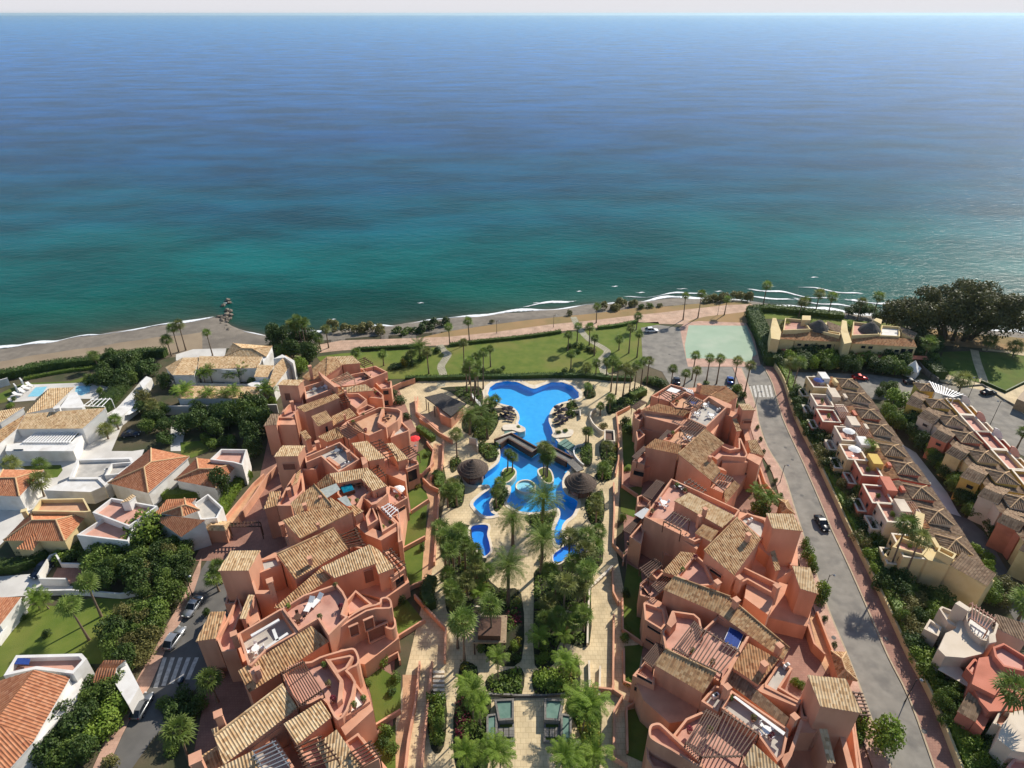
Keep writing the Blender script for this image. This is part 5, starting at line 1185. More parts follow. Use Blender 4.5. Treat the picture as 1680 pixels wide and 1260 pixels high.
W_ = [(ZA, [(1497, 588), (1494, 690), (1488, 750), (1425, 800)], 1.1, 'terracotta wall turning round the ramp below the red parasol'),
    (ZA, [(1380, 805), (1425, 850), (1474, 872), (1465, 1000), (1445, 1290)], 1.1, 'long terracotta wall between ramp and cream path, left side'),
    (ZA, [(1312, 992), (1412, 925)], 1.0, 'terracotta wall between two left garden lawns, under the white parasol'), (ZA, [(1268, 1205), (1392, 1138)], 1.0, 'terracotta wall dividing the left garden lawns, second from the white parasol'),
    (ZA, [(1290, 800), (1375, 780), (1440, 712)], 1.0, 'terracotta wall at the foot of the small upper left lawn'), (ZA, [(1402, 590), (1440, 640), (1420, 745)], .9, 'terracotta wall along the upper left lawn'),
    (ZB, [(1210, 290), (1330, 225), (1420, 192)], 1.0, 'terracotta wall above the lawn with ball shaped bush'), (ZB, [(1332, 288), (1420, 385), (1512, 480), (1506, 665)], 1.2, 'angled terracotta wall beside the cream terrace, left side'),
    (ZB, [(1240, 520), (1392, 425)], 1.0, 'terracotta wall between lawn and cream terrace, left side'), (ZB, [(1160, 665), (1238, 620), (1250, 670)], 1.2, 'short terracotta return wall at the cream terrace'),
    (ZB, [(1362, 670), (1350, 800), (1335, 920), (1298, 1120), (1280, 1290)], 1.1, 'long terracotta wall beside the lower left ramp'), (ZB, [(1432, 665), (1415, 850), (1395, 1050), (1372, 1290)], .9, 'cream edged terracotta wall nearest the lower left steps'),
    (ZB, [(1112, 1030), (1252, 945)], 1.0, 'terracotta wall between the two lowest left lawns'), (ZA, [(1180, 300), (1260, 262), (1335, 240)], 1.6, 'tall terracotta garden wall at the top of the left row'),
    (ZA, [(1350, 340), (1340, 430), (1385, 470), (1470, 545), (1550, 590)], 1.3, 'curved terracotta wall beside the dark roofed bar'),
    (ZE, [(255, 250), (178, 290), (192, 420), (190, 560), (172, 640)], 1.1, 'terracotta wall along the upper right garden path'), (ZE, [(162, 690), (165, 850), (158, 1040), (220, 1110), (215, 1150)], 1.1, 'terracotta wall along the middle right garden path'),
    (ZE, [(215, 560), (212, 700), (300, 760)], 1.0, 'terracotta wall round the upper right lawn'), (ZF, [(155, 130), (160, 270), (190, 330)], 1.1, 'terracotta wall at the white steps, right side'), (ZF, [(162, 400), (160, 600), (158, 830), (212, 868), (165, 950), (160, 1220), (240, 1260)], 1.1, 'long waving terracotta wall down the right garden path'),
    (ZF, [(212, 300), (215, 480), (330, 560)], .9, 'terracotta wall round the shaded right lawn'), (ZF, [(220, 590), (222, 780), (270, 800)], .9, 'terracotta wall round the second shaded right lawn'), (ZF, [(240, 1180), (235, 930), (300, 890)], .9, 'terracotta wall round the lowest right lawn'),
    (ZF, [(25, 820), (150, 835), (160, 800)], 1.3, 'terracotta wall across the lower right path'), (ZC, [(165, 310), (175, 410), (250, 470), (320, 530)], 1.4, 'terracotta wall wrapped round the bar yard'),
    (ZC, [(190, 420), (300, 500), (318, 540)], 1.0, 'inner terracotta wall of the bar yard')]
for R, q, h, lab in W_: wall_line(R, q, h, 'terracotta', lab)
for q, lab in (([(28, 180), (15, 400), (12, 560)], 'cream wall edging the right path beside the palms'), ([(20, 660), (25, 810)], 'low cream wall edging the lower right path'), ([(85, 690), (80, 860)], 'cream wall beside the lower right ramp')): wall_line(ZF, q, .8, 'coping', lab)
wall_line(ZC, [(1310, 440), (1330, 480), (1370, 520), (1400, 535)], 1.2, 'coping', 'curved cream wall on the right pool terrace', smooth=4); wall_line(ZC, [(1310, 440), (1320, 400), (1350, 380)], 1.0, 'coping', 'cream retaining wall round the small palm terrace', smooth=4)
wall_line(ZC, [(1195, 395), (1245, 390), (1248, 430)], 1.0, 'coping', 'cream wall behind the right pool loungers'); wall_line(ZC, [(680, 380), (740, 375)], 1.1, 'coping', 'cream wall behind the left pool loungers')
wall_line(ZC, [(520, 590), (570, 600), (575, 650)], 1.8, 'coping', 'tall cream screen wall left of the bridge')
# planting beds
BEDS = [(ZD, [(252, 95), (300, 20), (410, 5), (430, 100), (500, 180), (470, 230), (560, 330), (678, 360), (680, 700), (540, 720), (450, 600), (420, 500), (310, 470), (285, 400), (288, 250)], 'leaf_mid', 4200, 1.1),
    (ZD, [(750, 240), (830, 200), (1020, 165), (1092, 60), (1098, 200), (1040, 280), (1030, 625), (880, 610), (850, 720), (748, 730), (744, 330)], 'leaf_mid', 4200, 1.1),
    (ZD, [(365, 720), (450, 740), (440, 880), (362, 860)], 'leaf_dark', 900, 1.4), (ZD, [(505, 790), (680, 745), (680, 880), (600, 900), (510, 870)], 'leaf_mid', 1300, 1.2),
    (ZD, [(742, 765), (870, 745), (968, 690), (968, 880), (800, 885), (745, 870)], 'leaf_bright', 2200, 1.6), (ZD, [(345, 885), (520, 890), (490, 1100), (500, 1290), (345, 1290)], 'leaf_mid', 2600, 1.8),
    (ZD, [(915, 905), (1078, 880), (1078, 1290), (990, 1290), (985, 1100), (940, 1000)], 'leaf_bright', 3600, 2.0), (ZD, [(190, 885), (288, 895), (278, 1150), (212, 1160)], 'leaf_mid', 1500, 2.2),
    (ZC, [(560, 500), (620, 420), (690, 380), (712, 450), (640, 560), (540, 565)], 'leaf_mid', 1500, 1.8), (ZC, [(480, 430), (600, 340), (690, 350), (690, 400), (560, 520), (480, 510)], 'leaf_dark', 1500, 2.0),
    (ZC, [(395, 700), (450, 690), (470, 720), (420, 780), (395, 770)], 'leaf_mid', 500, 1.2), (ZC, [(380, 860), (470, 830), (490, 900), (470, 1000), (390, 1010), (370, 930)], 'leaf_mid', 1500, 2.2), (ZC, [(580, 600), (710, 590), (715, 680), (650, 715), (585, 650)], 'leaf_mid', 1200, 1.8),
    (ZC, [(690, 890), (745, 880), (780, 920), (755, 980), (700, 1040), (665, 1000)], 'leaf_dark', 1200, 2.2), (ZC, [(880, 1070), (1030, 1055), (1090, 1040), (1060, 1140), (1055, 1220), (960, 1160)], 'leaf_mid', 1400, 1.5), (ZC, [(1250, 600), (1320, 590), (1325, 720), (1280, 745), (1250, 680)], 'leaf_mid', 900, 1.6),
    (ZC, [(1380, 590), (1490, 590), (1480, 720), (1420, 760), (1380, 680)], 'leaf_mid', 1000, 2.0), (ZC, [(1350, 790), (1450, 760), (1450, 830), (1370, 840)], 'leaf_bright', 700, 2.0), (ZC, [(1290, 960), (1395, 900), (1400, 1100), (1320, 1120), (1280, 1020)], 'leaf_mid', 1500, 1.6),
    (ZC, [(330, 225), (520, 215), (600, 230), (600, 350), (500, 330), (400, 255)], 'leaf_mid', 900, .5), (ZC, [(1270, 250), (1330, 220), (1350, 280), (1290, 300)], 'leaf_dark', 500, 1.8), (ZC, [(1420, 330), (1500, 300), (1560, 260), (1680, 250), (1600, 350), (1500, 380), (1430, 400)], 'leaf_dark', 1600, 2.2),
    (ZC, [(1170, 300), (1220, 330), (1240, 390), (1190, 430), (1150, 400)], 'leaf_mid', 700, 1.8)]
for i, (R, q, m, n, h) in enumerate(BEDS): bed(R, q, .02 + .003 * (i % 3)); cover(R, q, m, n, h, .2); cover(R, q, 'leaf_bright' if i % 2 else 'leaf_yellow', n // 5, h * 1.15, .19)
cover(ZD, [(335, 890), (415, 900), (405, 1000), (440, 1040), (400, 1130), (340, 1140)], 'leaf_red', 900, 1.6, .16); cover(ZD, [(600, 440), (680, 430), (680, 520), (600, 530)], 'leaf_red', 250, 1.0, .15); cover(ZD, [(890, 530), (950, 530), (950, 600), (880, 600)], 'leaf_red', 220, 1.2, .15)
for i, (q, lab) in enumerate((([(735, 768), (760, 748), (805, 745), (830, 772), (822, 802), (782, 842), (745, 848), (728, 818)], 'left'), ([(965, 772), (990, 748), (1030, 745), (1062, 772), (1076, 822), (1062, 850), (1030, 852), (1000, 832)], 'right'))):
    o = P(ZC, spline(q, 4), .25); mb = MB(); mb.prism(o, [Vector((p.x, p.y, -1.5)) for p in o], cap=False); n_ = len(o); i_ = offset(o, .35 if area2(o) > 0 else .35)
    mb.add(o + i_, [[k, (k + 1) % n_, n_ + (k + 1) % n_, n_ + k] for k in range(n_)]); r_ = tag(mb.build('pool_island', M['coping']), 'oval palm island in the lower pool, on the %s' % lab, 'planter')
    g_ = MB(); g_.sheet([p - Vector((0, 0, .04)) for p in i_]); g_.build('turf', M['lawn_deep'], r_)
# zigzag bridge
br = thing('bridge', 'dark zigzag footbridge between the upper and lower pools', 'bridge', ZC(945, 640))
mb = MB(); L = P(ZC, [(705, 588), (785, 548), (945, 640), (992, 606), (1180, 705), (1250, 770)], .75); strip(mb, L, -.95, .95, h=.12, z0=.7); mb.build('deck', M['slate'], br)
for w0, w1 in ((-1.35, -.95), (.95, 1.35)):
    mb = MB(); strip(mb, [p.copy() for p in L[:5]], w0, w1, h=.5, z0=-.3); mb.build('parapet', M['dark_wood'], br)
poly_thing('jetty', 'rounded cream jetty planter reaching into the upper pool, left side', 'planter', ZC, spline([(742, 470), (800, 462), (850, 468), (886, 488), (884, 508), (850, 515), (800, 500), (745, 500)], 3), .3, 1.6, 'coping')
poly_thing('jetty', 'cream planter with clipped bushes at the right edge of the upper pool', 'planter', ZC, spline([(1060, 535), (1075, 520), (1130, 500), (1200, 500), (1190, 540), (1120, 550), (1080, 552)], 3), .3, 1.6, 'coping')
for k in range(5):
    a, b = (1098 + k * 26, 590 + k * 14), (1150 + k * 22, 558 + k * 16)
    poly_thing('pool_step', 'green tiled cascade step, %s from the upper pool' % ORD[k], 'step', ZC, [a, (a[0] + 22, a[1] + 12), (b[0] + 22, b[1] + 12), b], .55 - k * .1, 1.6, 'pond_floor', group='steps of the green cascade')
wall_line(ZC, [(1275, 610), (1225, 620), (1205, 650), (1215, 690), (1250, 730), (1270, 745)], .8, 'white_wall', 'white curved wall of the cascade beside the pool', smooth=4)
for q in ([(750, 500), (800, 490), (830, 505), (800, 525), (750, 535)],): sheet('pool_shelf', P(ZC, q), 'pond_floor', .03)
# round whirlpool
wp = thing('whirlpool', 'round pale whirlpool tub in the middle of the lower pool', 'whirlpool', ZC(888, 880, 0))
c = ZC(888, 880, 0); mb = MB(); mb.lathe([(2.3, -1.5), (2.3, .42), (1.95, .45), (1.95, .1)], c, 28); mb.build('rim', M['coping'], wp, True)
mb = MB(); mb.lathe([(1.96, .1), (0.01, .12)], c, 28); mb.build('floor', M['pool_pale'], wp); mb = MB(); mb.lathe([(1.96, .33), (0.01, .33)], c, 28); mb.build('water', M['pool_water'], wp)
# thatched round bars
for (x, y, w_, lab) in ((545, 812, 3.55, 'left'), (1246, 905, 3.55, 'right')):
    c = ZC(x, y, 0); h = thing('round_bar', 'round pool bar under a dark conical thatch, on the %s of the lower pool' % lab, 'bar', c)
    mb = MB(); pr = []
    st = 5
    for k in range(st):
        t0, t1 = 1 - k / st, 1 - (k + 1) / st
        pr += [(w_ * (t0 * .96 + .04), 2.45 + (1 - t0) * 2.4), (w_ * (t1 * .96 + .07), 2.45 + (1 - t1) * 2.4 - .05), (w_ * (t1 * .96 + .07), 2.45 + (1 - t1) * 2.4 - .0)]
    pr += [(.05, 5.0)]
    mb.lathe([(w_ * .97, 2.25)] + pr, c, 26); mb.lathe([(w_ * .97, 2.25), (.1, 3.4)], c, 20); mb.build('thatch_roof', M['thatch'], h)
    mb = MB(); mb.lathe([(2.3, -1.0), (2.3, 1.1), (1.8, 1.12), (1.8, -.5)], c, 24); mb.build('counter', M['dark_pink_paving'], h)
    for k in range(6):
        a = k * 1.047 + .3; mb = MB(); p = c + Vector((math.cos(a) * 2.6, math.sin(a) * 2.6, -1.0)); mb.tube([p, p + Vector((0, 0, 3.6))], .12, 7); mb.build('post', M['dark_wood'], h)
# bar with dark pitched roof
B = Block('bar_pavilion', 'low bar pavilion with dark flat-tiled roof left of the upper pool', 'pavilion', ZC, (350, 400))
pl = plane3(ZC(228, 285, 3.4), ZC(400, 412, 3.4), ZC(480, 300, 4.4)); poly = [on_plane(ZC, x, y, pl) for x, y in ((228, 285), (400, 412), (500, 330), (340, 258))]
mb = MB(); mb.prism(poly, [p - Vector((0, 0, .3)) for p in poly], bottom=True); mb.build('roof', M['bar_roof'], B.root)
B.vol([(330, 400), (400, 428), (480, 345), (350, 280), (300, 300)], 2.9)
for q in ((235, 300), (250, 320), (290, 345)):
    mb = MB(); p = ZC(*q, 3.3); mb.bar(p, p - Vector((0, 0, 3.3)), .2, .2); mb.build('post', M['dark_wood'], B.root)
B.vol([(190, 425), (215, 408), (318, 478), (300, 500)], 1.2); B.done()
# square pavilion among the trees, kiosk
B = Block('garden_pavilion', 'square brown timber pavilion with raised lantern among the garden palms', 'pavilion', ZD, (520, 640), wall='dark_wood')
mb = MB(); t = P(ZD, [(425, 612), (600, 612), (605, 470), (450, 470)], 3.2); mb.prism(t, [p - Vector((0, 0, .25)) for p in t], bottom=True); mb.build('roof', M['pale_wood'], B.root)
mb = MB(); t = P(ZD, [(455, 575), (570, 578), (575, 480), (462, 478)], 4.3); mb.prism(t, [p - Vector((0, 0, 1.1)) for p in t]); mb.build('lantern', M['dark_wood'], B.root)
for q in ((435, 605), (590, 605), (597, 478), (458, 478)):
    mb = MB(); p = ZD(*q, 3.2); mb.bar(p, p - Vector((0, 0, 3.2)), .22, .22); mb.build('post', M['dark_wood'], B.root)
B.vol([(470, 560), (560, 562), (562, 500), (475, 500)], 2.4); B.done()
B = Block('kiosk', 'small square cream kiosk with open dark slatted top on the right pool terrace', 'kiosk', ZC, (1440, 580), wall='coping')
B.terrace([(1405, 572), (1478, 576), (1472, 502), (1406, 498)], 2.6, .5, fm='dark_wood'); B.done()
# formal water court at the bottom
for sx, lab in ((1, 'left'), (-1, 'right')):
    X = lambda x: x if sx > 0 else 1437 - x
    B = Block('fountain_basin', 'stepped grey fountain basin with pale green water beside the cream walk, on the %s' % lab, 'fountain', ZD, (X(570), 1010), wall='slate')
    B.terrace([(X(538), 905), (X(640), 900), (X(640), 1010), (X(560), 1015)], 1.4, .25, fm='pond_floor'); B.terrace([(X(498), 985), (X(555), 975), (X(555), 1130), (X(498), 1135)], 1.2, .2, fm='pond_floor')
    for k in range(3): B.vol([(X(560 + k * 28), 1050), (X(584 + k * 28), 1050), (X(584 + k * 28), 1098), (X(560 + k * 28), 1098)], .6)
    B.terrace([(X(556), 1022), (X(642), 1020), (X(644), 1125), (X(556), 1128)], .5, .12, fm='lawn_deep'); B.done()
poly_thing('bench_block', 'pale stone block beside the right fountain basin', 'block', ZD, [(938, 1118), (985, 1115), (985, 1180), (938, 1182)], 1.6, 1.8, 'slate')
sheet('garden_walk', P(ZD, [(650, 903), (792, 903), (798, 1300), (644, 1300)]), 'cream_paving', .025)
wall_line(ZD, [(500, 885), (640, 890), (655, 893), (790, 893), (905, 885)], .5, 'slate', 'low dark rail across the head of the cream walk')
# steps
for k in range(6):
    y = 700 + k * 26; tag(poly_thing('step', 'wide cream garden step, %s from the top, left flight' % ORD[k], 'step', ZB, [(1436, y), (1502, y), (1502, y + 14), (1436, y + 14)], .42 - k * .06, .6, 'coping', group='left flight of garden steps'), 'wide cream garden step, %s from the top, left flight' % ORD[k], 'step', 'left flight of garden steps')
for k in range(7):
    x, y = 150 - k * 17, 95 + k * 16; poly_thing('step', 'pale curved garden step, %s from the top, right flight' % ORD[k], 'step', ZF, [(x, y), (x + 12, y + 4), (x - 42, y + 62), (x - 54, y + 58)], .6 - k * .07, .8, 'coping', group='right flight of garden steps')
# palms and shrubs of the garden
palms('date', ZC, [(525, 530, 400)], 'standing left of the pool beside the bar', None, 1.0)
palms('date', ZC, [(640, 560, 450), (600, 470, 370)], 'between bar and pool', 'date palms between bar and pool', .75); palms('fan', ZC, [(410, 960, 860), (440, 1000, 890), (380, 1010, 900)], 'left of the round left bar', 'palms left of the round bar', 1.1); palms('fan', ZC, [(720, 950, 850), (700, 1010, 910)], 'on the leafy spit between the lower pools', 'palms on the pool spit', .9); palms('fan', ZC, [(1340, 1050, 940), (1350, 1110, 1000)], 'below the round right bar', 'palms below the right bar', .9); palms('fan', ZC, [(1290, 290, 215), (1440, 380, 290), (1420, 690, 600), (1390, 830, 740)], 'dotted down the right pool terrace', 'palms down the right terrace', .9)
palms('fan', ZC, [(440, 700, 530)], 'tall and lone on the cream path below the bar', None, 1.1)
palms('fan', ZC, [(685, 375, 305), (655, 390, 320)], 'behind the loungers left of the upper pool', 'palms behind the left loungers', 1.1)
palms('fan', ZC, [(770, 775, 655), (802, 780, 678)], 'on the left palm island', 'palms of the left island', .8)
palms('fan', ZC, [(1008, 800, 610), (1030, 810, 650), (1022, 820, 690)], 'on the right palm island', 'palms of the right island', 1.15)
palms('fan', ZC, [(1285, 580, 500), (1300, 585, 515)], 'in the cascade planter right of the pool', 'pair of palms by the cascade', .8); palms('fan', ZC, [(1378, 405, 345)], 'on the curved terrace right of the pool', None, .8)
palms('date', ZC, [(995, 1120, 955)], 'with the broadest crown over the round pool', None, 1.15); palms('date', ZC, [(805, 1260, 1090)], 'at the top of the central walk, left side', None, 1.05)
palms('date', ZD, [(610, 420, 225)], 'shading the middle of the central walk', None, 1.15); palms('date', ZD, [(780, 250, 75)], 'on the right of the central walk, below the pool', None, 1.1)
palms('fan', ZD, [(320, 420, 330), (350, 480, 390), (400, 380, 290), (450, 330, 220), (500, 330, 240), (310, 350, 260)], 'in the left half of the lower garden bed', 'slender palms of the left bed', 1.05); palms('fan', ZD, [(810, 480, 400), (860, 560, 470), (800, 560, 490), (850, 400, 290), (1010, 380, 290), (1000, 560, 470), (940, 580, 500), (830, 330, 240)], 'in the right half of the lower garden bed', 'slender palms of the right bed', 1.05); palms('feather', ZD, [(470, 400, 350), (980, 520, 450), (900, 640, 570), (770, 640, 580)], 'tucked among the shrubs beside the central walk', 'feathery palms beside the central walk', 1.0)
palms('fan', ZD, [(528, 620, 420)], 'rising beside the timber pavilion', None, 1.3); palms('fan', ZD, [(385, 705, 500)], 'left of the timber pavilion', None, 1.35); palms('fan', ZD, [(350, 640, 520)], 'half hidden left of the pavilion', None, 1.0)
palms('fan', ZD, [(330, 250, 95), (290, 220, 60), (360, 210, 40), (440, 280, 140), (390, 240, 100), (310, 300, 140), (270, 160, 20)], 'in the dense left grove beside the lower ponds', 'palms of the left grove', 1.15)
palms('fan', ZD, [(890, 500, 300), (930, 360, 190), (985, 330, 130), (960, 470, 330), (1000, 260, 60), (1040, 250, 110), (920, 260, 70), (1060, 180, 30), (1000, 440, 230)], 'in the dense right grove beside the lower ponds', 'palms of the right grove', 1.15)
palms('feather', ZD, [(430, 1030, 860), (470, 1060, 930), (400, 950, 830)], 'around the red flowering bed', 'feathery palms by the red bed', 1.1); palms('feather', ZD, [(990, 1090, 960), (1030, 1060, 920), (960, 1000, 900)], 'in the leafy bed right of the fountain', 'feathery palms right of the fountain', 1.3)
palms('feather', ZD, [(895, 790, 700), (930, 800, 730)], 'in the bed above the right fountain', 'feathery palms above the fountain'); palms('feather', ZD, [(560, 810, 690)], 'in the bed above the left fountain'); palms('feather', ZD, [(530, 1275, 1160), (570, 1310, 1200), (880, 1310, 1195), (925, 1300, 1200), (1040, 1270, 1190), (400, 1260, 1170)], 'along the bottom edge of the garden', 'feathery palms at the bottom of the garden', 1.2)
bushes(ZD, [('bright', 240, 930, 1.0, 2), ('bright', 255, 990, 1.1, 2.2), ('mid', 235, 1050, 1.1, 2.2), ('bright', 250, 1110, 1.0, 2)], 'in the long planter on the left terrace', 'shrubs of the long left planter')
bushes(ZD, [('dark', 785, 185, .9, 1.6), ('dark', 800, 240, 1.1, 1.8)], 'clipped round beside the central walk', 'clipped balls by the walk'); bushes(ZD, [('mid', 470, 650, .8, 1.2), ('bright', 640, 640, 1.0, 1.6), ('dark', 650, 700, 1.0, 1.2), ('mid', 790, 640, 1.3, 1.4), ('bright', 790, 700, 1.4, 1.2), ('bright', 780, 820, 1.5, 1.4), ('mid', 830, 840, 1.3, 1.4)], 'beside the central walk', 'shrubs beside the central walk')
bushes(ZB, [('dark', 1255, 315, .9, 1.9), ('mid', 1225, 750, 1.0, 1.2), ('dark', 1200, 830, .9, 1.0), ('mid', 1080, 690, 1.2, 1.6), ('bright', 1150, 660, 1.2, 1.8), ('mid', 1060, 780, .8, 1.0), ('mid', 1170, 1060, 1.1, 1.8), ('mid', 1200, 1170, 1.3, 2.0), ('dark', 1150, 1130, 1, 1.5)], 'on the lower left garden lawns', 'shrubs on the lower left lawns')
bushes(ZA, [('mid', 1405, 655, .9, 1.0), ('dark', 1380, 1010, .7, 1.2), ('dark', 1375, 1195, .7, 1.4), ('yellow', 1350, 835, 1.0, .8), ('dark', 1210, 310, 1.6, 1.6), ('dark', 1245, 350, 1.8, 1.8), ('dark', 1285, 440, 1.3, 1.5)], 'on the upper left garden lawns', 'shrubs on the upper left lawns')
bushes(ZE, [('dark', 225, 340, 1.5, 2.4), ('dark', 245, 380, 1.5, 2.0), ('bright', 245, 600, .9, 1.0), ('bright', 105, 620, 1.7, 2.0), ('mid', 130, 590, 1.6, 2.2), ('mid', 215, 890, .9, 2)], 'along the upper right garden wall', 'shrubs along the upper right wall')
bushes(ZF, [('dark', 235, 265, 1.0, 1.2), ('bright', 235, 470, .8, .9), ('mid', 225, 525, 1.0, 1.6), ('bright', 240, 770, .9, .9)], 'on the shaded lawns of the right row', 'shrubs on the shaded right lawns')
bushes(ZC, [('olive', 1400, 485, 1.2, 1.3), ('dark', 1105, 525, 1.0, .9), ('mid', 1150, 515, .9, .9), ('mid', 845, 488, .8, .5), ('dark', 1310, 255, 1.2, 1.7), ('mid', 740, 800, .8, .9), ('bright', 1030, 840, .5, .6)], 'planted round the upper pool', 'shrubs round the upper pool')
hedge(ZA, [(1350, 510), (1400, 545), (1440, 575)], 1.4, 1.6, 'leaf_mid', 'clipped hedge behind the red parasol'); hedge(ZB, [(1435, 195), (1400, 280), (1430, 355)], 2.2, 2.2, 'leaf_dark', 'dark block hedge beside the left garden path'); hedge(ZA, [(1440, 775), (1480, 790), (1470, 850)], 2.0, 1.5, 'leaf_mid', 'round topped hedge beside the left ramp bend')
hedge(ZE, [(260, 190), (300, 175), (340, 160)], 2.4, 2.0, 'leaf_mid', 'bushy hedge at the top of the right row', 26)
# parasols and loungers
def parasol(R, x, y, zb, h, w_, m, label, group=None, ztop=None):
    b = R(x, y, zb); t = thing('parasol', label, 'parasol', b, group)
    mb = MB(); mb.lathe([(w_, h - .45), (w_ * .5, h - .17), (.03, h)], b, 8); mb.lathe([(w_, h - .45), (.03, h - .12)], b, 8); mb.build('canopy', M[m], t)
    mb = MB(); mb.tube([b, b + Vector((0, 0, h - .1))], .04, 6); mb.build('pole', M['white_plastic'], t); mb = MB(); mb.lathe([(.3, 0), (.3, .1), (.04, .14)], b, 10); mb.build('base', M['metal_grey'], t); return t
parasol(ZA, 1335, 600, 0, 2.6, 1.35, 'red_cloth', 'bright red open parasol on the upper left garden lawn')
parasol(ZA, 1245, 895, 3.5, 2.6, 1.3, 'white_cloth', 'white open parasol on the corner balcony of the left row')
def proto_lounger(m):
    t = thing('sun_lounger', 'x', 'sun lounger'); HID.append(t); mb = MB(); mb.box((0, -.35, .3), (.65, 1.25, .1)); mb.build('seat', M[m], t)
    mb = MB(); mb.add([(-.32, .3, .38), (.32, .3, .38), (.32, .95, .8), (-.32, .95, .8), (-.32, .3, .3), (.32, .3, .3), (.32, .98, .72), (-.32, .98, .72)], [[0, 1, 2, 3], [7, 6, 5, 4], [0, 4, 5, 1], [1, 5, 6, 2], [2, 6, 7, 3], [3, 7, 4, 0]]); mb.build('backrest', M[m], t)
    for sx in (-.27, .27):
        for y in (-.85, .25): mb = MB(); mb.box((sx, y, 0), (.06, .06, .3)); mb.build('leg', M['metal_grey'], t)
    return t
LN = {m: proto_lounger(m) for m in ('dark_cloth', 'white_cloth', 'blue_cloth')}
def loungers(R, lst, m, rz, label, group, z=.05, sc=1.0):
    for i, q in enumerate(sorted(lst)): dup(LN[m], R(*q, z), rz + rnd.uniform(-.25, .25), sc, '%s, %s' % (label, nth(i, len(lst))), group)
loungers(ZC, [(755, 375), (765, 400), (775, 420), (785, 440), (790, 380), (745, 420), (800, 410)], 'dark_cloth', 1.2, 'dark lounger on the left pool deck', 'dark loungers on the left pool deck', sc=1.2)
loungers(ZC, [(1090, 400), (1100, 440), (1110, 470), (1130, 380), (1125, 420), (1140, 455), (1160, 430), (1110, 360)], 'dark_cloth', -1.2, 'dark lounger on the right pool deck', 'dark loungers on the right pool deck', sc=1.2)
for i, q in enumerate([(1095, 390), (1120, 450), (1140, 405)]): parasol(ZC, *q, 0, 2.3, 1.0, 'dark_cloth', 'dark parasol among the loungers right of the pool, %s' % nth(i, 3), 'dark parasols right of the pool')
for i, q in enumerate([(755, 400), (785, 395)]): parasol(ZC, *q, 0, 2.3, 1.0, 'dark_cloth', 'dark parasol among the loungers left of the pool, %s of the two' % nth(i, 2), 'dark parasols left of the pool')
loungers(ZC, [(545, 290), (560, 310), (578, 330), (590, 345)], 'white_cloth', .6, 'white lounger on the grass left of the pool', 'white loungers on the grass')
loungers(LC_, [(880, 540), (935, 510)], 'white_cloth', -.35, 'white lounger on the pink roof terrace of the left row', 'white loungers on the left roof terrace', 8.93, 1.35)
for i, (R, x, y, m, lab) in enumerate(((LB_, 905, 520, 'tub_blue', 'square spa tub with blue green cover on a left roof terrace'), (RC_, 765, 555, 'blue_cloth', 'rectangular spa tub with dark blue cover on the right pergola terrace'))):
    z = 7.75 if i == 0 else 7.45
    b = R(x, y, z); t = thing('spa_tub', lab, 'spa tub', b); mb = MB(); s_ = (2.3, 2.3) if i == 0 else (2.2, 3.2); mb.box(b, (*s_, .85), -.6 if i else .5); mb.build('shell', M['dark_wood' if i == 0 else 'white_plastic'], t); mb = MB(); mb.box(b + Vector((0, 0, .85)), (s_[0] * .93, s_[1] * .93, .06), -.6 if i else .5); mb.build('cover', M[m], t)
def table_set(R, x, y, z, label, m='white_plastic', group=None):
    b = R(x, y, z); t = thing('table_set', label, 'table', b, group); mb = MB(); mb.lathe([(.02, .75), (.6, .75), (.6, .7), (.05, .68), (.05, .05), (.35, 0)], b, 12); mb.build('table', M[m], t)
    for k in range(4):
        a = k * 1.57 + .4; c = b + Vector((math.cos(a) * .95, math.sin(a) * .95, 0)); mb = MB(); mb.box(c + Vector((0, 0, .42)), (.5, .5, .07), a); d = Vector((math.cos(a), math.sin(a), 0)); mb.box(c + d * .24 + Vector((0, 0, .48)), (.06, .48, .5), a)
        for sx in (-.2, .2): mb.box(c + Vector((-math.sin(a) * sx, math.cos(a) * sx, 0)), (.06, .06, .42), a)
        mb.build('chair', M[m], t)
for R, x, y, z, lab, m in ((LA_, 580, 430, 8.1, 'grey table and chairs on the seaward left roof court', 'metal_grey'), (LA_, 690, 400, 8.1, 'pale table and chairs at the back of the seaward left roof court', 'white_plastic'), (LA_, 1085, 300, 7.2, 'dark table set on the seaward left terrace', 'dark_wood'), (LA_, 1290, 700, 7.6, 'dark table set inside the curved sand coloured terrace', 'dark_wood'), (LB_, 800, 140, 8.9, 'grey table set on the whitewashed court', 'metal_grey'), (LB_, 1010, 460, 7.7, 'dark planter table on the spa terrace', 'dark_wood'),
    (RA_, 790, 370, 8.8, 'white table set in the right roof court, nearest the pool', 'white_plastic'), (RA_, 870, 280, 8.8, 'white table set in the right roof court, farthest from the viewer', 'white_plastic'), (RA_, 940, 390, 8.8, 'white table set in the right roof court, nearest the road', 'white_plastic'), (RA_, 710, 610, 8.1, 'white table set under the second right pergola', 'white_plastic'), (RA_, 760, 270, 8.3, 'blue cloth table set on the first right terrace', 'blue_cloth'), (RB_, 320, 320, 8.3, 'white table set on the broad right terrace', 'white_plastic'), (RB_, 440, 190, 8.3, 'grey table set at the top corner of the broad right terrace', 'metal_grey'), (LC_, 790, 640, 8.95, 'dark low table set on the pink left terrace', 'dark_wood'), (LC_, 470, 880, 7.7, 'white table set in the sunken left roof court', 'white_plastic'), (RD_, 950, 640, 7.9, 'white table set beside the long awning', 'white_plastic')): table_set(R, x, y, z, lab, m)

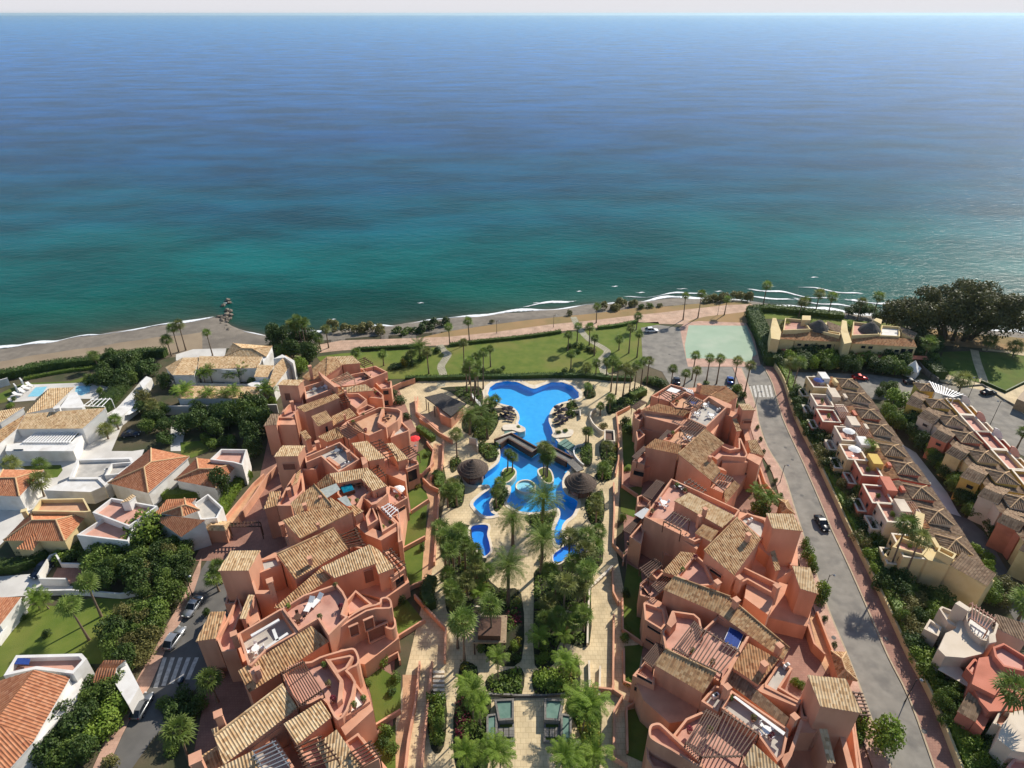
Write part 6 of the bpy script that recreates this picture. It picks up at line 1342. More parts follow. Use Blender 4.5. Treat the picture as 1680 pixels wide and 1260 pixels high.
# terrace clutter
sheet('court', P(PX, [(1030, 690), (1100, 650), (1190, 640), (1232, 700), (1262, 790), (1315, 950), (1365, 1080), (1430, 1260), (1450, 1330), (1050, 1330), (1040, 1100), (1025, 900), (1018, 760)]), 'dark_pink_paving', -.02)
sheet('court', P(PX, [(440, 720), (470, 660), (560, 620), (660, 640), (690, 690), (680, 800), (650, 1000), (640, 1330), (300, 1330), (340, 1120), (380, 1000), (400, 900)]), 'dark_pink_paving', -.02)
def pot(R, x, y, z, label, kind='bright'):
    b = R(x, y, z); t = thing('potted_plant', label, 'plant', b); mb = MB(); mb.lathe([(.01, 0), (.24, 0), (.34, .5), (.28, .5), (.01, .45)], b, 10); mb.build('pot', M['dark_pink_paving'], t)
    r = random.Random(int(x * 3 + y)); mb = MB(); cloud(mb, [(b + Vector((0, 0, .85)), Vector((.42, .42, .5)))], 160, .1, r); mb.build('foliage', M['leaf_' + kind], t)
POTS = [(LA_, [(1180, 470), (1200, 480), (1160, 240), (1250, 260), (1310, 350)], 5.2, 'on the seaward left balconies'), (LA_, [(1250, 640), (1060, 690), (960, 760), (1080, 840)], 7.6, 'on the sand coloured left terrace'), (LB_, [(870, 480), (1080, 470), (1100, 500), (920, 640), (1000, 640)], 7.7, 'on the left spa terrace'), (LB_, [(1250, 900), (1330, 850), (1390, 600), (1450, 590)], 5.6, 'on the left garden balconies'), (LC_, [(1080, 400), (1120, 560), (960, 640), (720, 560)], 8.9, 'on the pink left lounger terrace'), (LD_, [(1220, 400), (1260, 560), (1300, 690), (1480, 740), (1560, 690)], 7.6, 'on the swept left terrace'), (RA_, [(560, 210), (600, 260), (520, 600), (560, 570)], 8.2, 'on the upper right terraces'), (RB_, [(230, 390), (260, 340), (420, 190), (480, 230), (460, 840), (560, 740)], 8.2, 'on the broad right terrace'), (RC_, [(330, 480), (480, 640), (620, 720), (850, 540)], 7.4, 'on the right spa terrace'), (RD_, [(700, 420), (860, 560), (980, 680), (560, 640), (420, 640)], 7.6, 'on the lowest right terrace')]
for R, l, z, c in POTS:
    for i, q in enumerate(sorted(l)): pot(R, *q, z, 'leafy potted plant, %s %s' % (nth(i, len(l)), c), ('bright', 'mid', 'olive', 'red')[(i + len(c)) % 4])
AC = [(LB_, 720, 110, 8.9, 'on the whitewashed left court'), (LB_, 900, 260, 8.9, 'at the front of the whitewashed left court'), (LC_, 600, 660, 7.6, 'in the sunken left court'), (RA_, 1010, 330, 8.8, 'in the first right roof court'), (RB_, 980, 450, 6.8, 'on the grey right link roof'), (RC_, 1130, 740, 7.6, 'on the small grey right terrace'), (RD_, 600, 400, 7.7, 'on the grey corner terrace'), (L1, 620, 820, 3.2, 'on the flat white house')]
for R, x, y, z, c in AC:
    b = R(x, y, z); t = thing('air_conditioner', 'pale boxy air conditioning unit ' + c, 'air conditioner', b); mb = MB(); mb.box(b + Vector((0, 0, .1)), (.95, .42, .75), .5); mb.build('case', M['white_plastic'], t); mb = MB(); mb.box(b, (.8, .3, .1), .5); mb.build('feet', M['metal_grey'], t); mb = MB(); mb.lathe([(.28, .86), (.02, .87)], b, 14); mb.build('fan_grille', M['black_metal'], t)
# ================================================================= STREETS
re = P(PX, [(1303, 640), (1241, 640)]) and None
le = P(PX, spline([(1217, 604), (1226, 626), (1241, 667), (1246, 694), (1260, 734), (1286, 777), (1303, 829), (1317, 872), (1338, 935), (1362, 1005), (1387, 1064), (1408, 1117), (1435, 1190), (1463, 1260), (1490, 1330)], 3, False))
ri = P(PX, spline([(1252, 602), (1267, 631), (1283, 686), (1317, 760), (1349, 834), (1362, 866), (1394, 935), (1429, 1015), (1456, 1078), (1491, 1148), (1530, 1256), (1556, 1330)], 3, False))
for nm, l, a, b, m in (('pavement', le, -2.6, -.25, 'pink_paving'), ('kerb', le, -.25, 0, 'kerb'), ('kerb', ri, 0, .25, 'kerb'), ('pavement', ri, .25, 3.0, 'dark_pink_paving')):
    mb = MB(); strip(mb, [p.copy() for p in l], a, b, h=.13); struct(mb.build(nm, M[m]))
mb = MB(); strip(mb, [p.copy() for p in ri], 3.0, 3.35, h=1.5); w1 = tag(mb.build('boundary_wall', M['cream_wall']), 'long cream boundary wall along the right pavement, below the hedge', 'wall')
def hedge_off(line, off, w_, h, m, label, dens=30):
    L, R_ = strip(MB(), [p.copy() for p in line], off - w_ / 2, off + w_ / 2); mid = [(a + b) / 2 for a, b in zip(L, R_)]
    r = random.Random(3); mb = MB(); strip(mb, [p.copy() for p in mid], -w_ * .4, w_ * .4, h=h * .85)
    for a, b in zip(mid, mid[1:]):
        d = b - a; Ln = d.length; d.normalize(); q = Vector((-d.y, d.x, 0))
        for _ in range(int(Ln * (w_ + 2 * h) * dens * .5)):
            u = r.uniform(-1, 1) * (w_ / 2 + h); t = r.uniform(0, Ln)
            if abs(u) < w_ / 2: p = q * u + Vector((0, 0, h)); n_ = Vector((0, 0, 1))
            else: sg = 1 if u > 0 else -1; p = q * sg * w_ / 2 + Vector((0, 0, h - abs(u) + w_ / 2)); n_ = q * sg
            leaf(mb, a + d * t + p + rv(r) * .25, (n_ + rv(r) * .8).normalized(), .18 * r.uniform(.7, 1.3), r)
    return tag(mb.build('hedge', M[m]), label, 'hedge')
hedge_off(ri, 4.6, 2.2, 2.1, 'leaf_bright', 'long green hedge behind the boundary wall of the right road')
# crossings and patches of paint
def crossing(R, quads):
    for q in quads: sheet('crossing_stripe', P(R, q), 'road_paint', .012)
crossing(ZE, [[(938 + k * 23, 112), (950 + k * 23, 112), (966 + k * 23, 180), (953 + k * 23, 180)] for k in range(6)])
crossing(L2, [[(935 + k * 46, 625), (958 + k * 46, 625), (905 + k * 46, 800 - k * 12), (880 + k * 46, 800 - k * 12)] for k in range(5)])
# cars
def car(R, x, y, rz, m, label, L=4.3, W=1.78, Hh=1.46, estate=False):
    b = R(x, y, .02); t = thing('parked_car', label, 'car', (0, 0, 0)); hw = W / 2
    hood, belt = .62 * Hh, .62 * Hh
    prof = [(-L / 2, .32, .45), (-L / 2 + .04, .62, .9), (-L / 2 + .5, .72, .97), (-.95 if not estate else -.9, .90, 1), (L * .28, .93, 1), (L / 2 - .12, .86, .95), (L / 2, .55, .88), (L / 2 - .03, .32, .8)]
    mb = MB(); vs = []
    # stations along the car, each a rounded ring of the lower body
    st = [(-L / 2, .35, .58, .70), (-L / 2 + .12, .24, .68, .88), (-L * .33, .22, .80, .98), (-L * .12, .22, .88, 1.0), (L * .2, .22, .91, 1.0), (L * .42, .24, .92, .96), (L / 2 - .04, .3, .84, .88), (L / 2, .4, .68, .78)]
    n = 8
    for yy, z0, z1, k in st:
        h_ = hw * k; vs += [Vector((-h_ * .9, yy, z0)), Vector((h_ * .9, yy, z0)), Vector((h_, yy, z0 + .18)), Vector((h_, yy, z1 - .12)), Vector((h_ * .9, yy, z1)), Vector((-h_ * .9, yy, z1)), Vector((-h_, yy, z1 - .12)), Vector((-h_, yy, z0 + .18))]
    fs = [[i * n + k, i * n + (k + 1) % n, (i + 1) * n + (k + 1) % n, (i + 1) * n + k] for i in range(len(st) - 1) for k in range(n)] + [list(reversed(range(n))), [(len(st) - 1) * n + k for k in range(n)]]
    mb.add(vs, fs); mb.build('body', M[m], t, True)
    r0 = L * .30 if not estate else L * .44
    cab = [(-L * .20, .86, .86), (-L * .03, Hh - .03, .72), (L * .10, Hh, .72), (r0 - .55, Hh - .05, .70), (r0 + .2, .92, .84)]
    g = MB(); vs = []
    for yy, zz, k in cab: vs += [Vector((-hw * k, yy, zz)), Vector((hw * k, yy, zz))]
    bl = [Vector((-hw * .9, -L * .20, .84)), Vector((hw * .9, -L * .20, .84)), Vector((-hw * .9, r0 + .2, .88)), Vector((hw * .9, r0 + .2, .88))]
    g.add(vs, [[2 * i, 2 * i + 1, 2 * i + 3, 2 * i + 2] for i in range(4)]); nn = len(cab)
    for s in (0, 1): g.add([vs[2 * i + s] for i in range(nn)], [list(range(nn))])
    g.build('windows', M['glass'], t)
    rf = MB(); z_ = .025; rf.add([vs[i] + Vector((0, 0, z_)) for i in (2, 3, 4, 5, 6, 7)], [[0, 1, 3, 2], [2, 3, 5, 4]])
    for s in (0, 1):
        sg = -1 if s == 0 else 1
        for i in range(nn - 1): rf.bar(vs[2 * i + s] + Vector((sg * .01, 0, .01)), vs[2 * i + 2 + s] + Vector((sg * .01, 0, .01)), .07, .07)
        rf.bar(Vector((sg * hw * .74, L * .07, Hh)), Vector((sg * hw * .88, L * .07, .9)), .06, .08)
    rf.build('roof', M[m], t)
    for sx in (-1, 1):
        for yy in (-L * .31, L * .31):
            w_ = MB(); c = Vector((sx * (hw - .1), yy, .31)); prof_ = [(.31, -.1), (.31, .1)]
            ring = lambda r_, xx: [c + Vector((xx, math.cos(a * .5236) * r_, math.sin(a * .5236) * r_)) for a in range(12)]
            w_.add(ring(.31, -.11) + ring(.31, .11), [[i, (i + 1) % 12, 12 + (i + 1) % 12, 12 + i] for i in range(12)] + [list(range(12)), list(range(12, 24))]); wo = w_.build('wheel', M['tyre'], t)
            w_ = MB(); w_.add(ring(.2, sx * .12), [list(range(12))]); w_.build('rim', M['metal_grey'], wo)
        h = MB(); h.box((sx * hw * .62, -L / 2 + .06, .56), (.32, .14, .13)); h.build('headlight', M['lamp_clear'], t)
        h = MB(); h.box((sx * hw * .66, L / 2 - .03, .68), (.26, .1, .14)); h.build('tail_light', M['lamp_red'], t)
        h = MB(); h.box((sx * (hw + .07), -L * .15, .88), (.16, .1, .12)); h.build('mirror', M[m], t)
    t.location = b; t.rotation_euler = (0, 0, rz); return t
def heading(R, a, b): p, q = R(*a), R(*b); return math.atan2(q.y - p.y, q.x - p.x) + math.pi / 2   # front (-y) towards b
car(L2, 1112, 345, heading(L2, (1160, 260), (1065, 390)), 'paint_silver', 'silver saloon car facing the viewer on the left street', 4.5)
car(L2, 1008, 525, heading(L2, (960, 590), (1065, 440)), 'paint_silver', 'silver estate car parked between saloon and crossing, left street', 4.5, 1.8, 1.6, True)
car(L2, 822, 915, heading(L2, (780, 980), (870, 820)), 'paint_grey', 'dark grey hatchback parked at the bottom of the left street', 4.3, 1.8, 1.55, True)
car(L2, 250, 130, heading(L2, (300, 90), (195, 175)), 'paint_navy', 'dark car on the pale driveway beside the white walled yard', 4.4, 1.8, 1.6, True)
car(ZE, 1356, 915, heading(ZE, (1320, 850), (1395, 970)), 'paint_black', 'shiny black car driving on the right road', 4.5)
car(ZE, 832, 92, heading(ZE, (835, 120), (830, 60)), 'paint_blue', 'bright blue car parked below the palm row near the crossing', 4.2); car(ZE, 525, 95, heading(ZE, (528, 110), (522, 70)), 'paint_navy', 'navy car half hidden by palms at the car park', 4.2)
car(TT, 1257, 208, heading(TT, (1235, 206), (1285, 204)), 'paint_white', 'white car parked alone at the top of the car park', 4.4, 1.8, 1.6, True)
car(R1, 735, 497, heading(R1, (690, 492), (780, 498)), 'paint_red', 'dark red car on the lane below the yellow seaside block', 4.3); car(R1, 1030, 522, heading(R1, (990, 520), (1075, 522)), 'paint_black', 'black car beside the white tent on the right lane', 4.3); car(R1, 1472, 582, heading(R1, (1430, 585), (1515, 575)), 'paint_black', 'black car parked beside the green park on the right', 4.3)
car(L1, 755, 612, heading(L1, (700, 615), (820, 605)), 'paint_navy', 'dark car in the yard between the white villas', 4.2)
# scooter
b = L2(1045, 778); t = thing('scooter', 'small dark scooter standing at the left crossing', 'scooter', b)
for yy, nm in ((-.6, 'wheel'), (.6, 'wheel')): mb = MB(); mb.tube([b + Vector((-.06, yy, .25)), b + Vector((.06, yy, .25))], .25, 12); mb.build(nm, M['tyre'], t)
mb = MB(); mb.box(b + Vector((0, .3, .3)), (.35, .9, .45)); mb.box(b + Vector((0, -.5, .25)), (.3, .12, .75)); mb.build('body', M['paint_navy'], t); mb = MB(); mb.bar(b + Vector((-.35, -.5, 1.05)), b + Vector((.35, -.5, 1.05)), .05, .05); mb.build('handlebar', M['black_metal'], t)
# street lamps
def lamp(R, x, y, h, label, arms=1, group=None):
    b = R(x, y); t = thing('street_lamp', label, 'street lamp', b, group); mb = MB(); mb.tube([b, b + Vector((0, 0, .9)), b + Vector((0, 0, h))], [.11, .07, .05], 8); mb.build('pole', M['black_metal'], t)
    for s in ((1,) if arms == 1 else (1, -1)):
        e = b + Vector((s * .75, 0, h - .05)); mb = MB(); mb.tube([b + Vector((0, 0, h - .5)), b + Vector((s * .4, 0, h)), e], .035, 6); mb.build('arm', M['black_metal'], t); mb = MB(); mb.lathe([(.05, .1), (.25, -.05), (.2, -.2), (.01, -.25)], e, 10); mb.build('lamp_head', M['metal_grey'], t)
lamp(ZE, 1118, 672, 5, 'street lamp on the left pavement of the right road, uphill from the black car'); lamp(ZF, 1365, 262, 5, 'street lamp on the right road pavement near the lower towers'); lamp(ZE, 975, 240, 5, 'street lamp on the right road just past the crossing'); lamp(L2, 1105, 268, 5, 'street lamp on the left street pavement near the silver saloon'); lamp(R2, 700, 950, 5.5, 'street lamp on the brick pavement near the bottom of the right road')
lamp(R1, 1350, 625, 7.5, 'two armed street lamp on the right lane, nearer the park', 2); lamp(R1, 1482, 765, 7.5, 'two armed street lamp on the right lane, nearer the viewer', 2); lamp(TT, 860, 190, 4.5, 'lone promenade lamp near the beach steps'); lamp(TT, 630, 214, 4.5, 'promenade lamp left of the beach steps'); lamp(TT, 1525, 140, 4.5, 'promenade lamp above the pale court')
pots = [(987, 365), (1005, 432), (1022, 505), (1050, 595), (1090, 672), (1122, 757)]
for i, q in enumerate(pots + [None, None]):
    p = ZE(*q) if q else ZF(*[(1372, 415), (1424, 568)][i - 6])
    bush('dark', p + Vector((0, 0, .1)), .55, 1.2, 'small clipped street shrub on the right road pavement, %s from the sea' % ORD[i], 'clipped street shrubs')
# ramps and gatehouses on the outer sides
sheet('ramp', P(ZF, [(1282, 372), (1322, 385), (1442, 690), (1392, 725), (1345, 640)]), 'ramp_paving', .03); sheet('ramp', P(ZE, [(985, 640), (1020, 640), (1100, 765), (1095, 800), (1040, 790)]), 'ramp_paving', .03)
sheet('ramp', P(ZA, [(240, 1040), (400, 840), (465, 790), (490, 800), (420, 900), (325, 1045)]), 'ramp_paving', .03); sheet('court', P(ZA, [(325, 1045), (420, 900), (500, 830), (560, 900), (480, 1060), (420, 1260), (60, 1260), (130, 1130)]), 'dark_pink_paving', .008)
for R, q, h, lab in ((ZF, [(1265, 480), (1300, 590), (1360, 650)], 2.0, 'terracotta ramp wall below the right row, inner side'), (ZF, [(1325, 385), (1380, 530), (1445, 690)], 1.1, 'terracotta ramp wall along the right road pavement'), (ZE, [(985, 560), (1030, 690), (1105, 780)], 1.1, 'terracotta ramp wall beside the street shrubs'), (ZE, [(980, 640), (1000, 720), (1040, 790)], 1.8, 'terracotta ramp wall below the second right building'),
    (ZA, [(330, 1045), (430, 905), (490, 810), (560, 740)], 2.0, 'tall terracotta wall of the left entrance ramp, inner side'), (ZA, [(245, 1035), (410, 835), (470, 780)], 1.0, 'terracotta wall of the left entrance ramp, outer side'), (L2, [(1180, 620), (1230, 700), (1290, 740)], 1.2, 'terracotta yard wall beside the big street palm')): wall_line(R, q, h, 'terracotta', lab)
def gatehouse(R, q, rid, ze, zr, label, m='tile_tan'):
    B = Block('gatehouse', label, 'gatehouse', R, q[3]); B.hip(q, rid, ze, zr, m); B.done(); return B
gatehouse(RC_, [(1440, 625), (1545, 632), (1622, 830), (1490, 805)], [(1515, 680), (1540, 755)], 3.2, 4.3, 'small tile roofed gatehouse on the right road, beside the big tower')
gatehouse(RB_, [(1195, 275), (1270, 285), (1325, 392), (1225, 380)], [(1248, 310), (1268, 350)], 3.2, 4.2, 'small tile roofed gatehouse behind the feathery palms, right road')
gatehouse(ZA, [(125, 1085), (158, 1032), (272, 1036), (246, 1088)], [(165, 1060), (235, 1060)], 3.6, 4.4, 'tile roofed gatehouse at the left entrance court', 'tile_pale')
B = Block('entrance_pergola', 'dark timber pergola across the left entrance court', 'pergola', ZA, (350, 1060)); B.pergola([(262, 1045), (262, 1065), (445, 1062), (445, 1040)], 3.4, 14, 3.3); B.root['label'] = 'dark timber pergola across the left entrance court'
B = Block('street_pergola', 'timber pergola beside the right pavement below the big tower', 'pergola', RC_, (1640, 1000)); B.pergola([(1595, 900), (1640, 905), (1700, 1080), (1660, 1080)], 3.2, 11, 3.1)
palms('feather', RB_, [(1020, 330, 230), (1090, 370, 270), (1130, 340, 290)], 'in the garden corner behind the right gatehouse', 'feathery palms by the right gatehouse', 1.2)
bushes(RB_, [('mid', 1040, 360, 1.8, 2.6), ('mid', 1090, 400, 1.6, 2.2), ('bright', 1400, 640, 1.1, 2.0), ('mid', 1420, 720, 1.3, 2.4), ('bright', 1450, 780, 1.2, 2.2), ('mid', 1460, 830, 1.0, 2.0), ('mid', 1510, 1060, 1.6, 3.4), ('bright', 1530, 1000, 1.4, 3.0)], 'along the street side of the right row', 'street side shrubs of the right row')
bushes(RC_, [('bright', 1190, 850, .9, 1.4), ('bright', 1230, 870, .8, 1.2), ('mid', 1620, 1100, 1.4, 2.4), ('bright', 1640, 1180, 1.5, 2.6), ('mid', 1600, 1230, 1.4, 2)], 'at the foot of the big right tower', 'shrubs at the big right tower')
tree('bright', R2(580, 1160), 3.0, 5.5, 'bright feathery tree on the pavement at the bottom of the right road'); bushes(RA_, [('dark', 1250, 190, 1.1, 1.8), ('mid', 1190, 130, 1.6, 2.2), ('mid', 1180, 280, 1.0, 1.6), ('mid', 890, 55, 1.0, .8), ('dark', 440, 80, 2.2, 2.2), ('mid', 390, 60, 1.8, 2.0), ('mid', 320, 40, 1.8, 1.6)], 'round the seaward end of the right row', 'shrubs round the seaward right building')
palms('fan', L2, [(1250, 880, 745), (1085, 1210, 1050)], 'beside the left street, in front of the terracotta row', 'big fan palms on the left street', 1.3); palms('fan', L2, [(1258, 245, 170), (1275, 200, 110)], 'low beside the left stair tower', 'low palms at the left tower', 1.1)
bushes(L2, [('dark', 1190, 380, .9, 1.6), ('dark', 1060, 860, 1.8, 1.8), ('dark', 1000, 940, 1.8, 1.8), ('mid', 950, 900, 1.3, 1.5), ('mid', 1150, 900, 1.6, 1.8), ('dark', 1100, 960, 2.0, 2.2), ('mid', 990, 1160, 1.5, 1.6), ('olive', 640, 1240, 1.2, 1.6)], 'in the planted verge of the left street', 'shrubs in the left street verge')

for R, x, y in ((ZE, 1190, 540), (ZE, 1245, 745), (R2, 610, 655), (R2, 790, 1090), (R2, 365, 650), (ZE, 1150, 470), (L2, 1180, 300), (TT, 1330, 300)):
    c = R(x, y); sheet('manhole', [c + Vector((math.cos(a * .5236) * .38, math.sin(a * .5236) * .38, 0)) for a in range(12)], 'asphalt_dark', .16 if R is R2 else .02)
# ================================================================= THE LEFT NEIGHBOURHOOD
def inside_px(q, x, y):
    c = False
    for i in range(len(q)):
        (ax, ay), (bx, by) = q[i], q[i - 1]
        if (ay > y) != (by > y) and x < (bx - ax) * (y - ay) / (by - ay) + ax: c = not c
    return c
def fill(R, q, kinds, n, wr, hr, label, group, as_tree=False, seed=1):
    r = random.Random(seed * 31 + n); xs = [a for a, _ in q]; ys = [b for _, b in q]; pts = []; k = 0
    while len(pts) < n and k < n * 300:
        k += 1; x, y = r.uniform(min(xs), max(xs)), r.uniform(min(ys), max(ys))
        if not inside_px(q, x, y): continue
        p = R(x, y)
        if any((p - o).length < (wr[0] + wr[1]) * .45 for o in pts): continue
        pts.append(p); kd = r.choice(kinds)
        if as_tree: tree(kd, p, r.uniform(*wr), r.uniform(*hr), label, group)
        else: bush(kd, p, r.uniform(*wr), r.uniform(*hr), label, group)
def villas():
    B = Block('villa', 'large villa by the beach with many pale tiled wings and white gables', 'villa', ZA, (300, 260), wall='white_wall')
    B.hip([(238, 88), (480, 90), (514, 30), (288, 12)], [(340, 42), (400, 44)], 5.2, 6.6, 'tile_pale')
    B.vol([(455, 92), (512, 34), (515, 60), (460, 120)], 5.0)
    B.roof([(95, 86), (430, 155), (85, 160), (458, 90)], (5.6, 4.4, 4.4), 'tile_pale'); B.roof([(0, 95), (65, 195), (-60, 195), (100, 92)], (5.2, 4.0, 4.0), 'tile_pale'); B.roof([(-60, 195), (0, 95), (-100, 150)], (4.0, 5.2, 4.0), 'tile_pale')
    B.roof([(430, 135), (490, 208), (410, 205), (525, 140)], (5.0, 4.2, 4.2), 'tile_pale'); B.roof([(590, 80), (520, 268), (640, 112), (488, 250), (525, 145)], (5.6, 4.2, 4.4), 'tile_pale')
    B.roof([(-30, 256), (440, 330), (-30, 330), (440, 262)], (4.6, 3.8, 3.8), 'tile_pale'); B.vol([(370, 245), (490, 200), (520, 268), (440, 290)], 3.2)
    B.terrace([(220, 160), (250, 135), (275, 140), (310, 165)], 4.4, .3, fm='white_wall'); B.vol([(520, 100), (570, 75), (640, 110), (632, 125), (585, 92)], 5.9)
    B.done()
    sheet('pool_terrace', P(ZA, [(-40, 75), (60, 45), (250, 40), (240, 90), (-40, 110)]), 'pale_concrete', .0)
    B = Block('villa', 'long white villa with tan hipped roofs and white slatted carport, beside the small blue pools', 'villa', L1, (300, 560), wall='white_wall')
    B.roof([(285, 340), (145, 488), (305, 452), (428, 335)], (6.2, 5.0, 5.0), 'tile_pale'); B.roof([(285, 340), (145, 488), (210, 400)], (6.2, 5.0, 4.8), 'tile_pale')
    B.roof([(150, 488), (475, 572), (95, 575), (608, 452)], (6.0, 4.6, 4.6), 'tile_pale'); B.roof([(608, 452), (475, 572), (435, 490)], (4.8, 4.6, 6.0), 'tile_pale', wall=False)
    B.roof([(145, 490), (-40, 690), (95, 575), (-40, 600)], (5.8, 4.2, 4.8), 'tile_tan'); B.roof([(0, 470), (-60, 560), (0, 540), (140, 448)], (5.0, 4.2, 4.2), 'tile_pale')
    B.vol([(40, 660), (130, 652), (410, 648), (470, 580), (480, 590), (420, 700), (30, 700)], 3.0); B.vol([(100, 580), (200, 578), (130, 650), (45, 655)], 2.2)
    B.pergola([(130, 648), (225, 580), (470, 578), (408, 648)], 3.3, 24, 2.8, 'white_plastic', w=.3)
    B.window((30, 695, 3.0), (410, 690, 3.0), [(80, 690, 140, 700), (155, 705, 165, 715), (275, 705, 290, 715)], 'glass')
    B.vol([(340, 455), (400, 370), (440, 360), (485, 440), (470, 450)], 5.6); B.chimney(325, 448, 7.2, 2.4, 1.4)
    B.pergola([(470, 440), (520, 405), (640, 402), (600, 445)], 3.6, 2, 3.2, 'white_plastic'); B.done()
    B = Block('villa', 'white house with tan hipped roof at the left edge, beside the drive palms', 'villa', L1, (100, 960), wall='white_wall')
    B.hip([(-60, 955), (112, 962), (252, 812), (20, 808)], [(-10, 858), (90, 856)], 4.2, 5.8, 'tile_red'); B.done()
    B = Block('house', 'low flat roofed white house with square roof court', 'house', L1, (520, 860), wall='white_wall')
    B.terrace([(395, 860), (440, 745), (755, 735), (775, 765), (690, 830), (600, 900), (560, 860)], 3.6, .7, fm='grey_floor', t=.6); B.terrace([(600, 840), (640, 770), (770, 760), (700, 830)], 4.2, .8, fm='grey_floor')
    B.vol([(250, 925), (400, 862), (560, 862), (600, 900), (520, 935)], 3.2); B.done()
    B = Block('house', 'white house with the biggest orange hipped roof, left of the street', 'house', L1, (850, 900), wall='white_wall')
    B.hip([(620, 885), (852, 942), (1088, 733), (868, 685)], [(828, 795), (868, 765)], 4.2, 6.6, 'tile_red'); B.done()
    B = Block('house', 'white house with orange roof and railed terracotta roof terrace, near the left entrance ramp', 'house', L1, (1200, 860), wall='white_wall')
    B.hip([(1000, 868), (1242, 915), (1378, 765), (1130, 742)], [(1140, 805), (1228, 805)], 4.0, 5.6, 'tile_red'); B.terrace([(1205, 748), (1270, 688), (1418, 690), (1392, 780), (1340, 765)], 5.6, .9); B.done()
    B = Block('house', 'white house with bright orange roof and cream upper terrace at the left', 'house', L1, (300, 1180), wall='cream_wall')
    B.hip([(20, 1215), (372, 1218), (520, 1048), (180, 1050)], [(185, 1100), (322, 1098)], 4.2, 6.2, 'tile_orange'); B.terrace([(182, 1045), (232, 975), (482, 970), (522, 1045), (490, 1050)], 6.0, .9, fm='sand_floor'); B.roof([(90, 1262), (205, 1165), (228, 1215), (190, 1270)], (4.0, 5.2, 4.0), 'tile_orange'); B.chimney(135, 1040, 6.4, 2.4, 1.0); B.done()
    B = Block('house', 'white house with two stepped terracotta roof terraces, beside the round bright tree', 'house', L1, (700, 1130), wall='white_wall')
    B.terrace([(530, 1052), (640, 968), (905, 1015), (740, 1132)], 6.2, .8); B.terrace([(440, 1182), (600, 1078), (775, 1130), (735, 1218)], 5.4, .8); B.roof([(690, 1000), (780, 960), (760, 950), (740, 990)], (7.5, 7.5, 7.0), 'tile_pale'); B.done()
    B = Block('house', 'white house with clustered orange roofs and white rounded terrace, next to the entrance court', 'house', L1, (1050, 1130), wall='white_wall')
    B.roof([(960, 978), (880, 1070), (1050, 1045), (1130, 972)], (6.4, 5.2, 5.4), 'tile_orange'); B.hip([(930, 1060), (1050, 1078), (1148, 1040), (1060, 972)], [(1040, 1020), (1068, 1012)], 5.8, 7.0, 'tile_orange'); B.roof([(985, 1072), (1042, 1195), (890, 1088), (1180, 1098)], (5.8, 4.2, 5.0), 'tile_orange')
    B.terrace([(1115, 1000), (1195, 945), (1280, 1022), (1245, 1085), (1150, 1092)], 5.2, 1.0, fm='grey_floor'); B.done()
    B = Block('house', 'white house with long red tiled roof and walled terrace in the lower left corner', 'house', L2, (200, 1000), wall='white_wall')
    B.roof([(198, 698), (190, 1115), (405, 740), (-100, 1310)][0:1] + [(190, 1115), (405, 740), (-30, 1000)], (6.6, 4.4, 5.0), 'tile_red', period=.42); B.roof([(0, 760), (-120, 1010), (198, 698), (-20, 1010)], (5.4, 4.6, 6.6), 'tile_red'); B.roof([(-30, 1000), (190, 1115), (0, 1330), (-200, 1250)], (6.4, 4.4, 4.0), 'tile_red')
    B.terrace([(20, 730), (92, 612), (470, 602), (498, 632), (420, 718), (200, 692)], 5.6, .9, t=.5); B.vol([(405, 742), (480, 640), (490, 660), (440, 860), (200, 1135), (192, 1118)], 3.6)
    mb = MB(); q = [L2(*p, 5.5) for p in ((82, 665), (100, 628), (175, 635), (165, 668))]; mb.prism([p + Vector((0, 0, .1)) for p in q], q, bottom=True); mb.build('solar_panel', M['blue_cloth'], B.root); B.done()
    B = Block('gate_lodge', 'small white gate lodge with orange tile roof on the left pavement', 'lodge', L2, (700, 850), wall='white_wall')
    B.roof([(600, 640), (670, 685), (565, 685), (722, 640)], (4.6, 3.8, 3.8), 'tile_orange'); B.roof([(565, 685), (645, 772), (525, 770), (672, 685)], (4.4, 3.2, 3.2), 'tile_orange'); B.vol([(655, 765), (720, 642), (800, 795), (738, 900)], 3.4); B.window((655, 770, 3.4), (738, 905, 3.4), [], 'glass'); B.done()
    B = Block('house', 'house with flat red tiled roof at the left edge above the lawn', 'house', L2, (60, 400), wall='white_wall'); B.roof([(-60, 282), (125, 280), (0, 442), (-150, 440)], (3.6, 3.6, 3.0), 'tile_red'); B.done()
    for R, q, h, lab in ((L2, [(0, 560), (90, 440), (175, 310)], 1.6, 'white wall between driveway and lawn at the left edge'), (L2, [(175, 268), (420, 262), (540, 270), (700, 285), (830, 262)], 1.2, 'white wall along the top of the left lawn'), (L2, [(240, 195), (310, 80), (340, 70), (360, 105)], 2.0, 'tall white wall beside the dark car'), (L2, [(245, 210), (400, 212)], 1.8, 'white wall in front of the terracotta yard'),
        (L2, [(360, 105), (480, 108), (560, 60)], 1.0, 'low white wall behind the terracotta yard'), (L1, [(905, 490), (1150, 488), (1400, 486), (1600, 480)], 2.6, 'long pale grey wall below the beach villa'), (L1, [(420, 700), (520, 640), (620, 520), (690, 480)], 1.6, 'white wall along the villa driveway'), (L1, [(0, 335), (60, 318)], 2.2, 'white wall at the left edge by the pool terrace'), (L1, [(1600, 330), (1420, 330), (1180, 325), (960, 322)], .8, 'white parapet wall along the front wing of the beach villa')): wall_line(R, q, h, 'white_wall' if 'grey' not in lab else 'pale_concrete', lab)
